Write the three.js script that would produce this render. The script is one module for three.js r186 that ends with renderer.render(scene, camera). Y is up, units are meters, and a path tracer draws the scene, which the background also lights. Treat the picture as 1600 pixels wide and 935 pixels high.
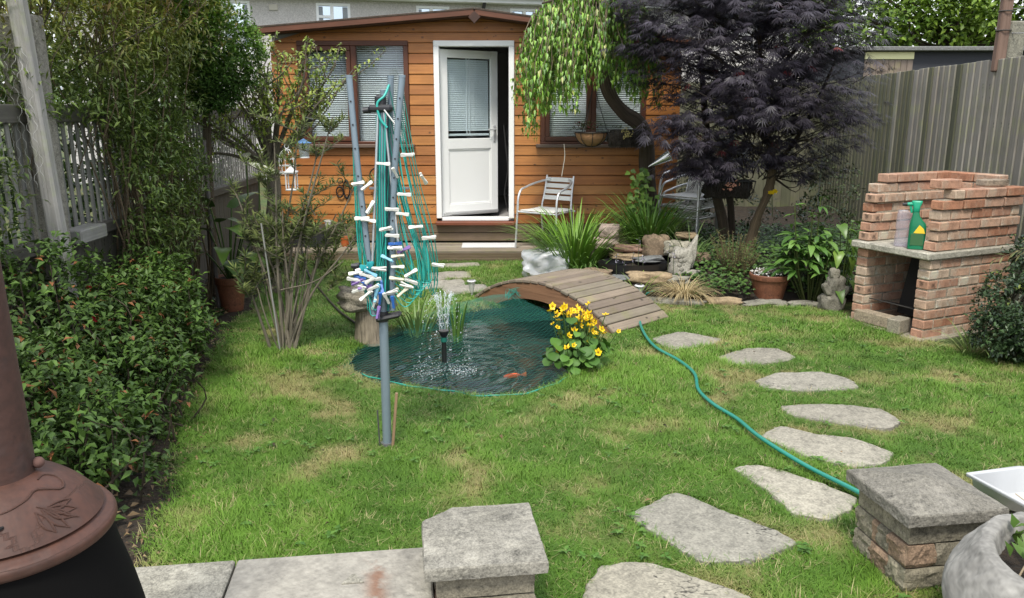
import * as THREE from 'three';
import { mergeGeometries, mergeVertices } from 'three/addons/utils/BufferGeometryUtils.js';
import { ImprovedNoise } from 'three/addons/math/ImprovedNoise.js';

// ---------------------------------------------------------------- camera, sky, sun, exposure
const scene = new THREE.Scene();
const camera = new THREE.PerspectiveCamera(41.02, 1024 / 598, 0.05, 400);
camera.position.set(0, 1.65, 0);
camera.rotation.x = -0.22987;
scene.add(camera);
const renderer = new THREE.WebGLRenderer({ antialias: true });
renderer.toneMapping = THREE.LinearToneMapping;
renderer.toneMappingExposure = 1.78;
renderer.shadowMap.enabled = true;
const SUN = new THREE.Vector3(-0.12, 0.82, 0.50).normalize();

// ---------------------------------------------------------------- small tools
function rng(seed) { let a = seed >>> 0; return () => { a = (a + 0x6D2B79F5) | 0; let t = Math.imul(a ^ (a >>> 15), 1 | a); t = (t + Math.imul(t ^ (t >>> 7), 61 | t)) ^ t; return ((t ^ (t >>> 14)) >>> 0) / 4294967296; }; }
const V = (x, y, z) => new THREE.Vector3(x, y, z);
const inoise = new ImprovedNoise();
const n3 = (x, y, z) => inoise.noise(x, y, z);
const clamp = (x, a = 0, b = 1) => Math.min(b, Math.max(a, x));
const lerp = (a, b, t) => a + (b - a) * t;
const sm = (a, b, x) => { const t = clamp((x - a) / (b - a)); return t * t * (3 - 2 * t); };
const gauss = r => (r() + r() + r() + r() - 2) * 1.0;
function vnoise(seed, px, py) {                       // tileable value noise
  const r = rng(seed), t = new Float32Array(px * py).map(() => r());
  return (u, v) => {
    const x = u * px, y = v * py, x0 = Math.floor(x), y0 = Math.floor(y);
    let fx = x - x0, fy = y - y0; fx = fx * fx * (3 - 2 * fx); fy = fy * fy * (3 - 2 * fy);
    const g = (i, j) => t[(((j % py) + py) % py) * px + (((i % px) + px) % px)];
    return lerp(lerp(g(x0, y0), g(x0 + 1, y0), fx), lerp(g(x0, y0 + 1), g(x0 + 1, y0 + 1), fx), fy);
  };
}
function fbm(seed, px, py, oct, gain = 0.5) {
  const L = []; let s = 0, a = 1;
  for (let i = 0; i < oct; i++) { L.push([vnoise(seed + i * 17, px << i, py << i), a]); s += a; a *= gain; }
  return (u, v) => { let q = 0; for (const [f, w] of L) q += f(u, v) * w; return q / s; };
}
const toS = c => { c = clamp(c); return c <= 0.0031308 ? c * 12.92 : 1.055 * Math.pow(c, 1 / 2.4) - 0.055; };
function tex(w, h, size, fn, color = true) {          // fn(u, v) -> [r, g, b] linear (or a height); size = metres per repeat
  const d = new Uint8Array(w * h * 4);
  for (let j = 0; j < h; j++) for (let i = 0; i < w; i++) {
    const c = fn((i + 0.5) / w, (j + 0.5) / h), k = (j * w + i) * 4;
    for (let q = 0; q < 3; q++) { const x = Array.isArray(c) ? c[q] : c; d[k + q] = 255 * (color ? toS(x) : clamp(x)); }
    d[k + 3] = 255;
  }
  const t = new THREE.DataTexture(d, w, h);
  t.wrapS = t.wrapT = THREE.RepeatWrapping; t.magFilter = THREE.LinearFilter; t.minFilter = THREE.LinearMipmapLinearFilter; t.generateMipmaps = true;
  if (color) t.colorSpace = THREE.SRGBColorSpace;
  const s = Array.isArray(size) ? size : [size, size];
  t.repeat.set(1 / s[0], 1 / s[1]); t.needsUpdate = true;
  return t;
}
const lin = (r, g, b) => new THREE.Color().setRGB(r, g, b);
function mat(c, o = {}) {
  const m = (o.transmission !== undefined || o.clearcoat || o.sheen || o.specularIntensity !== undefined) ? new THREE.MeshPhysicalMaterial() : new THREE.MeshStandardMaterial();
  m.color = Array.isArray(c) ? lin(...c) : new THREE.Color(c);
  m.roughness = 0.85; m.metalness = 0; m.side = THREE.DoubleSide;
  for (const k in o) m[k] = o[k];
  return m;
}

// ---------------------------------------------------------------- sky (air and thin broken cloud only)
{
  const w = 1024, h = 512, d = new Float32Array(w * h * 4), f = fbm(5, 8, 8, 6, 0.55), f2 = fbm(77, 5, 5, 4);
  for (let j = 0; j < h; j++) for (let i = 0; i < w; i++) {
    const u = (i + 0.5) / w, v = (j + 0.5) / h, el = (v - 0.5) * Math.PI, az = (u - 0.5) * 2 * Math.PI;
    const y = Math.sin(el), x = Math.cos(el) * Math.cos(az), z = Math.cos(el) * Math.sin(az);
    let r, g, b;
    if (y < -0.02) { r = 0.10; g = 0.11; b = 0.07; } else {
      const up = clamp(y), q = 0.35 / (up + 0.25), cx = x * q + 0.5, cz = z * q + 0.5;
      const c = sm(0.40, 0.58, f(cx, cz)), th = f2(cx * 1.7, cz * 1.7);
      const cl = lerp(0.82, 1.2, th) * lerp(0.9, 1.05, up);
      const blue = [lerp(0.62, 0.26, Math.pow(up, 0.6)), lerp(0.74, 0.44, Math.pow(up, 0.6)), lerp(0.90, 0.80, Math.pow(up, 0.6))];
      const k = lerp(0.55, 1, c);
      r = lerp(blue[0], cl * 0.99, k); g = lerp(blue[1], cl, k); b = lerp(blue[2], cl * 1.03, k);
    }
    const o = (j * w + i) * 4; d[o] = r; d[o + 1] = g; d[o + 2] = b; d[o + 3] = 1;
  }
  const t = new THREE.DataTexture(d, w, h, THREE.RGBAFormat, THREE.FloatType);
  t.mapping = THREE.EquirectangularReflectionMapping; t.magFilter = THREE.LinearFilter; t.minFilter = THREE.LinearFilter; t.needsUpdate = true;
  scene.background = t; scene.environment = t;
  const sun = new THREE.DirectionalLight(new THREE.Color(1, 0.955, 0.86), 2.4);
  sun.position.copy(SUN).multiplyScalar(30).add(V(0, 0, -5)); sun.target.position.set(0, 0, -5);
  sun.castShadow = true; sun.shadow.radius = 24; sun.shadow.mapSize.set(2048, 2048);
  Object.assign(sun.shadow.camera, { left: -14, right: 14, top: 16, bottom: -16, near: 1, far: 80 });
  scene.add(sun, sun.target);
}

// ---------------------------------------------------------------- names, labels, parents
const used = {};
function numbered(n) { const k = used[n] = (used[n] ?? -1) + 1; return k ? n + '_' + String(k).padStart(3, '0') : n; }
function tag(o, label, category, group) { o.userData.label = label; o.userData.category = category; if (group) o.userData.group = group; return o; }
function thing(name, label, category, p = [0, 0, 0], turn = 0, group) {
  const o = new THREE.Group(); o.name = numbered(name); o.position.set(...p); o.rotation.y = turn; scene.add(o);
  return tag(o, label, category, group);
}
function part(name, geo, m, parent, kind) {
  const o = new THREE.Mesh(geo, m); o.name = parent === scene ? numbered(name) : name;
  o.castShadow = o.receiveShadow = true; if (kind) o.userData.kind = kind; parent.add(o); return o;
}
const struct = (name, geo, m) => part(name, geo, m, scene, 'structure');
function copyOf(src, label, p, turn, group) {
  const o = src.clone(); o.name = numbered(src.name.replace(/_\d+$/, '')); scene.add(o); o.userData = { ...src.userData };
  if (p) o.position.set(...p); if (turn !== undefined) o.rotation.y = turn;
  if (label) o.userData.label = label; if (group) o.userData.group = group; return o;
}

// ---------------------------------------------------------------- geometry tools
function wuv(g, along = 0, off = [0, 0]) {             // uv in metres, U along one axis
  const p = g.attributes.position, n = g.attributes.normal, uv = new Float32Array(p.count * 2);
  const o = [0, 1, 2].filter(a => a !== along), get = (q, i, a) => q.array[i * 3 + a];
  for (let i = 0; i < p.count; i++) {
    const a = [0, 1, 2].map(k => Math.abs(get(n, i, k))), b = a[0] > a[1] && a[0] > a[2] ? 0 : a[1] > a[2] ? 1 : 2;
    let U, W;
    if (b === along) { U = get(p, i, o[0]); W = get(p, i, o[1]); } else { U = get(p, i, along); W = get(p, i, o[0] === b ? o[1] : o[0]); }
    uv[i * 2] = U + off[0]; uv[i * 2 + 1] = W + off[1];
  }
  g.setAttribute('uv', new THREE.BufferAttribute(uv, 2)); return g;
}
function cbox(w, h, d, c = 0.004, along = 0, off = [0, 0], warp) {    // chamfered box, flat shaded, 44 triangles
  const H = [w / 2, h / 2, d / 2], P = [], N = [];
  const pt = (s, ax) => { const q = [0, 1, 2].map(a => s[a] * (a === ax ? H[a] : H[a] - c)); return V(...q); };
  const tri = (a, b, e) => {
    const n = V().subVectors(b, a).cross(V().subVectors(e, a)), m = V().add(a).add(b).add(e);
    if (n.dot(m) < 0) { [b, e] = [e, b]; n.negate(); } n.normalize();
    for (const q of [a, b, e]) { P.push(q.x, q.y, q.z); N.push(n.x, n.y, n.z); }
  };
  for (let a = 0; a < 3; a++) {
    const b = (a + 1) % 3, e = (a + 2) % 3;
    for (const s of [-1, 1]) { const f = (x, y) => { const q = [0, 0, 0]; q[a] = s; q[b] = x; q[e] = y; return pt(q, a); }; tri(f(-1, -1), f(1, -1), f(1, 1)); tri(f(-1, -1), f(1, 1), f(-1, 1)); }
    for (const s of [-1, 1]) for (const t of [-1, 1]) { const f = (ax, y) => { const q = [0, 0, 0]; q[a] = s; q[b] = t; q[e] = y; return pt(q, ax); }; tri(f(a, -1), f(b, -1), f(b, 1)); tri(f(a, -1), f(b, 1), f(a, 1)); }
  }
  for (const x of [-1, 1]) for (const y of [-1, 1]) for (const z of [-1, 1]) tri(pt([x, y, z], 0), pt([x, y, z], 1), pt([x, y, z], 2));
  const g = new THREE.BufferGeometry();
  g.setAttribute('position', new THREE.Float32BufferAttribute(P, 3)); g.setAttribute('normal', new THREE.Float32BufferAttribute(N, 3));
  if (warp) { const p = g.attributes.position; for (let i = 0; i < p.count; i++) { const q = warp(p.getX(i), p.getY(i), p.getZ(i)); p.setXYZ(i, ...q); } g.computeVertexNormals(); }
  return wuv(g, along, off);
}
function clean(g) { let q = g.index ? g.toNonIndexed() : g; for (const k of Object.keys(q.attributes)) if (!['position', 'normal', 'uv'].includes(k)) q.deleteAttribute(k); return q; }
const join = list => mergeGeometries(list.map(clean), false);
const T = (g, x = 0, y = 0, z = 0, rx = 0, ry = 0, rz = 0) => { if (rx) g.rotateX(rx); if (rz) g.rotateZ(rz); if (ry) g.rotateY(ry); return g.translate(x, y, z); };
function tube(pts, r, sides = 6, segs = 0) {           // pts: [x, y, z] list; r number or t => radius
  const c = new THREE.CatmullRomCurve3(pts.map(p => V(...p)), false, 'centripetal'), n = segs || Math.max(1, (pts.length - 1) * 4);
  const g = new THREE.TubeGeometry(c, n, 1, sides, false), p = g.attributes.position, N = g.attributes.normal;
  for (let i = 0; i <= n; i++) { const q = typeof r === 'number' ? r : r(i / n), o = c.getPointAt(i / n); for (let j = 0; j <= sides; j++) { const k = i * (sides + 1) + j; p.setXYZ(k, o.x + N.getX(k) * q, o.y + N.getY(k) * q, o.z + N.getZ(k) * q); } }
  return g;
}
const rod = (a, b, r, sides = 8) => {                  // straight capped rod
  const A = V(...a), B = V(...b), L = A.distanceTo(B), g = new THREE.CylinderGeometry(Array.isArray(r) ? r[1] : r, Array.isArray(r) ? r[0] : r, L, sides);
  g.applyQuaternion(new THREE.Quaternion().setFromUnitVectors(V(0, 1, 0), V().subVectors(B, A).normalize()));
  return g.translate((A.x + B.x) / 2, (A.y + B.y) / 2, (A.z + B.z) / 2);
};
function rock(rx, ry, rz, seed, rough = 0.25, detail = 4, freq = 1.6) {
  let g = new THREE.IcosahedronGeometry(1, detail); g.deleteAttribute('uv'); g.deleteAttribute('normal'); g = mergeVertices(g, 1e-4);
  const p = g.attributes.position, s = seed * 7.31;
  for (let i = 0; i < p.count; i++) {
    let x = p.getX(i), y = p.getY(i), z = p.getZ(i);
    const cut = v => Math.sign(v) * Math.min(Math.abs(v), 0.78);
    x = cut(x); y = cut(y); z = cut(z);
    const k = 1 + rough * (n3(x * freq + s, y * freq, z * freq) + 0.5 * n3(x * freq * 2.7, y * freq * 2.7 + s, z * freq * 2.7) + 0.25 * n3(x * freq * 6, y * freq * 6 + s, z * freq * 6));
    p.setXYZ(i, x * k * rx * 1.25, y * k * ry * 1.25, z * k * rz * 1.25);
  }
  g.computeVertexNormals(); return wuv(g, 0, [seed * 0.37, seed * 0.53]);
}
class MB {                                             // leaves and blades with a colour at every vertex
  constructor() { this.p = []; this.n = []; this.c = []; this.i = []; this.k = 0; }
  v(a, n, c) { this.p.push(a.x, a.y, a.z); this.n.push(n.x, n.y, n.z); this.c.push(c[0], c[1], c[2]); return this.k++; }
  leaf(o, d, up, L, W, c, fold = 0.25, droop = 0.12, tipc) {
    const s = V().crossVectors(d, up).normalize(), n = V().crossVectors(s, d).normalize(), q = tipc || c;
    const at = (t, w, h) => V().copy(o).addScaledVector(d, L * t).addScaledVector(s, W * w).addScaledVector(n, L * h);
    const nl = V().copy(n).addScaledVector(s, -0.5).normalize(), nr = V().copy(n).addScaledVector(s, 0.5).normalize();
    const b = this.v(o, n, c), m = this.v(at(0.5, 0, 0), n, c), l = this.v(at(0.42, -0.5, fold * W / L), nr, c), r = this.v(at(0.42, 0.5, fold * W / L), nl, c), e = this.v(at(0.97, 0, -droop), n, q);
    this.i.push(b, r, m, b, m, l, m, r, e, m, e, l);
  }
  dart(o, d, up, L, W, c) {                            // the two-triangle leaf
    const s = V().crossVectors(d, up).normalize(), n = V().crossVectors(s, d).normalize();
    const at = (t, w) => V().copy(o).addScaledVector(d, L * t).addScaledVector(s, W * w);
    const b = this.v(o, n, c), l = this.v(at(0.45, -0.5), n, c), r = this.v(at(0.45, 0.5), n, c), e = this.v(at(1, 0), n, c);
    this.i.push(b, r, e, b, e, l);
  }
  blade(o, d, L, W, arch, c, segs = 5, tipc) {         // a strap leaf that rises along d and arches over sideways
    const side = V(-d.z, 0, d.x).normalize(); if (side.lengthSq() < 0.01) side.set(1, 0, 0);
    const dir = d.clone().normalize(), q = o.clone(), st = L / segs, out = V(d.x, 0, d.z).normalize(); let a, b;
    for (let i = 0; i <= segs; i++) {
      const t = i / segs, w = W * (i === segs ? 0.05 : 0.55 + 0.45 * Math.sin(Math.PI * Math.min(1, t * 1.2 + 0.15))) / 2, n = V().crossVectors(side, dir).normalize(), cc = tipc ? c.map((x, k) => lerp(x, tipc[k], t * t)) : c;
      if (n.y < 0) n.negate();
      const l = this.v(q.clone().addScaledVector(side, -w), n, cc), r = this.v(q.clone().addScaledVector(side, w), n, cc);
      if (i) this.i.push(a, b, r, a, r, l);
      a = l; b = r; q.addScaledVector(dir, st); dir.addScaledVector(out, arch * st / L * 0.5).addScaledVector(V(0, -1, 0), arch * st / L * 1.3 * (0.4 + t * 1.6)).normalize();
    }
  }
  geo() {
    const g = new THREE.BufferGeometry();
    g.setAttribute('position', new THREE.Float32BufferAttribute(this.p, 3)); g.setAttribute('normal', new THREE.Float32BufferAttribute(this.n, 3)); g.setAttribute('color', new THREE.Float32BufferAttribute(this.c, 3)); g.setIndex(this.i);
    return g;
  }
}
const rdir = r => { const z = r() * 2 - 1, a = r() * 6.2832, q = Math.sqrt(1 - z * z); return V(q * Math.cos(a), z, q * Math.sin(a)); };
// a crown: clumps of leaves spread through some ellipsoids [x, y, z, rx, ry, rz]; returns the clump centres
function crown(mb, r, o) {
  const w = o.blobs.map(b => Math.pow(b[3] * b[4] * b[5], 0.67)), tot = w.reduce((a, b) => a + b), cs = [];
  for (let k = 0; k < o.clumps; k++) {
    let t = r() * tot, bi = 0; while (t > w[bi] && bi < w.length - 1) t -= w[bi++];
    const B = o.blobs[bi], u = rdir(r), rad = Math.pow(r(), o.shell ?? 0.35), c = V(B[0] + u.x * B[3] * rad, B[1] + u.y * B[4] * rad, B[2] + u.z * B[5] * rad);
    if (o.keep && !o.keep(c)) continue;
    cs.push([c, u, B]); const tint = 0.75 + r() * 0.5, hue = r();
    for (let q = 0; q < o.per; q++) {
      const p = V(c.x + gauss(r) * o.spread, c.y + gauss(r) * o.spread * (o.flat ?? 0.8), c.z + gauss(r) * o.spread);
      const d = V().copy(u).multiplyScalar(0.5).add(rdir(r).multiplyScalar(o.wild ?? 0.9)); d.y = d.y * (o.level ?? 0.7) - (o.hang ?? 0.15); d.normalize();
      const up = V(0, 1, 0).addScaledVector(u, 0.35).add(rdir(r).multiplyScalar(0.45)).normalize();
      const col = o.color(p, r, tint, hue), L = o.len * (0.7 + r() * 0.6), W = o.wid * (0.75 + r() * 0.5);
      if (o.simple) mb.dart(p, d, up, L, W, col); else mb.leaf(p, d, up, L, W, col, o.fold ?? 0.25, o.droop ?? 0.12);
    }
  }
  return cs;
}
const mixc = (a, b, t) => a.map((x, k) => lerp(x, b[k], t)), mulc = (a, k) => a.map(x => x * k);
const leafM = (o = {}) => mat([1, 1, 1], { vertexColors: true, roughness: 0.5, transmission: 0.3, thickness: 0, specularIntensity: 0.6, ...o });
const LEAF = leafM(), LEAFGLOSS = leafM({ roughness: 0.34, transmission: 0.15, specularIntensity: 0.8 }), LEAFMATT = leafM({ roughness: 0.8, transmission: 0.3, specularIntensity: 0.3 }), LEAFDARK = leafM({ roughness: 0.42, transmission: 0.12, specularIntensity: 0.9 });

// ---------------------------------------------------------------- surface textures
const fA = fbm(11, 4, 4, 6, 0.6), fB = fbm(23, 8, 8, 5, 0.6), fC = fbm(31, 32, 32, 3, 0.6), fD = fbm(41, 3, 3, 4), fS = fbm(51, 2, 48, 4, 0.6), fS2 = fbm(61, 3, 20, 4, 0.6), fE = fbm(71, 64, 64, 2, 0.6);
const fF = fbm(81, 150, 150, 2, 0.7);
const knots = (() => { const r = rng(9), K = []; for (let i = 0; i < 7; i++) K.push([r(), r(), 0.006 + r() * 0.008]); return (u, v) => { let k = 0; for (const [x, y, s] of K) { const du = Math.abs(u - x), dv = Math.abs(v - y), e = Math.hypot(Math.min(du, 1 - du), 0.55 * Math.min(dv, 1 - dv)) / s; k = Math.max(k, 1 - sm(0.5, 1.6, e)); } return k; }; })();
const woodT = tex(512, 256, [1.1, 0.45], (u, v) => { const s = fS(u + 0, v + 0.03 * fD(u, v)), k = 0.58 + 0.46 * s + 0.5 * (fA(u, v) - 0.5) - 0.55 * knots(u, v); return [k, k * (0.93 + 0.1 * s), k * (0.88 + 0.16 * s)]; });
const woodB = tex(512, 256, [1.1, 0.45], (u, v) => fS(u, v + 0.03 * fD(u, v)) * 0.8 + 0.2 * fE(u, v), false);
const greyT = tex(512, 512, [1.3, 0.5], (u, v) => { const s = fS(u, v), g = sm(0.5, 0.75, fA(u * 2, v)), k = 0.60 + 0.30 * s + 0.3 * (fB(u, v) - 0.5) + 0.2 * (fA(u, v) - 0.5) - 0.5 * knots(u, v); return [k, k * lerp(0.99, 1.06, g), k * lerp(0.95, 0.80, g)]; });
const concT = tex(512, 512, 0.55, (u, v) => {
  const a = fA(u, v), b = fC(u, v), e = fE(u, v), pale = sm(0.58, 0.72, fB(u, v)), dk = sm(0.60, 0.74, fB(v + 0.3, u)), k = 0.57 + 0.45 * (a - 0.5) + 0.3 * (b - 0.5) + 0.25 * (e - 0.5) + 0.55 * (fF(u, v) - 0.5) + 0.20 * pale - 0.14 * dk; return [k, k * 0.98, k * (0.92 - 0.05 * (1 - a))]; });
const concB = tex(512, 512, 0.55, (u, v) => 0.45 * fC(u, v) + 0.35 * fE(u, v) + 0.2 * fB(u, v), false);
const flagT = tex(1024, 1024, 1.1, (u, v) => { const a = fA(u, v), b = fC(u, v), st = sm(0.62, 0.75, fB(u, v)), k = 0.66 + 0.34 * (a - 0.5) + 0.30 * (b - 0.5) - 0.12 * st + 0.2 * (fE(u, v) - 0.5) + 0.5 * (fF(u, v) - 0.5) - 0.5 * (1 - sm(0.0, 0.012, Math.abs(fB(u * 0.5 + 0.13, v) - 0.5))) * sm(0.55, 0.62, fA(v, u)); return [k, k * 0.985, k * 0.93]; });
const flagB = tex(512, 512, 0.9, (u, v) => 0.55 * fA(u, v) + 0.35 * Math.abs(fB(u, v) - 0.5) * 2 + 0.1 * fE(u, v), false);
const brickT = tex(512, 512, 0.6, (u, v) => { const a = fB(u, v), w = sm(0.56, 0.72, fA(u, v)), e = fC(u, v), k = 0.74 + 0.5 * (a - 0.5) + 0.3 * (e - 0.5) + 0.4 * (fF(u, v) - 0.5) - 0.4 * sm(0.66, 0.8, fB(v + 0.4, u)); return [k * lerp(1, 1.02, w), k * lerp(0.97, 1.25, w), k * lerp(0.95, 1.4, w)]; });
const brickB = tex(512, 512, 0.6, (u, v) => 0.5 * fC(u, v) + 0.3 * fB(u, v) + 0.2 * fE(u, v), false);
const rustT = tex(512, 512, 0.5, (u, v) => { const a = fA(u, v), b = fC(u, v), e = fE(u, v), k = 0.66 + 0.5 * (a - 0.5) + 0.3 * (b - 0.5) + 0.25 * (e - 0.5), g = sm(0.5, 0.7, fB(u, v)); return [k, k * lerp(0.95, 1.15, g), k * lerp(0.92, 1.3, g)]; });
const soilT = tex(512, 512, 0.8, (u, v) => { const k = 0.25 + 0.8 * Math.pow(fC(u, v), 1.6) + 0.4 * (fA(u, v) - 0.5) + 0.35 * (fE(u, v) - 0.5); return [k, k * 0.9, k * 0.75]; });
const soilB = tex(512, 512, 0.8, (u, v) => 0.6 * fC(u, v) + 0.4 * fE(u, v), false);
const turfT = tex(512, 512, 1.7, (u, v) => { const g = sm(0.40, 0.62, fA(u, v)), k = 0.5 + 0.9 * (fC(u, v) - 0.35); return [k * lerp(1.25, 0.75, g), k, k * lerp(0.8, 0.6, g)]; });
const pebT = tex(512, 512, 0.8, (u, v) => { const k = 0.80 + 0.5 * (fE(u, v) - 0.5) + 0.25 * (fC(u, v) - 0.5) + 0.12 * (fA(u, v) - 0.5); return [k, k * 0.985, k * 0.97]; });
const barkT = tex(512, 256, [0.5, 0.25], (u, v) => { const k = 0.55 + 0.7 * (fS2(u, v) - 0.5) + 0.4 * (fB(u, v) - 0.5); return [k, k * 0.95, k * 0.85]; });
const barkB = tex(512, 256, [0.5, 0.25], (u, v) => fS2(u, v), false);
const plainB = tex(256, 256, 0.3, (u, v) => 0.6 * fC(u, v) + 0.4 * fE(u, v), false);
const WOOD = (c, o) => mat(c, { map: woodT, bumpMap: woodB, bumpScale: 0.0012, roughness: 0.55, ...o });
const GREY = (c, o) => mat(c, { map: greyT, bumpMap: woodB, bumpScale: 0.002, roughness: 0.9, ...o });
const CONC = (c, o) => mat(c, { map: concT, bumpMap: concB, bumpScale: 0.004, roughness: 0.95, ...o });
const FLAG = (c, o) => mat(c, { map: flagT, bumpMap: flagB, bumpScale: 0.008, roughness: 0.9, ...o });
const PAINT = (c, o) => mat(c, { bumpMap: plainB, bumpScale: 0.0003, roughness: 0.45, ...o });
const pick = (r, a) => a[Math.floor(r() * a.length)];

// ---------------------------------------------------------------- ground, pond hole, beds
const pond = [[-1.13, -5.12], [-1.12, -5.45], [-0.97, -5.8], [-0.72, -6.2], [-0.42, -6.55], [-0.1, -6.76], [0.28, -6.8], [0.5, -6.55], [0.58, -6.1], [0.56, -5.57], [0.44, -4.98], [0.16, -4.55], [-0.15, -4.45], [-0.42, -4.55], [-0.71, -4.67], [-0.98, -4.86]];
const smooth2 = (poly, n) => { const c = new THREE.CatmullRomCurve3(poly.map(p => V(p[0], 0, p[1])), true, 'centripetal'); return c.getSpacedPoints(n).slice(0, n).map(p => [p.x, p.z]); };
const pondS = smooth2(pond, 96);
const inside = (poly, x, z) => { let c = false; for (let i = 0, j = poly.length - 1; i < poly.length; j = i++) { const a = poly[i], b = poly[j]; if ((a[1] > z) !== (b[1] > z) && x < (b[0] - a[0]) * (z - a[1]) / (b[1] - a[1]) + a[0]) c = !c; } return c; };
const grow = (poly, d) => { const cx = poly.reduce((s, p) => s + p[0], 0) / poly.length, cz = poly.reduce((s, p) => s + p[1], 0) / poly.length; return poly.map(([x, z]) => { const l = Math.hypot(x - cx, z - cz); return [x + (x - cx) / l * d, z + (z - cz) / l * d]; }); };
function flat(outer, y, holes = []) {                   // a horizontal sheet, uv in metres
  const s = new THREE.Shape(outer.map(p => new THREE.Vector2(p[0], -p[1])));
  for (const h of holes) s.holes.push(new THREE.Path(h.map(p => new THREE.Vector2(p[0], -p[1]))));
  return T(new THREE.ShapeGeometry(s), 0, y, 0, -Math.PI / 2);
}
const turfM = mat([0.085, 0.105, 0.03], { map: turfT, bumpMap: soilB, bumpScale: 0.01, roughness: 1 });
const soilM = mat([0.042, 0.031, 0.021], { map: soilT, bumpMap: soilB, bumpScale: 0.02, roughness: 1 });
struct('lawn_ground', flat([[-150, 40], [150, 40], [150, -300], [-150, -300]], 0, [pondS]), turfM);
{ // the pond: liner, water
  const P = [], I = [], n = pondS.length, deep = grow(pondS, -0.12);
  pondS.forEach(([x, z], k) => { P.push(x, 0.004, z); P.push(deep[k][0], -0.34, deep[k][1]); });
  for (let k = 0; k < n; k++) { const a = 2 * k, b = 2 * ((k + 1) % n); I.push(a, b, b + 1, a, b + 1, a + 1); }
  const side = new THREE.BufferGeometry(); side.setAttribute('position', new THREE.Float32BufferAttribute(P, 3)); side.setIndex(I); side.computeVertexNormals(); wuv(side);
  const floor = flat(deep, -0.34);
  struct('pond_liner', join([side, floor]), mat([0.022, 0.022, 0.021], { roughness: 0.7 }));
  const nx = 110, nz = 140, g = new THREE.PlaneGeometry(1.86, 2.5, nx, nz); g.rotateX(-Math.PI / 2); g.translate(-0.28, -0.035, -5.62);
  const p = g.attributes.position;
  for (let i = 0; i < p.count; i++) {
    const x = p.getX(i), z = p.getZ(i), d1 = Math.hypot(x + 0.58, z + 4.95), d2 = Math.hypot(x + 0.3, z + 5.0), d3 = Math.hypot(x + 0.45, z + 5.3);
    const w = (d, f, a) => a * Math.sin(d * f) * Math.exp(-d * 1.5) / (0.35 + d);
    p.setY(i, p.getY(i) + w(d1, 46, 0.0034) + w(d2, 52, 0.0036) + w(d3, 44, 0.0030) + 0.004 * n3(x * 6, z * 11, 3) + 0.0018 * n3(x * 20, z * 26, 8));
  }
  g.computeVertexNormals();
  struct('pond_water', g, mat([0.62, 0.65, 0.65], { transmission: 1, thickness: 0, roughness: 0.03, ior: 1.33, specularIntensity: 1 }));
}
const bedY = (x, z) => 0.02 + 0.2 * sm(-6.75, -7.6, z) * sm(0.6, 1.2, x) + 0.012 * n3(x * 6, z * 6, 1);
{ // raised planting bed at the back right, bare soil along the left fence
  const g = new THREE.PlaneGeometry(4.2, 5.6, 84, 112); g.rotateX(-Math.PI / 2); g.translate(2.75, 0, -9.6);
  const p = g.attributes.position; for (let i = 0; i < p.count; i++) { const x = p.getX(i), z = p.getZ(i); p.setY(i, bedY(x, z) - 0.14 * sm(-7.0, -6.82, z) - 0.14 * sm(0.85, 0.7, x)); }
  g.computeVertexNormals(); struct('planting_bed_soil', wuv(g), soilM);
  const poly = smooth2([[-3.1, -2.0], [-1.12, -2.15], [-1.28, -2.6], [-1.40, -3.0], [-1.52, -3.4], [-1.75, -3.9], [-1.9, -4.5], [-2.05, -5.2], [-2.2, -6.2], [-2.25, -7.2], [-2.5, -8.7], [-3.2, -8.7]], 120);
  struct('border_soil', flat(poly, 0.006), soilM);
}

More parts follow.
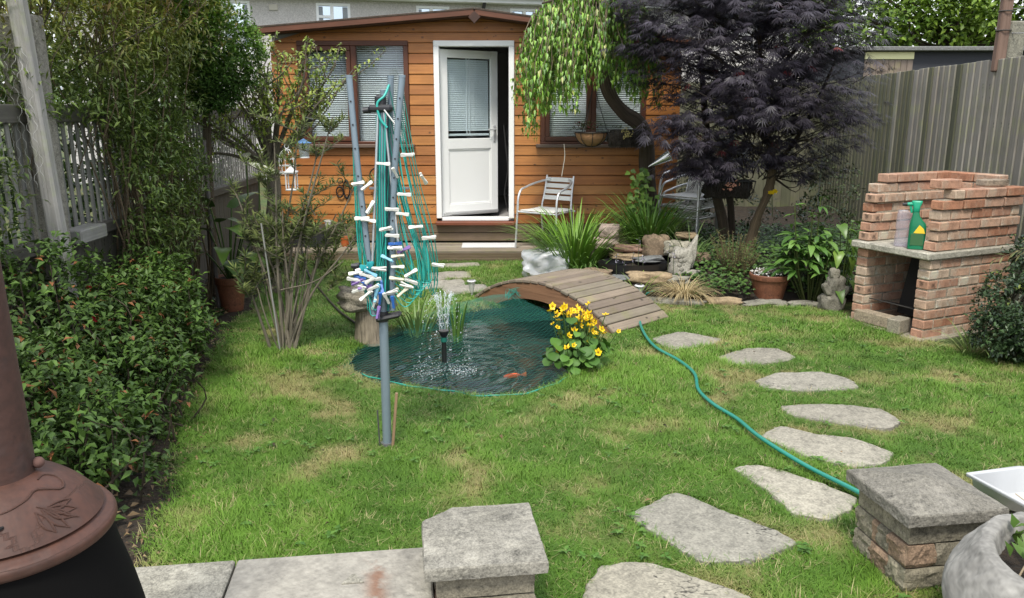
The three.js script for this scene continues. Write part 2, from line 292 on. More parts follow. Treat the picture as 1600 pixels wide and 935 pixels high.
// ---------------------------------------------------------------- house far behind the shed
{
  const h = thing('terraced_house', 'grey pebbledashed house with white windows behind the timber cabin', 'house', [-6.5, 0, -20], 0.227);
  const dash = mat([0.62, 0.60, 0.59], { map: pebT, bumpMap: concB, bumpScale: 0.01, roughness: 0.95 }), upvc = PAINT([0.82, 0.83, 0.84]), dark = PAINT([0.03, 0.03, 0.034]);
  const win = [[-0.38, 0.28, 3.05], [1.81, 2.62, 3.3], [4.23, 5.06, 3.3], [6.62, 7.44, 3.3], [9.0, 9.9, 3.3]], top = 4.215;
  const wl = [], edges = [-4, ...win.flatMap(w => [w[0], w[1]]), 16];
  const blk = (x0, x1, y0, y1, z0 = -0.3, z1 = 0) => T(cbox(x1 - x0, y1 - y0, z1 - z0, 0.002), (x0 + x1) / 2, (y0 + y1) / 2, (z0 + z1) / 2);
  for (let k = 0; k < edges.length; k += 2) wl.push(blk(edges[k], edges[k + 1], 0, 4.3));
  for (const [a, b, s] of win) wl.push(blk(a, b, 0, s), blk(a, b, top, 4.3));
  wl.push(blk(-4, 16, 0, 4.3, -7, -6.7), blk(-4, -3.7, 0, 4.3, -6.7, -0.3), blk(15.7, 16, 0, 4.3, -6.7, -0.3), blk(-3.7, 15.7, 2.6, 2.7, -6.7, -0.3));
  part('wall', join(wl), dash, h);
  const curtM = mat([0.5, 0.5, 0.5]); const glass = mat([0.75, 0.8, 0.82], { transmission: 1, thickness: 0, roughness: 0.02 });
  win.forEach(([a, b, s], k) => {
    const w = new THREE.Group(); w.name = 'window'; h.add(w);
    const f = 0.06, m = a + (b - a) * (k ? 0.46 : 0.99), fr = [blk(a, b, top - f, top, -0.12, 0.02), blk(a, b, s, s + f, -0.12, 0.02), blk(a, a + f, s + f, top - f, -0.12, 0.02), blk(b - f, b, s + f, top - f, -0.12, 0.02)];
    if (k) fr.push(blk(m - 0.04, m + 0.04, s + f, top - f, -0.12, 0.015));
    const t = k ? a + f : a + f, e = k ? m - 0.04 : b - f; fr.push(blk(t, e, top - 0.34, top - 0.28, -0.12, 0.012));
    part('frame', join(fr), upvc, w);
    part('pane', blk(a + f, b - f, s + f, top - f, -0.07, -0.066), glass, w);
    for (const [c0, c1] of [[a + f, a + f + 0.10], [b - f - 0.12, b - f]]) part('curtain', blk(c0, c1, s + f, top - f, -0.2, -0.19), curtM, w);
    part('sill', blk(a - 0.04, b + 0.04, s - 0.05, s - 0.002, -0.1, 0.07), upvc, w);
  });
  part('air_vent', blk(0.72, 0.92, 4.02, 4.15, 0.002, 0.04), PAINT([0.5, 0.47, 0.40]), h);
  part('soffit', blk(-4.3, 16.3, 4.302, 4.36, -0.3, 0.32), upvc, h);
  part('fascia_board', blk(-4.3, 16.3, 4.30, 4.46, 0.322, 0.345), upvc, h);
  const gut = new THREE.CylinderGeometry(0.06, 0.06, 20.6, 10, 1, true, 0, Math.PI); T(gut, 6, 4.47, 0.40, 0, 0, Math.PI / 2);
  part('gutter', gut, dark, h);
  part('downpipe', join([rod([5.92, 0, 0.08], [5.92, 4.2, 0.08], 0.045), rod([5.92, 4.2, 0.08], [5.92, 4.44, 0.38], 0.045)]), dark, h);
  const tiles = []; for (let k = 0; k < 14; k++) tiles.push(T(cbox(20.6, 0.03, 0.36, 0.006), 6, 4.52 + k * 0.19, 0.36 - k * 0.29, 0.63));
  for (let k = 0; k < 70; k++) tiles.push(T(new THREE.CylinderGeometry(0.035, 0.035, 4.8, 5), -4.1 + k * 0.29, 4.55 + 1.4, 0.36 - 2.02, 0.63 - Math.PI / 2));
  part('roof', join(tiles), CONC([0.12, 0.115, 0.115]), h);
}

// ---------------------------------------------------------------- timber cabin
const cedar = [[0.46, 0.190, 0.046], [0.41, 0.155, 0.034], [0.52, 0.235, 0.066], [0.35, 0.125, 0.028], [0.44, 0.170, 0.040], [0.49, 0.20, 0.050], [0.38, 0.150, 0.040]].map(c => WOOD(c, { roughness: 0.5 }));
const brownM = WOOD([0.105, 0.034, 0.016], { roughness: 0.5 }), whiteM = PAINT([0.80, 0.80, 0.79]), roomM = mat([0.30, 0.285, 0.28]);
const glassM = mat([0.9, 0.93, 0.93], { transmission: 1, thickness: 0, roughness: 0.015 });
const slatM = PAINT([0.84, 0.85, 0.86]);
const bx = (x0, x1, y0, y1, z0, z1, c = 0.004, along = 0, off) => T(cbox(x1 - x0, y1 - y0, z1 - z0, c, along, off), (x0 + x1) / 2, (y0 + y1) / 2, (z0 + z1) / 2);
const ZF = -9.4;                                        // front face of the cabin
{
  const r = rng(41), s = thing('timber_cabin', 'orange stained timber garden cabin with a white door ajar', 'garden cabin', [0, 0, 0]);
  const xl = -2.70, xr = 1.9, open = [[-2.42, -1.17, 1.29, 2.43], [-0.885, 0.025, 0.40, 2.43], [0.325, 1.53, 1.29, 2.43]];
  const zb = ZF - 0.02; // board backs
  // inner shell with thickness
  const sh = [], bw = (x0, x1, y0, y1) => sh.push(bx(x0, x1, y0, y1, zb - 0.06, zb, 0.002));
  bw(xl, open[0][0], 0.3, 2.5); bw(open[0][1], open[1][0], 0.3, 2.5); bw(open[1][1], open[2][0], 0.3, 2.5); bw(open[2][1], xr, 0.3, 2.38);
  bw(open[0][0], open[0][1], 0.3, 1.29); bw(open[2][0], open[2][1], 0.3, 1.29); for (const o of open) bw(o[0], o[1], 2.43, o[0] > 0.1 ? 2.44 : 2.5);
  bw(open[1][0], open[1][1], 0.3, 0.40);
  sh.push(bx(xl, 0.9, 0.3, 2.5, -12.4, -12.34, 0.002), bx(0.9, xr, 0.3, 2.38, -12.4, -12.34, 0.002), bx(0.9, xr, 2.382, 2.395, -12.4, zb - 0.07, 0.002), bx(xl, xl + 0.06, 0.3, 2.5, -12.34, zb - 0.061, 0.002), bx(xr - 0.06, xr, 0.3, 2.38, -12.34, zb - 0.061, 0.002), bx(xl + 0.06, xr - 0.06, 0.3, 0.40, -12.34, zb - 0.061, 0.002), bx(xl, 0.9, 2.501, 2.53, -12.4, zb, 0.002));
  part('inner_wall', join(sh), roomM, s);
  // cladding boards, one by one, cut round the openings
  const pitch = 0.1135;
  for (let y = 0.365, k = 0; y < 2.66; y += pitch, k++) {
    const yt = y + pitch; let seg = [[xl - 0.02, xr + 0.02]];
    for (const o of open) if (yt > o[2] + 0.02 && y < o[3] - 0.03) seg = seg.flatMap(([a, b]) => (o[1] <= a || o[0] >= b) ? [[a, b]] : [[a, o[0]], [o[1], b]]);
    for (const [a, b] of seg) {
      if (b - a < 0.04) continue;
      const a2 = Math.max(a, xl - 0.02), b2 = Math.min(b, xr + 0.02), hgt = Math.min(pitch - 0.003, 2.675 - y);
      if (hgt < 0.03) continue;
      const cx = (a2 + b2) / 2, ext = (yy, q) => Math.max(0.02, (2.672 - (y + hgt / 2 + yy)) / q);   // the gable boards are cut along the roof
      const g = cbox(b2 - a2, hgt, 0.022, 0.005, 0, [r() * 9, r() * 9], (x, yy, z) => [clamp(x + cx, -0.41 - ext(yy, 0.081), -0.41 + ext(yy, 0.132)) - cx, yy, z - (yy / pitch) * 0.010]);
      part('cladding_board', T(g, (a2 + b2) / 2, y + hgt / 2, ZF - 0.008), pick(r, cedar), s);
    }
  }
  // roof: two pitched slabs, bargeboards, apex block
  const slab = (xa, ya, xb, yb, z0, z1, th, c) => { const L = Math.hypot(xb - xa, yb - ya), g = cbox(L, th, z1 - z0, c, 0, [r(), r()]); return T(g, (xa + xb) / 2, (ya + yb) / 2, (z0 + z1) / 2, 0, 0, Math.atan2(yb - ya, xb - xa)); };
  part('roof', join([slab(-2.9, 2.545, -0.412, 2.745, -12.7, ZF + 0.24, 0.02, 0.003), slab(-0.408, 2.745, 2.12, 2.412, -12.7, ZF + 0.24, 0.02, 0.003)]), CONC([0.10, 0.075, 0.06]), s);
  const bargeM = WOOD([0.13, 0.045, 0.02]), barge2 = WOOD([0.055, 0.022, 0.012]);
  for (const [xa, ya, xb, yb] of [[-2.88, 2.512, -0.415, 2.712], [-0.405, 2.712, 2.1, 2.382]]) {
    part('bargeboard', slab(xa, ya - 0.003, xb, yb - 0.003, ZF + 0.215, ZF + 0.235, 0.062, 0.004), bargeM, s);
    part('soffit_board', slab(xa, ya - 0.03, xb, yb - 0.03, ZF + 0.004, ZF + 0.213, 0.02, 0.003), barge2, s);
  }
  part('apex_block', T(cbox(0.10, 0.10, 0.03, 0.006), -0.41, 2.655, ZF + 0.225, 0, 0, Math.PI / 4), barge2, s);
  // windows
  for (const [x0, x1, y0, y1] of [open[0], open[2]]) {
    const w = new THREE.Group(); w.name = 'window'; s.add(w);
    const f = 0.055, zf = ZF + 0.022, zk = ZF - 0.07, m = lerp(x0, x1, 0.505), R = rng(7);
    const q = (a, b, c, d, e = zf) => bx(a, b, c, d, zk, e, 0.005, b - a > d - c ? 0 : 1, [R(), R()]);
    part('frame', join([q(x0, x1, y1 - f, y1), q(x0, x1, y0, y0 + 0.03), q(x0, x0 + f, y0 + 0.031, y1 - f - 0.001), q(x1 - f, x1, y0 + 0.031, y1 - f - 0.001), q(m - 0.03, m + 0.03, y0 + 0.031, y1 - f - 0.001)]), brownM, w);
    const c = 0.05, a = x0 + f + 0.002, b = m - 0.032, d = y0 + 0.033, e = y1 - f - 0.003, zc = ZF + 0.032;
    part('casement', join([q(a, b, e - c, e, zc), q(a, b, d, d + c, zc), q(a, a + c, d + c + 0.001, e - c - 0.001, zc), q(b - c, b, d + c + 0.001, e - c - 0.001, zc)]), brownM, w);
    part('pane', bx(a + c, b - c, d + c, e - c, ZF - 0.02, ZF - 0.016, 0.001), glassM, w);
    part('pane', bx(m + 0.031, x1 - f - 0.001, d, e, ZF - 0.02, ZF - 0.016, 0.001), glassM, w);
    part('sill', bx(x0 - 0.05, x1 + 0.05, y0 - 0.04, y0 - 0.001, ZF - 0.05, ZF + 0.07, 0.006), WOOD([0.16, 0.11, 0.085]), w);
    const sl = []; for (const [p, t] of [[x0 + 0.03, m - 0.02], [m + 0.01, x1 - 0.03]]) { for (let y = y0 + 0.03; y < y1 - 0.05; y += 0.0235) sl.push(T(cbox(t - p, 0.0015, 0.022, 0.0005), (p + t) / 2, y, ZF - 0.105, 0.72)); for (const k of [0.2, 0.8]) sl.push(rod([lerp(p, t, k), y0, ZF - 0.094], [lerp(p, t, k), y1, ZF - 0.094], 0.0015, 4)); }
    part('venetian_blind', join(sl), slatM, w);
  }
  // door frame and threshold
  const [x0, x1, y0, y1] = open[1], f = 0.062;
  const df = new THREE.Group(); df.name = 'door_frame'; s.add(df);
  part('jamb', bx(x0, x0 + f, y0 + 0.03, y1 - f - 0.001, ZF - 0.09, ZF + 0.03, 0.005), whiteM, df); part('jamb', bx(x1 - f, x1, y0 + 0.03, y1 - f - 0.001, ZF - 0.09, ZF + 0.03, 0.005), whiteM, df);
  part('lintel', bx(x0, x1, y1 - f, y1, ZF - 0.09, ZF + 0.03, 0.005), whiteM, df); part('threshold', bx(x0 + f + 0.001, x1 - f - 0.001, y0 + 0.002, y0 + 0.04, ZF - 0.09, ZF + 0.026, 0.005), whiteM, df);
  part('door_sill', bx(x0 - 0.01, x1 + 0.01, y0 - 0.045, y0 - 0.002, ZF - 0.02, ZF + 0.09, 0.008), WOOD([0.22, 0.065, 0.03]), s);
  // door leaf, hinged at the left jamb and open inwards
  const d = new THREE.Group(); d.name = 'door'; d.position.set(x0 + f + 0.004, y0 + 0.045, ZF - 0.05); d.rotation.y = 0.56; s.add(d);
  const W = 0.765, H = 1.90, st = 0.095, z0 = -0.04, z1 = 0;
  part('leaf', join([bx(0, st, 0, H, z0, z1), bx(W - st, W, 0, H, z0, z1), bx(st, W - st, H - 0.09, H, z0, z1), bx(st, W - st, 0, 0.13, z0, z1), bx(st, W - st, 0.78, 0.90, z0, z1), bx(st, W - st, 0.13, 0.78, z0 + 0.008, z1 - 0.016),
    bx(st, W - st, 0.13, 0.145, z1 - 0.016, z1 - 0.006), bx(st, W - st, 0.765, 0.78, z1 - 0.016, z1 - 0.006), bx(st, st + 0.014, 0.145, 0.765, z1 - 0.016, z1 - 0.006), bx(W - st - 0.014, W - st, 0.145, 0.765, z1 - 0.016, z1 - 0.006)]), whiteM, d);
  part('pane', bx(st, W - st, 0.90, H - 0.09, -0.022, -0.018, 0.001), glassM, d);
  const sl = []; for (let y = 1.0; y < H - 0.10; y += 0.0245) sl.push(T(cbox(W - 2 * st - 0.01, 0.0015, 0.025, 0.0005), W / 2, y, -0.055, 1.2)); sl.push(bx(st, W - st, 0.93, 0.955, -0.065, -0.045, 0.003));
  sl.push(rod([W / 2 - 0.02, 0.95, -0.043], [W / 2 - 0.02, H - 0.09, -0.043], 0.006, 6), rod([W / 2 + 0.02, 0.95, -0.043], [W / 2 + 0.02, H - 0.09, -0.043], 0.004, 6));
  part('venetian_blind', join(sl), PAINT([0.82, 0.86, 0.90]), d);
  part('weather_bar', bx(0.01, W - 0.01, 0.012, 0.045, 0.001, 0.03, 0.008), mat([0.55, 0.55, 0.55], { metalness: 0.6, roughness: 0.4 }), d);
  part('handle', join([bx(W - 0.07, W - 0.035, 0.86, 1.05, 0.001, 0.012), rod([W - 0.052, 1.0, 0.01], [W - 0.052, 1.0, 0.05], 0.008), rod([W - 0.052, 1.0, 0.05], [W - 0.16, 1.0, 0.05], 0.009)]), mat([0.75, 0.75, 0.76], { metalness: 0.5, roughness: 0.3 }), d);
  part('base_board', join([bx(xl, xr, 0.16, 0.255, ZF - 0.06, ZF + 0.004, 0.004), bx(xl, xr, 0.26, 0.358, ZF - 0.06, ZF + 0.001, 0.004)]), GREY([0.20, 0.145, 0.10]), s);
  tag(part('power_cable', tube([[-0.10, 1.5, -9.78], [-0.07, 1.2, -9.74], [-0.05, 0.95, -9.70], [-0.09, 0.7, -9.72], [-0.05, 0.47, -9.70]], 0.006), mat([0.02, 0.02, 0.02]), scene), 'thin black cable hanging inside the dark cabin doorway', 'cable');
}
// ---------------------------------------------------------------- deck in front of the cabin
{
  const r = rng(52), d = thing('garden_deck', 'weathered low timber deck along the front of the cabin', 'deck', [0, 0, 0]);
  const wm = [[0.33, 0.28, 0.22], [0.29, 0.24, 0.19], [0.37, 0.32, 0.26]].map(c => GREY(c));
  for (let k = 0; k < 5; k++) part('deck_board', bx(-3.0, 0.75, 0.105, 0.135, -8.86 - (k + 1) * 0.12 + 0.003, -8.86 - k * 0.12 - 0.003, 0.004, 0, [r() * 5, r() * 5]), pick(r, wm), d);
  const rm = GREY([0.22, 0.165, 0.11]);
  for (let k = 0; k < 2; k++) part('riser_board', join([0, 1, 2].map(j => bx(-3.0, 0.75, 0.004 + k * 0.05 + j * 0.0165, 0.018 + k * 0.05 + j * 0.0165, -8.90, -8.862 + 0.002 * j, 0.003, 0, [r(), r()]))), rm, d);
  part('deck_frame', bx(-2.98, 0.73, 0, 0.10, -9.44, -8.91, 0.003), GREY([0.1, 0.08, 0.06]), d);
  const mt = T(cbox(0.62, 0.012, 0.30, 0.004), -0.27, 0.143, -9.18, 0, 0.02);
  tag(part('door_mat', mt, mat([0.60, 0.60, 0.59], { bumpMap: concB, bumpScale: 0.006, roughness: 1 }), scene), 'pale rectangular door mat lying on the deck before the white door', 'door mat');
}

// ---------------------------------------------------------------- fences
const R0 = V(3.93, 0, -4.0), R1 = V(4.78, 0, -12.5);
{
  const r = rng(63), f = thing('board_fence', 'tall grey closeboard fence behind the brick barbecue', 'fence', [0, 0, 0]);
  const M = [[0.36, 0.335, 0.30], [0.315, 0.293, 0.26], [0.39, 0.366, 0.33], [0.29, 0.272, 0.24], [0.325, 0.308, 0.262], [0.365, 0.33, 0.292]].map(c => GREY(c));
  const MG = [[0.15, 0.15, 0.10], [0.13, 0.135, 0.085], [0.17, 0.165, 0.115]].map(c => GREY(c));   // algae-green boards, colour also darkened for the maple's shade at the far end
  const n = 64, dir = V().subVectors(R1, R0), ang = Math.atan2(-dir.z, dir.x), G = [0, 1, 2, 3, 4, 5].map(k => cbox(0.150, 2.05, 0.013, 0.003, 1, [r() * 3, r() * 3], (x, y, z) => [x + 0.004 * Math.sin(k + y * 2), y, z * (1 - 5.0 * x)]));
  for (let k = 0; k < n; k++) {
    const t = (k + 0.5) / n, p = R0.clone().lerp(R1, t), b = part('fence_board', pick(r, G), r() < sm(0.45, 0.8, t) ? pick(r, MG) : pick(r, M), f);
    b.position.set(p.x, 1.075 + (r() - 0.5) * 0.012, p.z); b.rotation.set(0, ang - 0.075 + (r() - 0.5) * 0.035, (r() - 0.5) * 0.012, 'YXZ');
  }
  for (const y of [0.4, 1.1, 1.8]) { const L = dir.length(), g = cbox(L, 0.08, 0.04, 0.004); T(g, (R0.x + R1.x) / 2 + 0.06, y, (R0.z + R1.z) / 2, 0, ang); part('rail', g, M[1], f); }
  // back fence between the cabin and the side fence
  const b2 = thing('board_fence', 'dark shaded board fence behind the purple maple, beside the cabin', 'fence', [0, 0, 0]);
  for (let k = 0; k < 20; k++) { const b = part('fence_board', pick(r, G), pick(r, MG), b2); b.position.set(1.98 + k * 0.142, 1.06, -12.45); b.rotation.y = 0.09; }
  // posts that stick up behind the side fence
  tag(part('concrete_post', T(cbox(0.14, 2.42, 0.12, 0.012, 1), 4.40, 1.21, -7.35), CONC([0.32, 0.31, 0.27]), scene), 'square concrete fence post rising above the right fence', 'fence post');
  const wp = thing('wooden_post', 'tall rough brown wooden post beside the concrete post above the right fence', 'post', [4.285, 0, -7.32]);
  part('shaft', T(cbox(0.09, 1.25, 0.07, 0.01, 1, [2, 1], (x, y, z) => [x + 0.008 * Math.sin(y * 5) + y * 0.012, y, z]), 0, 2.62, 0), WOOD([0.20, 0.13, 0.10], { roughness: 0.9, bumpScale: 0.004 }), wp);
  for (const y of [2.34, 2.5, 2.62]) part('wire_tie', T(new THREE.TorusGeometry(0.056, 0.006, 5, 14), 0, y, 0, Math.PI / 2), mat([0.06, 0.055, 0.05], { metalness: 0.4 }), wp);
  const wires = [[2.62, 2.66, 0.004], [2.52, 2.50, 0.003], [2.32, 2.24, 0.004]].map(([a, b, q]) => tube([[4.33, a, -7.32], [4.6, (a + b) / 2 - 0.02, -6.6], [4.2, b, -5.4]], q, 5));
  tag(part('fence_wire', join(wires), mat([0.35, 0.35, 0.36], { metalness: 0.5, roughness: 0.5 }), scene), 'thin wires strung from the brown post above the right fence', 'wire');
}
{ // left fence: slatted trellis over boards, under the climbing shrubs
  const r = rng(64), f = thing('slatted_fence', 'old grey slatted fence under the shrubs along the left side', 'fence', [0, 0, 0]);
  const M = [[0.20, 0.20, 0.20], [0.10, 0.095, 0.085], [0.26, 0.26, 0.255]].map(c => GREY(c)), L0 = V(-2.60, 0, -3.0), L1 = V(-2.92, 0, -9.3), dir = V().subVectors(L1, L0), ang = Math.atan2(-dir.z, dir.x), n = 74;
  const G = cbox(0.031, 0.70, 0.014, 0.003, 1), B = cbox(0.14, 0.88, 0.016, 0.003, 1);
  for (let k = 0; k < n; k++) { const p = L0.clone().lerp(L1, (k + 0.5) / n), b = part('slat', G, r() < 0.5 ? M[0] : M[2], f); b.position.set(p.x, 1.25 + (r() - 0.5) * 0.02, p.z); b.rotation.set(0, ang + (r() - 0.5) * 0.1, 0.03 + (r() - 0.5) * 0.03, 'YXZ'); }
  for (let k = 0; k < 45; k++) { const p = L0.clone().lerp(L1, (k + 0.5) / 45), b = part('fence_board', B, M[1], f); b.position.set(p.x - 0.01, 0.45, p.z); b.rotation.y = ang; }
  for (const [y, h, w] of [[1.64, 0.10, 0.07], [0.91, 0.07, 0.10]]) part('rail', T(cbox(dir.length(), h, w, 0.006, 0), (L0.x + L1.x) / 2 + 0.0, y, (L0.z + L1.z) / 2, 0, ang), M[1], f);
  part('rail_end_block', T(cbox(0.34, 0.085, 0.13, 0.008), -2.615, 0.925, -4.85, 0, ang), M[2], f);
  tag(part('concrete_post', T(cbox(0.20, 2.16, 0.12, 0.012, 1), -2.66, 1.08, -4.55), CONC([0.30, 0.29, 0.27]), scene), 'square concrete post behind the leaning pole at the left fence', 'fence post');
  const lp = part('leaning_post', T(cbox(0.085, 2.5, 0.075, 0.014, 1, [0, 0], (x, y, z) => [x + 0.012 * Math.sin(y * 3 + 1), y, z + 0.008 * Math.sin(y * 4)]), 0, 0, 0), GREY([0.36, 0.35, 0.345], { bumpScale: 0.006 }), scene);
  lp.position.set(-2.535, 1.25, -4.42); lp.rotation.z = 0.045; tag(lp, 'weathered grey wooden pole leaning at the left fence', 'post');
  const hex = []; for (let i = 0; i < 13; i++) { const pts = []; for (let j = 0; j < 34; j++) pts.push([-2.95 + i * 0.034 + (i % 2 ? 1 : -1) * (j % 4 < 2 ? 0.008 : -0.008) + 0.02 * n3(i * 0.3, j * 0.1, 7), 1.25 + j * 0.022, -4.36 + 0.04 * n3(i * 0.5, j * 0.2, 2)]); for (let j = 1; j < pts.length; j++) hex.push(rod(pts[j - 1], pts[j], 0.0008, 4)); }
  tag(part('wire_netting', join(hex), mat([0.5, 0.5, 0.48], { metalness: 0.5, roughness: 0.5 }), scene), 'thin chicken wire hanging beside the leaning grey pole', 'wire netting');
  tag(part('garden_pole', join([rod([-2.49, 0, -6.6], [-2.50, 1.40, -6.6], 0.018), rod([-2.50, 1.40, -6.6], [-2.50, 1.43, -6.6], 0.021)]), mat([0.10, 0.09, 0.085], { roughness: 0.6 }), scene), 'plain dark metal pole standing behind the potted lily', 'pole');
}
{ // neighbour's flat-roofed shed beyond the right fence
  const s = thing('neighbour_shed', 'flat roofed shed with a yellow panel beyond the right fence', 'shed', [5.3, 0, -13]);
  part('flat_roof', bx(-0.1, 4.2, 2.57, 2.635, -2.4, 0.14, 0.01), CONC([0.26, 0.265, 0.28]), s);
  part('wall', bx(0.0, 4.1, 0, 2.568, -2.3, 0, 0.004), mat([0.035, 0.037, 0.045], { bumpMap: concB, bumpScale: 0.003 }), s);
  part('yellow_panel', bx(0.2, 0.96, 2.45, 2.56, 0.002, 0.03, 0.004), PAINT([0.75, 0.72, 0.40]), s);
  const r = rng(3); for (let k = 0; k < 8; k++) part('wall_board', bx(0.2 + k * 0.095, 0.29 + k * 0.095, 0.1, 2.44, 0.002, 0.022, 0.004, 1, [r(), r()]), GREY([0.25, 0.2, 0.17]), s);
}

// ---------------------------------------------------------------- brick barbecue
const brickM = [[0.49, 0.275, 0.185], [0.52, 0.305, 0.205], [0.46, 0.22, 0.13], [0.54, 0.355, 0.25], [0.49, 0.305, 0.215], [0.55, 0.385, 0.275], [0.50, 0.285, 0.19], [0.57, 0.44, 0.33]].map(c => mat(c, { map: brickT, bumpMap: brickB, bumpScale: 0.004, roughness: 0.95 }));
const mortarM = mat([0.52, 0.46, 0.39], { map: concT, bumpMap: concB, bumpScale: 0.004, roughness: 1 });
{
  const r = rng(71);
  const q = thing('brick_barbecue', 'red brick garden barbecue with a concrete shelf over its open hearth', 'barbecue', [2.755, 0, -6.30], 0);
  q.rotation.y = Math.atan2(0.42, 0.907);   // +x runs to the back right, +z along the front edge towards the viewer
  const G = {}; const brick = (L) => G[L.toFixed(3)] ??= [0, 1, 2].map(() => { const s = r() * 9; return cbox(L, 0.065, 0.1025, 0.006, 0, [s, s * 2], (x, y, z) => [x + 0.002 * n3(x * 30 + s, y * 30, z * 30), y + 0.0025 * n3(x * 14, s, z * 30), z + 0.003 * n3(x * 20, y * 30, s)]); });
  const lay = (L, x, y, z, turn, slip = 0) => { const b = part('brick', pick(r, brick(L)), pick(r, brickM), q); b.position.set(x + (r() - 0.5) * 0.004, y, z + (r() - 0.5) * 0.006 + slip); b.rotation.y = turn + (r() - 0.5) * 0.02; };
  const D = 0.915, Wd = 0.665, C = 0.075;
  const wallRun = (zc, y, k, x0 = 0, x1 = D, slip = 0) => { // a course running along x
    let x = x0, first = k % 2 ? 0.1025 : 0.215; while (x < x1 - 0.02) { const L = Math.min(first, x1 - x); if (L > 0.03) lay(L, x + L / 2, y, zc, 0, slip); x += L + 0.01; first = 0.215; }
  };
  const zl = 0.051, zr = Wd - 0.051, base = 0.005;
  for (let k = 0; k < 8; k++) {
    const y = base + 0.035 + k * C; wallRun(zl, y, k); wallRun(zr, y, k);
    for (let z = 0.108; z < Wd - 0.11;) { const L = Math.min(k % 2 ? 0.215 : 0.1025 + (z > 0.12 ? 0.1125 : 0), Wd - 0.108 - z); if (L > 0.03) lay(L, D - 0.051, y, z + L / 2, Math.PI / 2); z += L + 0.01; }
  }
  const up = 0.66;
  for (let k = 0; k < 7; k++) {
    const y = up + 0.037 + k * C, sl = [0, 0.004, 0.012, -0.002, 0.024, 0.0, 0.012][k], xs = [0.0, 0, 0.0, 0.012, 0.0, 0.05, 0.13][k];
    wallRun(zl, y, k + 1, xs, D, sl); if (k < 6) wallRun(zr, y, k, [0.03, 0.03, 0.02, 0.04, 0.03, 0.14][k], D, [0, 0.006, 0.018, 0.004, 0.022, 0.03][k]); else wallRun(zr, y, 0, 0.02, 0.26, 0.0);
    for (let z = 0.108; z < Wd - 0.11;) { const L = Math.min(0.215, Wd - 0.108 - z); if (L > 0.03) lay(L, D - 0.051, y, z + L / 2, Math.PI / 2); z += L + 0.01; }
  }
  const b3 = (x0, x1, y0, y1, z0, z1) => bx(x0, x1, y0, y1, z0, z1, 0.002);
  part('mortar', join([b3(0.008, D - 0.008, base, 0.603, zl - 0.0465, zl + 0.0465), b3(0.008, D - 0.008, base, 0.603, zr - 0.0465, zr + 0.0465), b3(D - 0.0975, D - 0.009, base, 0.603, 0.0995, Wd - 0.0995),
    b3(0.06, D - 0.009, up + 0.002, up + 5.85 * C, zl - 0.038, zl + 0.0468), b3(0.06, D - 0.009, up + 0.002, up + 5 * C, zr - 0.038, zr + 0.0468), b3(D - 0.09, D - 0.010, up + 0.002, up + 6 * C, 0.096, Wd - 0.096)]), mortarM, q);
  part('concrete_shelf', T(cbox(D + 0.06, 0.052, Wd + 0.05, 0.008), D / 2 - 0.02, 0.633, Wd / 2), CONC([0.50, 0.48, 0.43]), q);
  part('footing', T(cbox(D + 0.1, 0.03, Wd + 0.1, 0.008), D / 2 - 0.03, 0.003, Wd / 2), CONC([0.42, 0.38, 0.32]), q);
  part('soot_sheet', T(cbox(0.004, 0.52, 0.42, 0.001), 0.40, 0.32, Wd / 2 + 0.03, 0, 0, -0.22), mat([0.018, 0.016, 0.015], { roughness: 0.85 }), q);
  const bars = []; for (let k = 0; k < 18; k++) bars.push(rod([0.06, 0.20, 0.115 + k * 0.025], [0.36, 0.13, 0.115 + k * 0.025], 0.003, 5)); for (let k = 0; k < 10; k++) bars.push(rod([0.06 + k * 0.033, 0.203 - k * 0.0077, 0.112], [0.06 + k * 0.033, 0.203 - k * 0.0077, 0.555], 0.003, 5));
  part('grill_grate', join(bars), mat([0.07, 0.065, 0.06], { metalness: 0.6, roughness: 0.6 }), q);
  q.updateMatrixWorld(); const W = (x, y, z) => V(x, y, z).applyMatrix4(q.matrixWorld), put = (o, x, y, z, turn) => { o.position.copy(W(x, y, z)); o.rotation.y = q.rotation.y + turn; };
  const bl = part('concrete_block', cbox(0.16, 0.11, 0.10, 0.006, 0, [1, 1]), CONC([0.40, 0.36, 0.30]), scene); put(bl, -0.02, 0.075, 0.47, 0.2); tag(bl, 'small square concrete block at the foot of the barbecue hearth', 'block');
  const b2 = part('timber_block', cbox(0.10, 0.09, 0.36, 0.006, 2), CONC([0.46, 0.38, 0.29]), scene); put(b2, 0.02, 0.066, 0.24, 0.05); tag(b2, 'long pale block lying across the hearth floor of the barbecue', 'block');
  const lb = part('loose_brick', cbox(0.215, 0.045, 0.1025, 0.005, 0, [3, 1]), CONC([0.40, 0.33, 0.27]), scene); put(lb, 0.66, up + 6 * C + 0.026, zr - 0.02, -0.12); tag(lb, 'loose brown brick lying on top of the barbecue wall', 'brick');
  // spray bottle and clear jug on the shelf
  const sb = thing('spray_bottle', 'green hose-end spray bottle with a yellow label standing on the barbecue shelf', 'spray bottle', [0, 0, 0]); put(sb, 0.03, 0.660, 0.50, -0.85);
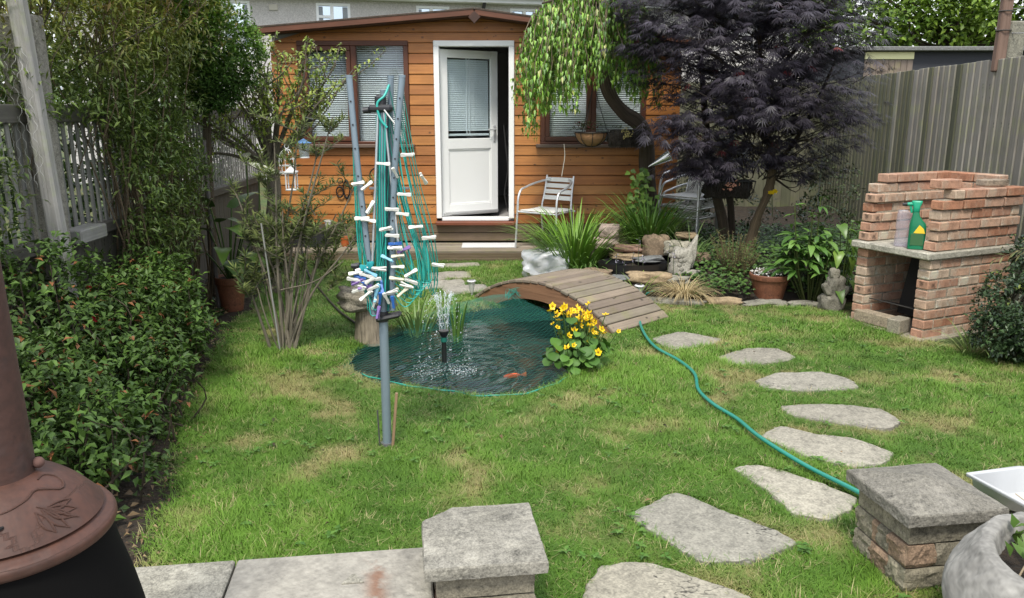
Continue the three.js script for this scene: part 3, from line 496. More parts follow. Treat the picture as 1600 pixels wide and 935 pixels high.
  const oval = (list) => { const g = [], I = [], n = 20; list.forEach(([y, a, b, cx = 0]) => { for (let k = 0; k < n; k++) { const t = k / n * 6.2832, e = 0.62, cs = Math.cos(t), sn = Math.sin(t); g.push(cx + a * Math.sign(cs) * Math.pow(Math.abs(cs), e), y, b * Math.sign(sn) * Math.pow(Math.abs(sn), e)); } }); for (let j = 0; j < list.length - 1; j++) for (let k = 0; k < n; k++) { const a = j * n + k, b = j * n + (k + 1) % n; I.push(a, a + n, b, b, a + n, b + n); } const c0 = g.length / 3; g.push(list[0][3] || 0, list[0][0], 0, list.at(-1)[3] || 0, list.at(-1)[0], 0); for (let k = 0; k < n; k++) { I.push(c0, k, (k + 1) % n, c0 + 1, c0 - n + (k + 1) % n, c0 - n + k); } const o = new THREE.BufferGeometry(); o.setAttribute('position', new THREE.Float32BufferAttribute(g, 3)); o.setIndex(I); o.computeVertexNormals(); return wuv(o, 1); };
  const green = mat([0.01, 0.16, 0.075], { roughness: 0.3, specularIntensity: 0.8 });
  part('bottle', oval([[0, 0.054, 0.03], [0.006, 0.058, 0.034], [0.16, 0.058, 0.034], [0.19, 0.054, 0.032, -0.003], [0.215, 0.040, 0.028, -0.012], [0.245, 0.026, 0.024, -0.02], [0.275, 0.022, 0.021, -0.022], [0.28, 0.018, 0.018, -0.022]]), green, sb);
  part('sprayer_head', join([oval([[0.276, 0.024, 0.023, -0.022], [0.31, 0.024, 0.022, -0.022], [0.345, 0.036, 0.020, -0.022], [0.356, 0.034, 0.016, -0.022]]), rod([-0.02, 0.334, 0], [-0.085, 0.328, 0], [0.017, 0.013], 12), T(cbox(0.016, 0.06, 0.014, 0.003), -0.058, 0.295, 0, 0, 0, 0.25)]), mat([0.01, 0.30, 0.17], { roughness: 0.35 }), sb);
  part('nozzle', rod([-0.085, 0.328, 0], [-0.118, 0.325, 0], [0.014, 0.011], 12), mat([0.012, 0.012, 0.012], { roughness: 0.4 }), sb);
  part('label', T(cbox(0.086, 0.085, 0.002, 0.0005), 0, 0.075, 0.0355), mat([0.035, 0.11, 0.04], { roughness: 0.4 }), sb);
  const tri = new THREE.Shape([new THREE.Vector2(-0.035, 0), new THREE.Vector2(0.042, 0), new THREE.Vector2(0.03, 0.035), new THREE.Vector2(0.0, 0.062)]); part('yellow_label', T(new THREE.ExtrudeGeometry(tri, { depth: 0.001, bevelEnabled: false }), 0.008, 0.122, 0.0352), mat([0.72, 0.50, 0.03], { roughness: 0.4 }), sb);
  const ju = thing('plastic_jug', 'translucent lilac plastic jug beside the green spray bottle', 'jug', [0, 0, 0]); put(ju, 0.06, 0.660, 0.375, -0.8);
  part('jug_body', oval([[0, 0.066, 0.045], [0.008, 0.072, 0.05], [0.09, 0.072, 0.05], [0.10, 0.067, 0.046], [0.13, 0.067, 0.046], [0.14, 0.073, 0.05], [0.19, 0.072, 0.05], [0.235, 0.06, 0.045, -0.01], [0.27, 0.035, 0.03, -0.03], [0.275, 0.03, 0.026, -0.03]]), mat([0.84, 0.82, 0.88], { transmission: 0.85, thickness: 0, roughness: 0.22 }), ju);
}

// ---------------------------------------------------------------- stepping stones
{
  const S = [
    [[1.04, -5.69], [1.29, -5.88], [1.55, -5.67], [1.43, -5.52], [1.13, -5.40]], [[1.40, -5.22], [1.66, -5.44], [1.88, -5.44], [1.94, -5.22], [1.77, -5.10], [1.48, -5.06]],
    [[1.53, -4.75], [1.70, -4.89], [2.00, -4.91], [2.11, -4.79], [2.11, -4.60], [1.76, -4.54], [1.52, -4.61]], [[1.54, -4.30], [1.84, -4.33], [2.08, -4.25], [2.11, -4.06], [1.96, -3.95], [1.70, -4.06], [1.54, -4.16]],
    [[1.29, -3.87], [1.43, -4.00], [1.58, -3.89], [1.75, -3.84], [1.88, -3.65], [1.76, -3.52], [1.60, -3.49], [1.41, -3.63]], [[1.04, -3.48], [1.18, -3.52], [1.37, -3.35], [1.50, -3.18], [1.42, -3.07], [1.31, -2.99], [1.17, -3.04], [1.13, -3.24]],
    [[0.49, -3.03], [0.72, -3.24], [0.89, -3.07], [1.03, -2.93], [1.11, -2.81], [0.91, -2.68], [0.70, -2.68], [0.60, -2.83]], [[0.25, -2.51], [0.33, -2.65], [0.50, -2.68], [0.67, -2.57], [0.83, -2.45], [0.74, -2.35], [0.26, -2.36]],
    [[-0.78, -8.67], [-0.39, -8.75], [-0.36, -8.56], [-0.69, -8.45]], [[-0.88, -8.14], [-0.47, -8.27], [-0.42, -7.94], [-0.80, -7.81]], [[-0.94, -7.69], [-0.51, -7.85], [-0.46, -7.54], [-0.88, -7.37]], [[-0.67, -7.48], [-0.28, -7.60], [-0.21, -7.32], [-0.59, -7.15]]];
  globalThis.STONES = S;
  const L = ['first grey stepping stone, at the right end of the arched bridge', 'second oval grey stepping stone counting from the arched bridge', 'third grey stepping stone counting from the arched bridge', 'fourth grey stepping stone, the longest oval one, from the bridge', 'fifth grey stepping stone, with the green hose along its edge', 'sixth stepping stone, pale edged, beside the hose and stone pillar', 'large cracked stepping stone, largest in front of the pillars', 'stained stepping stone at the bottom edge between the two pillars',
    'farthest pale stepping stone, just in front of the deck', 'second pale stepping stone from the deck, behind the clothes dryer', 'third pale stepping stone from the deck, left of the solar light', 'fourth pale stepping stone from the deck, nearest the bridge end'];
  const cols = [[0.34, 0.32, 0.275], [0.33, 0.31, 0.265], [0.345, 0.328, 0.285], [0.335, 0.315, 0.27], [0.38, 0.358, 0.305], [0.42, 0.395, 0.335], [0.32, 0.308, 0.27], [0.38, 0.355, 0.295], [0.42, 0.39, 0.33], [0.42, 0.39, 0.34], [0.42, 0.4, 0.35], [0.40, 0.38, 0.34]];
  S.forEach((poly, k) => {
    const n = 90, c = new THREE.CatmullRomCurve3(poly.map(p => V(p[0], 0, p[1])), true, 'catmullrom', 0.2), cx = poly.reduce((s, p) => s + p[0], 0) / poly.length, cz = poly.reduce((s, p) => s + p[1], 0) / poly.length;
    const ring = Array.from({ length: n }, (_, i) => { const p = c.getPoint(i / n), w = 1 + 0.045 * n3(p.x * 9 + k, p.z * 9, 4) + 0.04 * n3(p.x * 26, p.z * 26, k) + 0.02 * n3(p.x * 60, p.z * 60, k); return [cx + (p.x - cx) * w, cz + (p.z - cz) * w]; });
    const P = [], I = [], lv = [[1.0, -0.03], [1.0, 0.004], [0.985, 0.010], [0.96, 0.012], [0.8, 0.013], [0.6, 0.013], [0.4, 0.013], [0.2, 0.013]].map(([s, y]) => [s, y > 0 ? y + 0.009 : y]);
    lv.forEach(([s, y], j) => ring.forEach(([x, z]) => { const X = cx + (x - cx) * s, Z = cz + (z - cz) * s; P.push(X, y + (j > 2 ? 0.004 * n3(X * 7, Z * 7, 2) + 0.003 * n3(X * 22, Z * 22, 5) - (k === 6 ? 0.008 * Math.max(0, 1 - Math.abs((X - 0.72) * 0.7 + (Z + 2.98) + 0.06 * n3(X * 9, Z * 9, 1)) * 55) : 0) : 0), Z); }));
    P.push(cx, 0.022, cz);
    for (let j = 0; j < lv.length - 1; j++) for (let i = 0; i < n; i++) { const a = j * n + i, b = j * n + (i + 1) % n; I.push(a, b, a + n, b, b + n, a + n); }
    for (let i = 0; i < n; i++) { const a = (lv.length - 1) * n; I.push(a + i, a + (i + 1) % n, P.length / 3 - 1); }
    const g = new THREE.BufferGeometry(); g.setAttribute('position', new THREE.Float32BufferAttribute(P, 3)); g.setIndex(I); g.computeVertexNormals(); wuv(g, 0, [k * 0.41, k * 0.67]);
    const o = part('stepping_stone', g, FLAG(cols[k]), scene); tag(o, L[k], 'stepping stone', 'flat stepping stones in the lawn');
  });
}

// ---------------------------------------------------------------- hose, cable
{
  const h = [[1.62, -7.30, 0.05], [1.42, -7.15, 0.07], [1.25, -7.03, 0.05], [1.12, -6.90, 0.025], [1.05, -6.44, 0.022], [0.99, -5.85, 0.022], [1.01, -5.38, 0.024], [1.11, -5.09, 0.022], [1.15, -4.80, 0.026], [1.11, -4.50, 0.022], [1.14, -4.27, 0.022], [1.21, -4.05, 0.024], [1.24, -3.81, 0.035], [1.29, -3.62, 0.038], [1.38, -3.44, 0.024], [1.49, -3.20, 0.03], [1.60, -2.98, 0.022], [1.9, -2.7, 0.022], [2.6, -2.5, 0.02]];
  tag(part('garden_hose', tube((globalThis.HOSE = h).map(p => [p[0], p[2] + 0.018, p[1]]), 0.0105, 8, 160), mat([0.02, 0.20, 0.155], { roughness: 0.35 }), scene), 'green garden hose snaking over the lawn from the rockery to the pillar', 'garden hose');
  tag(part('pond_cable', tube([[-2.25, 0.3, -8.4], [-2.05, 0.06, -7.9], [-1.79, 0.03, -7.29], [-1.43, 0.035, -6.44], [-1.17, 0.04, -5.94], [-1.06, 0.02, -5.72]], 0.011, 7, 40), mat([0.015, 0.015, 0.016], { roughness: 0.4 }), scene), 'black cable running over the grass to the old tree stump', 'cable');
}

// ---------------------------------------------------------------- arched footbridge
{
  const r = rng(81), b = thing('arched_footbridge', 'small arched wooden plank footbridge over the netted pond', 'footbridge', [-0.35, 0, -7.0]); b.rotation.y = Math.atan2(-0.726, 0.688);   // x along the span, -z across to the far side
  const Ls = 1.62, rise = 0.27, w = 0.70, R = (Ls * Ls / 4 + rise * rise) / (2 * rise), half = Math.asin(Ls / 2 / R), cy = rise - R, n = 20;
  const at = (t, rad) => { const a = lerp(-half, half, t); return [Ls / 2 + Math.sin(a) * rad, cy + Math.cos(a) * rad + 0.015, a]; };
  const M = [[0.25, 0.20, 0.155], [0.215, 0.17, 0.135], [0.28, 0.225, 0.175], [0.235, 0.20, 0.155]].map(c => GREY(c, { bumpScale: 0.003 }));
  for (let k = 0; k < n; k++) { const [x, y, a] = at((k + 0.5) / n, R), L = 2 * half * R / n - 0.007, o = part('plank', cbox(L, 0.026, w, 0.005, 2, [r() * 4, r() * 4]), pick(r, M), b); o.position.set(x, y, -w / 2 + (r() - 0.5) * 0.012); o.rotation.z = -a + (r() - 0.5) * 0.02; }
  for (const [z0, z1] of [[-0.055, -0.012], [-w + 0.012, -w + 0.055]]) {
    const s = new THREE.Shape(), m = 30; for (let k = 0; k <= m; k++) { const [x, y] = at(k / m, R - 0.018); k ? s.lineTo(x, y) : s.moveTo(x, y); } for (let k = m; k >= 0; k--) { const [x, y] = at(k / m, R - 0.15); s.lineTo(x, Math.max(y, 0.0)); }
    const g = T(new THREE.ExtrudeGeometry(s, { depth: z1 - z0, bevelEnabled: true, bevelSize: 0.003, bevelThickness: 0.003, bevelSegments: 1 }), 0, 0, z0); part('beam', wuv(g, 0), WOOD([0.24, 0.125, 0.066], { roughness: 0.8, bumpScale: 0.003 }), b);
  }
  part('nail', join(Array.from({ length: n * 2 }, (_, k) => { const [x, y] = at((k % n + 0.5) / n, R + 0.0135); return T(new THREE.CylinderGeometry(0.004, 0.004, 0.002, 6), x, y, k < n ? -0.035 : -w + 0.035); })), mat([0.08, 0.06, 0.05], { metalness: 0.6 }), b);
}

// ---------------------------------------------------------------- net, fountain, fish
{
  const net = thing('pond_net', 'green plastic net drawn over the pond and hooked to the bridge', 'pond net', [0, 0, 0]), A = V(-0.35, 0, -7.0), B = V(0.77, 0, -5.83), poly = grow(pondS, 0.035);
  const ok = (x, z) => inside(poly, x, z) && (B.x - A.x) * (z - A.z) - (B.z - A.z) * (x - A.x) > 0.012;
  const y = (x, z) => { const d = Math.hypot(x + 0.02, z + 6.60), e = Math.hypot((x + 0.02) * 0.8 + (z + 6.6) * 0.3, z + 6.6); return 0.013 + 0.12 * Math.pow(Math.max(0, 1 - Math.min(d, e * 1.1) / 1.0), 1.5) + 0.006 * n3(x * 5, z * 5, 1); };
  const lines = (step, ang, dy) => { const L = [], c = Math.cos(ang), s = Math.sin(ang); for (let q = 0; q < 2; q++) for (let k = -90; k <= 90; k++) { let run = []; const end = () => { if (run.length > 1) L.push(run); run = []; }; for (let t = -2; t <= 2; t += 0.04) { const a = k * step, wv = 0.012 * n3(t * 2, a * 3, q), X = -0.28 + (q ? a * c - (t + wv) * s : (t) * c - (a + wv) * s), Z = -5.6 + (q ? a * s + t * c : t * s + (a + wv) * c); if (ok(X, Z)) run.push(V(X, y(X, Z) + dy, Z)); else end(); } end(); } return L; };
  const weave = (L, rad) => { const P = [], I = []; for (const l of L) { l.forEach((p, i) => { const q = l[Math.min(i + 1, l.length - 1)], o = l[Math.max(i - 1, 0)], d = V().subVectors(q, o), s = V(-d.z, 0, d.x).normalize(), k = P.length / 3; P.push(p.x + s.x * rad, p.y - rad * 0.5, p.z + s.z * rad, p.x - s.x * rad, p.y - rad * 0.5, p.z - s.z * rad, p.x, p.y + rad, p.z); if (i) for (let e = 0; e < 3; e++) { const f = (e + 1) % 3; I.push(k - 3 + e, k + e, k - 3 + f, k - 3 + f, k + e, k + f); } }); } const g = new THREE.BufferGeometry(); g.setAttribute('position', new THREE.Float32BufferAttribute(P, 3)); g.setIndex(I); g.computeVertexNormals(); return g; };
  const netM = mat([0.035, 0.23, 0.175], { roughness: 0.5 });
  part('mesh', weave(lines(0.032, 0.42, 0), 0.00055), netM, net, 'stuff');
  const keep = lines(0.024, 0.72, 0.010).map(l => l.filter(p => p.z < -6.0 - 0.25 * p.x)).filter(l => l.length > 1); part('folded_mesh', weave(keep, 0.0006), netM, net, 'stuff');
  part('hem', tube(pondS.slice(52, 92).map(([x, z]) => [x * 1.0, 0.02 + 0.008 * n3(x * 9, z * 9, 0), z - 0.01 + 0.03 * n3(x * 7, z * 7, 4)]), t => 0.0045 + 0.002 * Math.sin(t * 60), 6, 160), mat([0.02, 0.24, 0.18], { roughness: 0.5 }), net);
  const bunch = []; const r = rng(14); for (let k = 0; k < 26; k++) bunch.push(tube([[-0.06 + r() * 0.05, 0.11 + r() * 0.03, -6.57], [0.0 + (r() - 0.5) * 0.1, 0.15 + r() * 0.05, -6.6], [0.03 + (r() - 0.5) * 0.14, 0.1 + r() * 0.12, -6.575 + r() * 0.03]], 0.0014, 4, 6)); part('tied_corner', join(bunch), netM, net);
  const f = thing('pond_fountain', 'black pond fountain nozzle standing in the water', 'fountain', [-0.455, -0.04, -5.14]);
  part('stem', join([rod([0, -0.25, 0], [0, 0.20, 0], 0.016, 12), rod([0, 0.0, 0], [0, 0.05, 0], [0.034, 0.02], 12)]), mat([0.012, 0.014, 0.013], { roughness: 0.35 }), f);
  part('collar', rod([0, 0.195, 0], [0, 0.225, 0], 0.021, 12), mat([0.01, 0.12, 0.09], { roughness: 0.4 }), f);
  part('nozzle', join([rod([0, 0.225, 0], [0, 0.262, 0], [0.017, 0.034], 14), rod([0, 0.262, 0], [0, 0.272, 0], 0.036, 14)]), mat([0.012, 0.014, 0.016], { roughness: 0.3 }), f);
  const rr = rng(15), drops = [], ico = (x, yy, z, s, k = 1) => drops.push(T(new THREE.IcosahedronGeometry(s * 0.8, 1).scale(1, k, 1), x, yy, z)), jets = [];
  for (let k = 0; k < 14; k++) {
    const a = k / 14 * 6.2832 + 0.3 + 0.2 * rr(), out = 0.11 + 0.05 * rr(), top = 0.235 + 0.03 * rr(); const pt = t => { const x = t < 1 ? 0.025 + 0.035 * t : 0.06 + out * (t - 1), yy = t < 1 ? 0.27 + top * Math.sin(t * 1.57) : 0.27 + top - 0.62 * Math.pow(t - 1, 2) * 1.0; return [Math.cos(a) * x, yy, Math.sin(a) * x]; };
    jets.push(tube(Array.from({ length: 12 }, (_, i) => { const p = pt(i / 11 * 0.98); return [p[0] + 0.008 * (rr() - 0.5), p[1], p[2] + 0.008 * (rr() - 0.5)]; }), t => 0.0007 + 0.0022 * Math.abs(Math.sin(t * 31 + k * 3)) * t, 6, 60));
    for (let i = 0; i < 36; i++) { const t = i < 18 ? 0.1 + 0.85 * rr() : 0.75 + rr() * 1.22, p = pt(t), s = 0.0018 + 0.005 * rr() * rr(); if (p[1] > 0.02) ico(p[0] + gauss(rr) * 0.012, p[1] + gauss(rr) * 0.02, p[2] + gauss(rr) * 0.012, s, 1.3); }
  }
  for (let k = 0; k < 170; k++) { const a = rr() * 6.28, d = rr() < 0.3 ? rr() * 0.05 : 0.10 + 0.13 * rr(); ico(Math.cos(a) * d, 0.005 + 0.06 * rr() * rr(), Math.sin(a) * d, 0.002 + 0.005 * rr() * rr()); }
  const waterM = mat([0.92, 0.95, 0.97], { transmission: 0.72, thickness: 0, ior: 1.33, roughness: 0.1, specularIntensity: 1 });
  part('water_jet', join(jets), waterM, f); part('water_drops', join(drops.map(g => { g.computeVertexNormals(); return g; })), waterM, f, 'stuff');
  const foam = []; for (let k = 0; k < 300; k++) { const c = pick(rr, [[0, 0], [-0.13, 0.14], [0.15, 0.1], [0.12, 0.02]]); foam.push(T(new THREE.IcosahedronGeometry(0.0012 + 0.0036 * rr() * rr(), 1).scale(1.3, 1.2, 1.3), c[0] + gauss(rr) * 0.07, 0.004 + 0.05 * rr() * rr() * rr(), c[1] + gauss(rr) * 0.075)); }
  part('foam', join(foam), mat([0.75, 0.78, 0.8], { transmission: 0.5, thickness: 0, roughness: 0.2 }), f, 'stuff');
  const fs = thing('goldfish', 'orange goldfish swimming just under the netted water', 'fish', [0.0, -0.052, -5.04], 0.35);
  part('body', T(new THREE.SphereGeometry(1, 14, 10).scale(0.062, 0.018, 0.017), 0, 0, 0), mat([0.75, 0.10, 0.02], { roughness: 0.3 }), fs);
  part('tail', T(new THREE.ConeGeometry(0.02, 0.05, 6).scale(1, 1, 0.25), 0.075, 0, 0, 0, 0, Math.PI / 2), mat([0.75, 0.16, 0.04], { roughness: 0.4 }), fs);
}

// ---------------------------------------------------------------- rotary clothes dryer, folded, with pegs
{
  const r = rng(91), zc = -3.76, d = thing('rotary_clothes_dryer', 'folded grey rotary clothes dryer strung with green lines on the lawn', 'clothes dryer', [-0.63, 0, zc]);
  const gm = mat([0.20, 0.255, 0.30], { roughness: 0.38, metalness: 0.35 }), steel = mat([0.5, 0.52, 0.54], { metalness: 0.7, roughness: 0.35 }), blk = mat([0.015, 0.015, 0.018], { roughness: 0.45 });
  part('pole', join([rod([0, -0.1, 0], [0.005, 0.69, 0], 0.0225, 16), rod([0.005, 0.69, 0], [0.035, 1.70, -0.0], 0.019, 14)]), gm, d);
  const arms = [[[-0.035, 0.70, 0.03], [-0.05, 1.0, 0.035], [-0.085, 1.45, 0.03], [-0.105, 1.80, 0.02]], [[0.02, 0.70, -0.03], [0.045, 1.2, -0.035], [0.075, 1.80, -0.03]], [[0.055, 0.72, 0.02], [0.075, 1.2, 0.03], [0.10, 1.5, 0.035], [0.135, 1.80, 0.03]], [[0.0, 0.72, -0.05], [0.015, 1.2, -0.07], [0.03, 1.74, -0.09]]];
  const curve = arms.map(a => new THREE.CatmullRomCurve3(a.map(p => V(...p))));
  for (const a of arms) { const o = part('arm', join([tube(a, 0.0148, 12, 16), rod(a.at(-1), [a.at(-1)[0], a.at(-1)[1] + 0.012, a.at(-1)[2]], 0.016, 12)]), gm, d); const hs = []; const c = new THREE.CatmullRomCurve3(a.map(p => V(...p))); for (let k = 1; k < 10; k++) { const p = c.getPoint(k / 10); hs.push(T(new THREE.CylinderGeometry(0.0045, 0.0045, 0.036, 6), p.x, p.y, p.z, Math.PI / 2)); } part('line_hole', join(hs), blk, o, 'stuff'); }
  part('strut', rod([0.02, 1.66, 0.02], [-0.03, 0.95, 0.045], 0.006, 8), steel, d); part('strut', rod([0.045, 1.66, 0.02], [0.10, 0.98, 0.04], 0.006, 8), steel, d); part('strut', rod([0.03, 1.66, -0.02], [0.04, 0.98, -0.06], 0.006, 8), steel, d);
  part('hub', join([T(cbox(0.11, 0.035, 0.075, 0.012), 0.03, 1.665, 0), T(cbox(0.05, 0.07, 0.05, 0.01), 0.03, 1.69, 0), rod([-0.05, 1.655, 0.01], [-0.015, 1.66, 0.01], 0.014, 10)]), blk, d);
  part('slide_collar', join([T(cbox(0.12, 0.022, 0.075, 0.01), 0.035, 0.685, 0.005, 0, 0, 0.22), rod([0.0, 0.66, 0], [0.0, 0.71, 0], 0.03, 14)]), blk, d);
  part('ground_socket', join([rod([0, 0, 0], [0, 0.03, 0], 0.032, 14)]), mat([0.10, 0.10, 0.1]), d);
  const LM = [[0.015, 0.27, 0.22], [0.03, 0.36, 0.31], [0.01, 0.17, 0.13]].map(c => mat(c, { roughness: 0.4 }));
  const loop = (i, j, f, len, bow, bz) => { const a = curve[i].getPoint(f), b = curve[j].getPoint(f), pts = []; for (let k = 0; k <= 12; k++) { const t = k / 12, s = Math.pow(Math.sin(Math.PI * t), 0.55), e = Math.sin(Math.PI * Math.pow(s, 1.6) * 0.5), p = a.clone().lerp(b, t); pts.push([p.x + bow * e + 0.006 * (r() - 0.5), Math.max(0.70, p.y - len * s), p.z + bz * e + (t - 0.5) * 0.03 + 0.006 * (r() - 0.5)]); } return tube(pts, 0.0024, 5, 44); };
  for (const [n, i, j, f0, f1, l0, l1, b0, b1, z0] of [[11, 2, 1, 0.3, 0.99, 0.30, 0.92, 0.08, 0.15, 0.04], [7, 2, 3, 0.4, 0.97, 0.42, 0.95, 0.12, 0.19, -0.02], [9, 0, 3, 0.3, 0.99, 0.28, 0.92, -0.03, -0.035, 0.02], [6, 0, 1, 0.3, 0.98, 0.3, 0.86, -0.02, -0.01, 0.05], [9, 1, 3, 0.3, 0.97, 0.3, 0.98, -0.02, 0.01, 0.05]])
    for (let k = 0; k < n; k++) { const t = (k + 0.5 * r()) / n; part('washing_line', loop(i, j, lerp(f0, f1, t), lerp(l0, l1, t), lerp(b0, b1, t) * (0.8 + 0.4 * r()), z0), pick(r, LM), d); }
  const bun = []; for (let k = 0; k < 16; k++) { const x = 0.0 + r() * 0.045, z = 0.012 + r() * 0.02; bun.push(tube([[x + 0.01, 1.62 + 0.03 * r(), z], [x - 0.004, 1.3, z + 0.012 * r()], [x - 0.012, 0.98 - 0.1 * r(), z + 0.01], [x - 0.02, 0.80, z + 0.02]], 0.0026, 5, 20)); } part('line_bundle', join(bun), LM[1], d);
  const lp = []; for (let k = 0; k < 7; k++) lp.push(tube([[0.06, 0.80 + 0.02 * k, 0.03], [0.12 + 0.02 * k, 0.74 + 0.02 * k, 0.04], [0.19 + 0.008 * k, 0.84 + 0.02 * k, 0.03], [0.21, 1.0 + 0.02 * k, 0.02]], 0.0026, 5, 26)); part('line_loop', join(lp), LM[1], d);
  part('line_end', tube([[0.07, 1.77, -0.01], [0.05, 1.72, 0.02], [0.02, 1.69, 0.03], [0.03, 1.62, 0.03], [0.06, 1.58, 0.03]], 0.006, 6, 20), LM[1], d);
  part('line_end', tube([[0.05, 1.66, 0.035], [0.08, 1.62, 0.035], [0.11, 1.58, 0.035]], 0.004, 6, 12), mat([0.6, 0.6, 0.58]), d);
  part('line_tensioner', join([T(cbox(0.035, 0.075, 0.035, 0.008), -0.105, 0.915, 0.03), rod([-0.13, 0.94, 0.04], [-0.10, 0.94, 0.04], 0.012, 10)]), blk, d);
  part('knot', join([T(rock(0.02, 0.016, 0.016, 4, 0.4, 2), -0.07, 0.93, 0.05), T(rock(0.016, 0.018, 0.016, 5, 0.4, 2), -0.04, 0.945, 0.05)]), mat([0.01, 0.24, 0.26]), d);
  // pegs
  const PC = { white: [0.74, 0.73, 0.68], cream: [0.60, 0.57, 0.44], blue: [0.03, 0.14, 0.48], 'pale blue': [0.22, 0.50, 0.66], purple: [0.22, 0.13, 0.38] };
  const jawShape = new THREE.Shape(); [[0.041, 0.0085], [0.036, 0.012], [0.020, 0.0105], [0.002, 0.0065], [-0.020, 0.007], [-0.036, 0.008], [-0.041, 0.005], [-0.041, -0.005], [-0.036, -0.008], [-0.020, -0.007], [0.002, -0.0065], [0.020, -0.0105], [0.036, -0.012], [0.041, -0.0085]].forEach((p, i) => i ? jawShape.lineTo(...p) : jawShape.moveTo(...p));
  const jaw = T(new THREE.ExtrudeGeometry(jawShape, { depth: 0.004, bevelEnabled: true, bevelSize: 0.0018, bevelThickness: 0.002, bevelSegments: 2 }).scale(1, 0.82, 1), 0, 0, -0.002), spr = T(new THREE.TorusGeometry(0.006, 0.0015, 5, 12), -0.006, 0, 0);
  const proto = {}; const list = 'w-.48,1.46,8 w-.59,1.42,-4 w-.54,1.38,-75 w-.71,1.33,4 w-.67,1.32,38 w-.50,1.28,-3 w-.41,1.35,110 w-.56,1.21,-8 w-.51,1.19,-4 w-.70,1.17,3 w-.67,1.16,-6 w-.66,1.22,62 w-.59,1.12,-3 w-.56,1.09,-2 b-.55,1.05,0 w-.55,1.03,-3 p-.51,1.02,24 w-.45,1.13,5 w-.39,1.08,8 w-.35,.95,4 w-.54,.94,0 w-.63,.93,-4 l-.59,.98,-30 c-.54,.99,4 w-.48,.91,32 c-.55,.88,-2 c-.52,.82,42 w-.48,.87,-28 w-.74,.91,12 b-.72,.89,8 p-.73,.87,14 w-.67,.88,28 w-.72,.85,10 w-.66,.84,32 w-.68,.81,58 l-.65,.80,84 b-.62,.84,-82 p-.64,.72,80 b-.57,.77,-88 l-.67,.91,-20 w-.71,.93,20 w-.75,.88,-10 w-.69,.90,-18 w-.73,.83,18 w-.70,.80,40 b-.69,.85,-60 w-.65,.88,15 w-.71,.87,5 p-.70,.84,22 b-.63,.79,80 w-.66,.76,70 w-.60,.79,-75 l-.64,.83,70 w-.57,.82,30 w-.50,.85,-15'.split(' ');
  const keyName = { w: 'white', c: 'cream', b: 'blue', l: 'pale blue', p: 'purple' }, cnt = {}, ord = ['topmost', 'second', 'third', 'fourth', 'fifth', 'sixth', 'seventh', 'eighth', 'ninth', 'tenth', 'eleventh', 'twelfth', 'thirteenth', 'fourteenth', 'fifteenth', 'sixteenth', 'seventeenth', 'eighteenth', 'nineteenth', 'twentieth', 'twenty-first', 'twenty-second'];
  const all = list.map(s => { const [x, y, a] = s.slice(1).split(',').map(Number); return { c: keyName[s[0]], x, y, a }; }).sort((p, q) => q.y - p.y);
  for (const p of all) {
    const side = p.x < -0.645 ? 'left' : p.x > -0.495 ? 'right' : 'middle', key = p.c + side, i = cnt[key] = (cnt[key] ?? -1) + 1;
    let o = proto[p.c];
    const label = `${p.c} plastic peg, ${ord[i]} of its colour on the ${side} lines of the clothes dryer`, pos = [p.x + 0.003, p.y, zc + 0.05 + 0.02 * r()];
    if (!o) { const m = mat(PC[p.c], { roughness: 0.4, transmission: 0.15, thickness: 0 }); o = proto[p.c] = thing('clothes_peg', label, 'clothes peg', pos, 0, 'clothes pegs on the dryer lines'); const a = part('jaw', jaw, m, o), b = part('jaw', jaw, m, o); a.position.z = 0.006; b.position.z = -0.006; a.rotation.y = 0.12; b.rotation.y = -0.12; part('spring', spr, steel, o); }
    else o = copyOf(o, label, pos, 0, 'clothes pegs on the dryer lines');
    o.scale.setScalar(0.73 + 0.10 * r()); o.rotation.set((r() - 0.5) * 1.6, (r() - 0.5) * 0.7, (p.a + (r() < 0.5 ? 180 : 0)) * Math.PI / 180);
  }
  tag(part('wooden_stake', T(cbox(0.014, 0.30, 0.010, 0.002, 1), -0.585, 0.15, -3.74, 0, 0, -0.1), WOOD([0.30, 0.20, 0.12]), scene), 'short brown stick pushed in beside the foot of the dryer pole', 'stick');
  tag(part('metal_spike', rod([-0.665, 0, -3.75], [-0.672, 0.20, -3.76], 0.004, 6), mat([0.05, 0.05, 0.05]), scene), 'thin dark spike standing left of the dryer pole', 'spike');
}

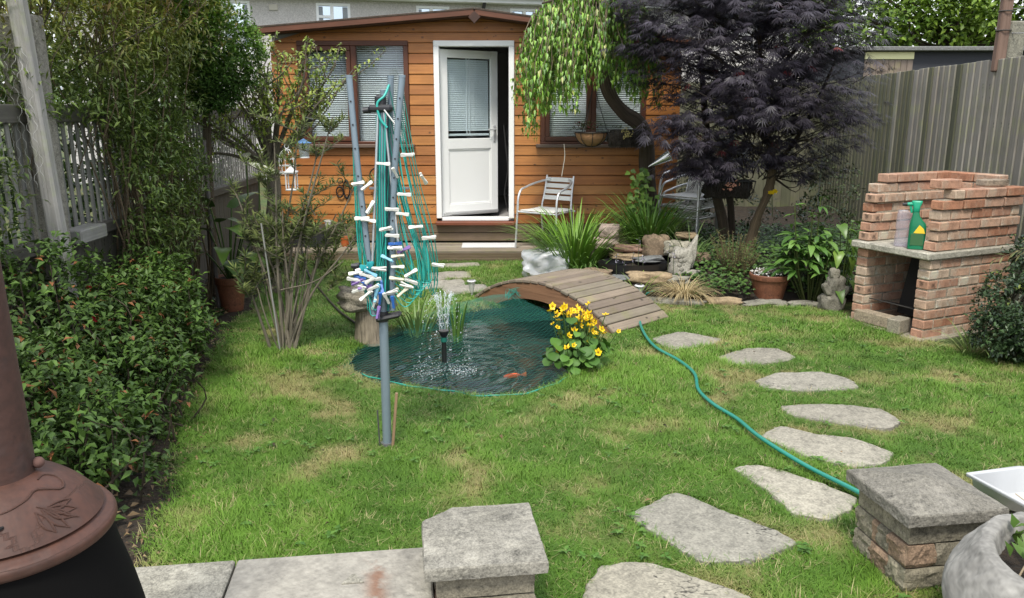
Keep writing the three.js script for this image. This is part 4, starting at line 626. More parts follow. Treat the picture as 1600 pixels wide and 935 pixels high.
// ---------------------------------------------------------------- low wall, gate pillars
function capGeo(sz, th, rise, clip, seed) {              // pyramid coping cap, rough arrises
  const h = sz / 2, c = clip; const out = clip ? [[-h, h], [h, h], [h, -h], [-h + c * 1.25, -h], [-h, -h + c]] : [[-h, h], [h, h], [h, -h], [-h, -h]];
  const ring = []; for (let i = 0; i < out.length; i++) { const a = out[i], b = out[(i + 1) % out.length]; for (let k = 0; k < 14; k++) { const t = k / 14; ring.push([lerp(a[0], b[0], t), lerp(a[1], b[1], t)]); } }
  const P = [], I = [], n = ring.length, lv = [[0.93, 0], [0.995, 0.003], [1, th * 0.5], [1, th - 0.006], [0.985, th], [0.8, th + rise * 0.2], [0.6, th + rise * 0.4], [0.4, th + rise * 0.6], [0.2, th + rise * 0.8]];
  lv.forEach(([s, y]) => ring.forEach(([x, z]) => { const X = x * s, Z = z * s, e = 0.0035; P.push(X + e * n3(X * 26, y * 30, Z * 26 + seed), y + 0.0022 * n3(X * 30, seed, Z * 30) + 0.0014 * n3(X * 90, seed, Z * 90), Z + e * n3(X * 26 + seed, y * 30, Z * 26)); }));
  for (let j = 0; j < lv.length - 1; j++) for (let i = 0; i < n; i++) { const a = j * n + i, b = j * n + (i + 1) % n; I.push(a, b, a + n, b, b + n, a + n); }
  P.push(0, th + rise, 0, 0, 0, 0); for (let i = 0; i < n; i++) { I.push((lv.length - 1) * n + i, (lv.length - 1) * n + (i + 1) % n, P.length / 3 - 2, (i + 1) % n, i, P.length / 3 - 1); }
  let g = new THREE.BufferGeometry(); g.setAttribute('position', new THREE.Float32BufferAttribute(P, 3)); g.setIndex(I); g = g.toNonIndexed(); g.computeVertexNormals();
  return wuv(g, 0, [seed, seed]);
}
function rockFace(w, h, d, seed, amp = 0.011) {           // a split-faced walling block
  let g = new THREE.BoxGeometry(w, h, d, 9, 5, 7); g.deleteAttribute('uv'); g.deleteAttribute('normal'); g = mergeVertices(g, 1e-5);
  const p = g.attributes.position;
  for (let i = 0; i < p.count; i++) { const x = p.getX(i), y = p.getY(i), z = p.getZ(i), e = Math.min(1, (0.5 - Math.abs(y) / h) * 6 + 0.1), q = amp * e * (0.5 + n3(x * 22 + seed * 3, y * 26, z * 22) + 0.5 * n3(x * 60, y * 60 + seed, z * 60)); p.setXYZ(i, x + Math.sign(x) * (Math.abs(x) > w * 0.49 ? q : 0), y + 0.003 * n3(x * 16, seed, z * 16), z + Math.sign(z) * (Math.abs(z) > d * 0.49 ? q : 0)); }
  g = g.toNonIndexed(); g.computeVertexNormals(); return wuv(g, 0, [seed, seed * 0.7]);
}
const capM = CONC([0.26, 0.247, 0.225], { bumpScale: 0.007 });
{
  const stoneM = [[0.30, 0.27, 0.215], [0.33, 0.30, 0.235], [0.28, 0.255, 0.205], [0.36, 0.25, 0.18]].map(c => CONC(c, { bumpScale: 0.006 }));
  const pillar = (p, turn, label, capc, seed, rise, clip) => {
    const g = thing('gate_pillar', label, 'gate pillar', p, turn, 'stone gate pillars'), w = 0.30; let y = -0.07, k = 0;
    const plan = [[0.09, 0], [0.09, 2], [0.09, 1], [0.085, 3]];
    for (const [h, t] of plan.slice().reverse().reverse()) {
      const smoothTop = t === 3, gap = 0.008;
      const cuts = [[0.5, 0.5], [0.34, 0.66], [1, 1], [0.98, 0.98]][t];
      for (const [sx, sz, len] of [[0, 1, w], [0, -1, w], [-1, 0, w - 0.205], [1, 0, w - 0.205]]) {
        let a = -len / 2; const parts = cuts[0] > 0.9 ? [len] : [len * cuts[0] - gap / 2, len * cuts[1] - gap / 2];
        for (const L of parts) { const m = a + L / 2, b = part('block', rockFace(sx ? 0.1 : L, h - gap, sx ? L : 0.1, seed + k++ * 1.7, smoothTop ? 0.002 : 0.010), stoneM[(k * 7 + t + (t === 1 ? 3 : 0)) % 4], g); b.position.set(sx ? sx * (w / 2 - 0.05) : m, y + h / 2, sz ? sz * (w / 2 - 0.05) : m); a += L + gap; }
      }
      y += h;
    }
    part('mortar', bx(-w / 2 + 0.010, w / 2 - 0.010, -0.07, y, -w / 2 + 0.012, w / 2 - 0.012, 0.003), mat([0.20, 0.18, 0.14], { map: concT, roughness: 1 }), g);
    const c = part('cap', capGeo(0.375, 0.045, rise, clip, seed), capc, g); c.position.y = y + 0.001;
  };
  pillar([-0.10, 0, -2.33], 0.135, 'stone gate pillar with a flat cap chipped at one corner, beside the coping wall', CONC([0.34, 0.327, 0.30], { bumpScale: 0.006 }), 3, 0.014, 0.085);
  pillar([1.485, 0, -2.65], 0.16, 'stone gate pillar with a low pyramid cap in front of the white tray', capM, 11, 0.05, 0);
  const wl = thing('coping_wall', 'low wall topped with worn concrete coping slabs, left of the chipped pillar', 'wall', [-0.33, 0, -2.47], 0.133);
  // concrete with a rust run down one slab (wear of its own)
  const rustConc = tex(512, 512, 0.95, (u, v) => { const a = fA(u, v), b = fC(u, v), e = fE(u, v), k = 0.60 + 0.45 * (a - 0.5) + 0.28 * (b - 0.5) + 0.26 * (e - 0.5) + 0.2 * sm(0.6, 0.72, fB(u, v)), rs = Math.exp(-Math.pow((u - 0.52) / 0.035, 2)) * sm(0.5, 0.68, fB(v * 1.0, u)) * 0.8, gr = Math.exp(-Math.pow((u - 0.72) / 0.05, 2)) * 0.35 * fB(u, v); return [lerp(lerp(k, 0.42, rs), k * 0.8, gr), lerp(lerp(k * 0.98, 0.2, rs), k * 0.85, gr), lerp(lerp(k * 0.93, 0.12, rs), k * 0.6, gr)]; });
  const m1 = CONC([0.40, 0.385, 0.345], { bumpScale: 0.006 }), m2 = mat([0.42, 0.40, 0.36], { map: rustConc, bumpMap: concB, bumpScale: 0.006, roughness: 0.95 });
  const sl = (x0, x1, m, off) => { const L = x1 - x0, o = part('coping_slab', T(cbox(L, 0.045, 0.33, 0.006, 0, off, (x, y, z) => [x + 0.0015 * n3(z * 20, x * 9, 1), y + 0.0012 * n3(x * 12, z * 12, 2), z]), (x0 + x1) / 2, 0.178, 0.165), m, wl); return o; };
  sl(-0.588, 0.05, m2, [0.35, 0]); sl(-1.35, -0.596, m1, [0.9, 0.4]); sl(-2.0, -1.358, m1, [1.9, 0.2]);
  part('wall_core', bx(-2.0, 0.05, 0, 0.154, 0.04, 0.29), stoneM[0], wl);
  part('slab_chip', T(cbox(0.07, 0.006, 0.05, 0.002, 0, [0, 0], (x, y, z) => [x + (z < 0 ? -x * 0.85 : 0), y, z]), -0.20, 0.203, 0.17), m1, wl);
  const w2 = thing('coping_wall', 'low stone wall under the white tray, right of the pyramid capped pillar', 'wall', [1.66, 0, -2.68], 0.16);
  part('coping_slab', T(cbox(1.4, 0.045, 0.33, 0.006), 0.70, 0.09, 0.0), m1, w2); part('wall_core', bx(0, 1.4, 0, 0.066, -0.13, 0.13), stoneM[0], w2);
  struct('patio_paving', flat([[-6, -1.95], [6, -2.45], [6, 6], [-6, 6]].map(([x, z]) => [x, z]), 0.012), FLAG([0.36, 0.35, 0.32]));
}
{ // white tray
  const t = thing('plastic_tray', 'white plastic tray with bits of dirt, standing behind the right pillar', 'tray', [2.05, 0.108, -2.82], 0.26);
  const rr = (w, h, r) => { const s = new THREE.Shape(), x = -w / 2, y = -h / 2; s.moveTo(x + r, y); s.lineTo(x + w - r, y); s.absarc(x + w - r, y + r, r, -Math.PI / 2, 0); s.lineTo(x + w, y + h - r); s.absarc(x + w - r, y + h - r, r, 0, Math.PI / 2); s.lineTo(x + r, y + h); s.absarc(x + r, y + h - r, r, Math.PI / 2, Math.PI); s.lineTo(x, y + r); s.absarc(x + r, y + r, r, Math.PI, 1.5 * Math.PI); return s.getPoints(6); };
  const P = [], I = [], lv = [[0.30, 0.42, 0.05, 0.0], [0.305, 0.425, 0.05, 0.003], [0.35, 0.47, 0.06, 0.095], [0.355, 0.475, 0.062, 0.10], [0.385, 0.505, 0.07, 0.10], [0.388, 0.508, 0.07, 0.094], [0.385, 0.505, 0.07, 0.085]]; let n = 0;
  lv.forEach(([w, h, r, y], j) => { const q = rr(w, h, r).slice(0, 28); n = q.length; q.forEach(p => P.push(p.x, y, p.y)); }); for (let j = 0; j < lv.length - 1; j++) for (let i = 0; i < n; i++) { const a = j * n + i, b = j * n + (i + 1) % n; I.push(a, a + n, b, b, a + n, b + n); } P.push(0, 0, 0); for (let i = 0; i < n; i++) I.push(i, (i + 1) % n, P.length / 3 - 1);
  const g = new THREE.BufferGeometry(); g.setAttribute('position', new THREE.Float32BufferAttribute(P, 3)); g.setIndex(I); g.computeVertexNormals();
  part('basin', g, mat([0.42, 0.43, 0.44], { roughness: 0.35 }), t); const r = rng(5), c = []; for (let k = 0; k < 26; k++) c.push(T(rock(0.004 + r() * 0.007, 0.002, 0.004, k, 0.3, 1), gauss(r) * 0.09, 0.005, gauss(r) * 0.12)); part('dirt', join(c), mat([0.12, 0.08, 0.05]), t, 'stuff');
}
{ // stone planter, bottom right
  const p = thing('stone_planter', 'round carved stone planter at the bottom right corner with dry stems', 'planter', [1.71, 0, -2.04]); p.scale.set(0.97, 0.97, 0.97);
  const prof = [[0.22, 0], [0.30, 0.03], [0.385, 0.12], [0.425, 0.22], [0.41, 0.30], [0.37, 0.365], [0.345, 0.395], [0.335, 0.40], [0.315, 0.402], [0.298, 0.395], [0.29, 0.36], [0.28, 0.30]].map(([x, y]) => new THREE.Vector2(x, y));
  let g = new THREE.LatheGeometry(new THREE.SplineCurve(prof).getPoints(120), 240); const q = g.attributes.position; for (let i = 0; i < q.count; i++) { const x = q.getX(i), y = q.getY(i), z = q.getZ(i), a = Math.atan2(z, x), k = 0.010 * n3(x * 7, y * 9, z * 7) - 0.004 * sm(0.25, 0.45, n3(x * 11 + 3, y * 11, z * 11)) + 0.005 * n3(x * 20, y * 20, z * 20) + 0.0025 * n3(x * 60, y * 60, z * 60); q.setXYZ(i, x + Math.cos(a) * k, y + k * 0.5, z + Math.sin(a) * k); } g.computeVertexNormals(); { const u = g.attributes.uv; for (let i = 0; i < u.count; i++) u.setXY(i, u.getX(i) * 2.5, u.getY(i) * 0.85); }
  { const C = new Float32Array(q.count * 3); for (let i = 0; i < q.count; i++) { const x = q.getX(i), y = q.getY(i), z = q.getZ(i), k = 0.20 * (1 + 0.25 * n3(x * 9, y * 9, z * 9) + 0.25 * n3(x * 34, y * 34, z * 34) + 0.35 * n3(x * 80, y * 80, z * 80) + 0.35 * sm(0.15, 0.4, n3(x * 14 + 5, y * 14, z * 14))); C.set([k, k * 0.965, k * 0.88], i * 3); } g.setAttribute('color', new THREE.BufferAttribute(C, 3)); }
  part('bowl', g, mat([1, 1, 1], { vertexColors: true, roughness: 1 }), p);
  part('soil', T(new THREE.CircleGeometry(0.292, 40), 0, 0.335, 0, -Math.PI / 2), soilM, p);
  const car = []; for (const [a, y, s] of [[2.6, 0.25, 0.07], [3.2, 0.2, 0.07]]) { const o = [Math.cos(a) * 0.40, y, Math.sin(a) * 0.40]; car.push(T(new THREE.TorusGeometry(s * 0.7, 0.012, 6, 20, 4.2), ...o, 0, -a + Math.PI / 2)); } part('carved_scroll', join(car), CONC([0.35, 0.335, 0.30], { bumpScale: 0.01 }), p);
  const r = rng(33), tw = []; for (let k = 0; k < 30; k++) { const x = -0.13 + gauss(r) * 0.10, z = -0.02 + gauss(r) * 0.12, dx = gauss(r) * 0.16, dz = gauss(r) * 0.12, h = 0.1 + 0.22 * r(); tw.push(tube([[x, 0.33, z], [x + dx * 0.4, 0.33 + h * 0.7, z + dz * 0.4], [x + dx, 0.33 + h, z + dz]], t => 0.0038 * (1 - 0.6 * t), 5, 8)); } part('dry_stem', join(tw), mat([0.38, 0.30, 0.20]), p);
  const mb = new MB(); for (let k = 0; k < 170; k++) { const a = r() * 6.28, d = Math.sqrt(r()) * 0.26; mb.leaf(V(Math.cos(a) * d * 0.75 - 0.07, 0.34 + r() * 0.09, Math.sin(a) * d), V(gauss(r), 0.5 + r(), gauss(r)).normalize(), V(0, 1, 0.2), 0.03 + r() * 0.04, 0.018 + r() * 0.02, mixc([0.05, 0.12, 0.02], [0.13, 0.22, 0.04], r())); } part('foliage', mb.geo(), LEAF, p, 'stuff');
}
{ // chiminea, bottom left
  const c = thing('chiminea', 'rust red cast iron chiminea with a black body, cut by the left edge', 'chiminea', [-1.085, 0.012, -1.55]); c.scale.set(1.05, 1, 1.05);
  const lat = (pts, n = 96) => wuv(new THREE.LatheGeometry(new THREE.SplineCurve(pts.map(p => new THREE.Vector2(...p))).getPoints(40), n), 1);
  const rust = mat([0.092, 0.037, 0.022], { map: rustT, bumpMap: brickB, bumpScale: 0.0015, roughness: 0.62 }), black = mat([0.003, 0.0028, 0.0028], { roughness: 0.9, specularIntensity: 0.25 });
  part('chimney_pipe', lat([[0.074, 0.893], [0.072, 0.908], [0.069, 1.02], [0.063, 1.3], [0.057, 1.7]]), mat([0.075, 0.034, 0.025], { map: rustT, bumpMap: brickB, bumpScale: 0.0015, roughness: 0.75 }), c);
  const Y = x => { const t = (x - 0.07) / 0.132; return 0.898 - 0.030 * t - 0.093 * t * t; };
  const dome = part('dome_lid', lat([[0.069, 0.90], [0.09, Y(0.09)], [0.12, Y(0.12)], [0.15, Y(0.15)], [0.175, Y(0.175)], [0.186, Y(0.186) + 0.001]]), rust, c);
  part('rim', lat([[0.172, 0.798], [0.186, 0.793], [0.194, 0.789], [0.203, 0.784], [0.208, 0.776], [0.207, 0.764], [0.200, 0.756], [0.19, 0.754]]), rust, c);
  part('body', lat([[0.195, 0.754], [0.205, 0.70], [0.232, 0.58], [0.25, 0.45], [0.245, 0.32], [0.21, 0.2], [0.12, 0.12], [0.0, 0.11]]), black, c);
  const legs = []; for (const a of [0.5, 2.6, 4.7]) legs.push(rod([Math.cos(a) * 0.15, 0.2, Math.sin(a) * 0.15], [Math.cos(a) * 0.22, 0, Math.sin(a) * 0.22], 0.02)); for (const l of legs) part('leg', l, black, c);
  const on = (a0, d) => { const a = a0 - 0.72; const x = Math.cos(a) * d, z = Math.sin(a) * d; return [x, Y(d) + 0.0006, z]; };
  const rel = []; const st = (list, w = 0.0032) => rel.push(tube(list.map(([a, d]) => on(a, d)), t => w * (1 - 0.5 * Math.abs(2 * t - 1)), 6, 24));
  st([[1.95, 0.135], [1.6, 0.128], [1.3, 0.118], [1.1, 0.108], [0.9, 0.118], [0.72, 0.13], [0.55, 0.122], [0.5, 0.105], [0.62, 0.09], [0.85, 0.092]]); st([[1.25, 0.136], [1.1, 0.15], [0.98, 0.166], [0.88, 0.175]]);
  for (const [a0, a1, d1] of [[1.22, 1.05, 0.18], [1.2, 0.92, 0.172], [1.18, 0.82, 0.164], [1.16, 0.78, 0.150], [1.3, 1.2, 0.178]]) { st([[a0, 0.143], [lerp(a0, a1, 0.5) + 0.04, lerp(0.143, d1, 0.5) + 0.006], [a1, d1]], 0.003); st([[a0, 0.143], [lerp(a0, a1, 0.5) - 0.04, lerp(0.143, d1, 0.5) - 0.003], [a1, d1]], 0.003); }
  part('leaf_relief', join(rel), rust, c);
  const hp = on(1.72, 0.15); part('vent_hole', T(new THREE.CylinderGeometry(0.006, 0.006, 0.004, 14), hp[0], hp[1], hp[2]), mat([0.004, 0.004, 0.004]), c);
  part('hinge_knob', T(new THREE.SphereGeometry(0.012, 12, 8), 0.077, 0.915, -0.02), mat([0.10, 0.05, 0.04]), c);
}

// ---------------------------------------------------------------- solar lights, bag, stump, pots
{
  const cup = mat([0.62, 0.62, 0.58], { roughness: 0.3, transmission: 0.35, thickness: 0 }), mk = (p, label, s, lean) => {
    const o = thing('solar_light', label, 'solar light', p, 0, 'small solar garden lights'); o.rotation.z = lean; o.scale.setScalar(s);
    part('lamp_shade', wuv(new THREE.LatheGeometry([[0.012, 0.045], [0.018, 0.06], [0.028, 0.12], [0.034, 0.15]].map(q => new THREE.Vector2(...q)), 20)), cup, o);
    part('cap', wuv(new THREE.LatheGeometry([[0.034, 0.148], [0.042, 0.15], [0.043, 0.158], [0.036, 0.164], [0.026, 0.165]].map(q => new THREE.Vector2(...q)), 22)), mat([0.68, 0.68, 0.68], { metalness: 0.4, roughness: 0.35 }), o);
    part('solar_cell', T(new THREE.CircleGeometry(0.027, 20), 0, 0.1645, 0, -Math.PI / 2), mat([0.02, 0.02, 0.03], { roughness: 0.2 }), o);
    part('stake', rod([0, -0.02, 0], [0, 0.05, 0], 0.009), mat([0.3, 0.3, 0.28]), o);
  };
  mk([-0.365, 0, -7.10], 'solar light at the left end of the arched bridge', 1, 0.02); mk([1.115, 0.0, -6.86], 'solar light standing in the hose bend at the right end of the bridge', 1.05, -0.03); mk([0.505, 0.02, -7.78], 'solar light half hidden in front of the white bag', 0.9, 0.15);
  const g = rock(0.235, 0.155, 0.2, 21, 0.22, 6, 1.7), q = g.attributes.position; for (let i = 0; i < q.count; i++) { const x = q.getX(i), y = q.getY(i), z = q.getZ(i), f = 1.06 - Math.abs(n3(x * 8, y * 8, z * 8)) * 0.38 - Math.abs(n3(x * 18, y * 18, z * 18)) * 0.2 - Math.abs(n3(x * 44, y * 44, z * 44)) * 0.06; q.setXYZ(i, x * f, Math.max(y * f, -0.14), z * f); } g.computeVertexNormals();
  const bag = part('plastic_bag', T(g, 0.34, 0.155, -7.9), mat([0.70, 0.71, 0.73], { roughness: 0.22, transmission: 0.3, thickness: 0, specularIntensity: 1 }), scene); tag(bag, 'crumpled white plastic sack lying behind the bridge', 'plastic bag');
  const st = thing('tree_stump', 'short grey tree stump with a rough stone on top behind the dryer', 'tree stump', [-1.04, 0, -5.68]);
  const tg = new THREE.CylinderGeometry(0.098, 0.125, 0.27, 28, 8), tp = tg.attributes.position; for (let i = 0; i < tp.count; i++) { const x = tp.getX(i), z = tp.getZ(i), a = Math.atan2(z, x), k = 1 + 0.10 * n3(Math.cos(a) * 2.4, tp.getY(i) * 2, Math.sin(a) * 2.4) + 0.05 * n3(Math.cos(a) * 9, tp.getY(i) * 3, Math.sin(a) * 9); tp.setX(i, x * k); tp.setZ(i, z * k); } tg.computeVertexNormals();
  part('stump_trunk', T(wuv(tg, 1), 0, 0.13, 0), mat([0.34, 0.30, 0.24], { map: barkT, bumpMap: barkB, bumpScale: 0.012, roughness: 1 }), st);
  const sl = part('capstone', rock(0.185, 0.075, 0.13, 31, 0.35, 5, 2), CONC([0.32, 0.29, 0.24], { bumpScale: 0.01 }), st); sl.position.set(-0.03, 0.325, 0.02); sl.rotation.z = -0.12;
  const fl = []; const r = rng(44); for (let k = 0; k < 5; k++) fl.push(T(new THREE.SphereGeometry(0.018, 8, 6).scale(1, 0.5, 1), -0.14 + r() * 0.14, 0.36 + 0.02 * r(), 0.07 + 0.06 * r())); part('lichen_patch', join(fl), mat([0.55, 0.36, 0.05]), st);
  const pot = (name, label, p, R, H, m) => { const o = thing(name, label, 'plant pot', p); part('pot_body', wuv(new THREE.LatheGeometry([[0, 0], [R * 0.66, 0], [R * 0.70, 0.01], [R * 0.92, H * 0.76], [R * 0.93, H * 0.78], [R * 0.99, H * 0.79], [R * 1.0, H * 0.83], [R * 1.03, H * 0.96], [R * 1.01, H], [R * 0.95, H], [R * 0.92, H * 0.93]].map(q => new THREE.Vector2(...q)), 40), 1), m, o); part('pot_soil', T(new THREE.CircleGeometry(R * 0.94, 30), 0, H * 0.93, 0, -Math.PI / 2), soilM, o); return o; };
  const terra = mat([0.25, 0.095, 0.052], { map: concT, bumpMap: plainB, bumpScale: 0.0006, roughness: 0.6 });
  const p1 = pot('terracotta_pot', 'terracotta pot of small white flowers on the edge of the planting bed', [2.31, 0, -7.02], 0.175, 0.245, terra);
  const fl2 = new MB(), R = rng(8); for (let k = 0; k < 420; k++) { const a = R() * 6.28, d = Math.sqrt(R()) * 0.165, o = V(Math.cos(a) * d, 0.235 + 0.03 * R(), Math.sin(a) * d); if (R() < 0.45) fl2.leaf(o, V(gauss(R), 1, gauss(R)).normalize(), V(1, 0, 0.3), 0.03, 0.007, [0.07, 0.14, 0.03]); else fl2.dart(o, V(gauss(R), 0.3, gauss(R)).normalize(), V(0, 1, 0.2), 0.018, 0.014, [0.72, 0.70, 0.66]); } part('white_flowers', fl2.geo(), LEAFMATT, p1, 'stuff');
  globalThis.POT2 = pot('terracotta_pot', 'terracotta pot holding a white arum lily beside the left fence', [-2.38, 0, -6.62], 0.125, 0.30, terra);
  pot('terracotta_pot', 'small orange pot on the deck left of the dryer', [-1.93, 0.135, -9.15], 0.06, 0.11, mat([0.45, 0.10, 0.02])); pot('white_pot', 'small white pot on the deck near the left end of the cabin', [-2.12, 0.34, -9.2], 0.05, 0.09, PAINT([0.6, 0.58, 0.55]));
  const cr = thing('black_crate', 'dark planter box at the foot of the cabin on the left', 'planter box', [-2.33, 0.135, -9.2]); part('box', join([bx(-0.22, 0.22, 0, 0.20, -0.12, 0.12), bx(-0.24, 0.24, 0.20, 0.225, -0.14, 0.14)]), mat([0.02, 0.02, 0.022], { roughness: 0.5 }), cr); part('handle_slot', bx(-0.05, 0.05, 0.12, 0.15, 0.121, 0.124, 0.001), mat([0.004, 0.004, 0.004]), cr);
  const dark = mat([0.012, 0.012, 0.013], { metalness: 0.3, roughness: 0.5 });
  const rg = thing('chain_ornament', 'black chain ornament hanging on the cabin boards left of the dryer', 'ornament', [-1.98, 0.74, ZF + 0.03]); for (const [x, y, w, h] of [[-0.03, 0, 0.04, 0.06], [0.05, 0.03, 0.035, 0.10], [-0.02, 0.13, 0.03, 0.03]]) part('loop', T(new THREE.TorusGeometry(1, 0.18, 6, 22).scale(w, h, 0.05), x, y, 0), dark, rg);
  const ws = thing('wrought_iron_scroll', 'black wrought iron scroll against the cabin behind the dryer', 'ornament', [-1.56, 0.93, ZF + 0.05]); part('ring', new THREE.TorusGeometry(0.09, 0.008, 6, 28), dark, ws); part('scroll', T(new THREE.TorusGeometry(0.045, 0.007, 6, 22, 5), 0.02, -0.03, 0), dark, ws); part('bar', bx(-0.1, 0.36, -0.16, -0.13, -0.01, 0.01), mat([0.2, 0.22, 0.25], { metalness: 0.4 }), ws);
}

// ---------------------------------------------------------------- aluminium chairs
{
  const alu = mat([0.72, 0.73, 0.74], { metalness: 0.65, roughness: 0.34 }), sla = mat([0.74, 0.74, 0.71], { metalness: 0.05, roughness: 0.45 });
  const chair = (label, p, turn) => {
    const c = thing('aluminium_chair', label, 'chair', p, turn), r = 0.0125;
    for (const s of [-1, 1]) { part('leg', tube([[s * 0.27, 0, 0.24], [s * 0.262, 0.35, 0.22], [s * 0.258, 0.58, 0.20], [s * 0.258, 0.655, 0.15], [s * 0.262, 0.68, 0.05]], r, 9, 28), alu, c); part('leg', tube([[s * 0.21, 0, -0.26], [s * 0.20, 0.42, -0.19], [s * 0.185, 0.60, -0.225], [s * 0.18, 0.80, -0.27]], r, 9, 24), alu, c); }
    const hs = []; for (let k = 0; k <= 12; k++) { const a = Math.PI * k / 12; hs.push([Math.cos(a) * 0.262, 0.68 + 0.085 * Math.sin(a), 0.05 - 0.35 * Math.sin(a)]); } part('arm_hoop', tube(hs, r, 9, 48), alu, c);
    for (let k = 0; k < 4; k++) { const y = 0.55 + k * 0.068; part('backrest_slat', T(cbox(0.36, 0.05, 0.009, 0.003), 0, y, -0.212 - k * 0.016, -0.2), sla, c); }
    for (let k = 0; k < 7; k++) part('seat_slat', T(cbox(0.45, 0.009, 0.05, 0.003), 0, 0.435 - 0.006 * Math.sin(k / 6 * Math.PI), 0.19 - k * 0.06), sla, c);
    for (const z of [0.215, -0.19]) part('cross_rail', rod([-0.255, 0.415, z], [0.255, 0.415, z], 0.011), alu, c); for (const s of [-1, 1]) part('seat_rail', rod([s * 0.255, 0.412, 0.21], [s * 0.205, 0.412, -0.19], 0.011), alu, c);
    return c;
  };
  const c0 = chair('aluminium armchair with slatted back standing by the cabin door', [0.40, 0.137, -9.06], -0.62);
  const lab = ['aluminium armchair at the bottom of the stack under the maple', 'aluminium armchair in the middle of the stack under the maple', 'topmost aluminium armchair of the stack under the maple'];
  for (let k = 0; k < 3; k++) { copyOf(c0, lab[k], [1.98 - k * 0.012, 0.12 + k * 0.105, -8.85 + k * 0.03], -0.85, 'stacked aluminium armchairs'); }
  const cn = thing('metal_cone', 'shiny silver metal cone shade beside the stacked chairs', 'lamp shade', [1.60, 1.155, -8.65]); cn.rotation.z = -1.08; part('shade', new THREE.LatheGeometry([[0.006, -0.16], [0.03, -0.06], [0.056, 0.06], [0.06, 0.09]].map(q => new THREE.Vector2(...q)), 26), mat([0.72, 0.72, 0.70], { metalness: 0.8, roughness: 0.25 }), cn); part('lip', T(new THREE.TorusGeometry(0.06, 0.005, 6, 26), 0, 0.09, 0, Math.PI / 2), alu, cn);
}

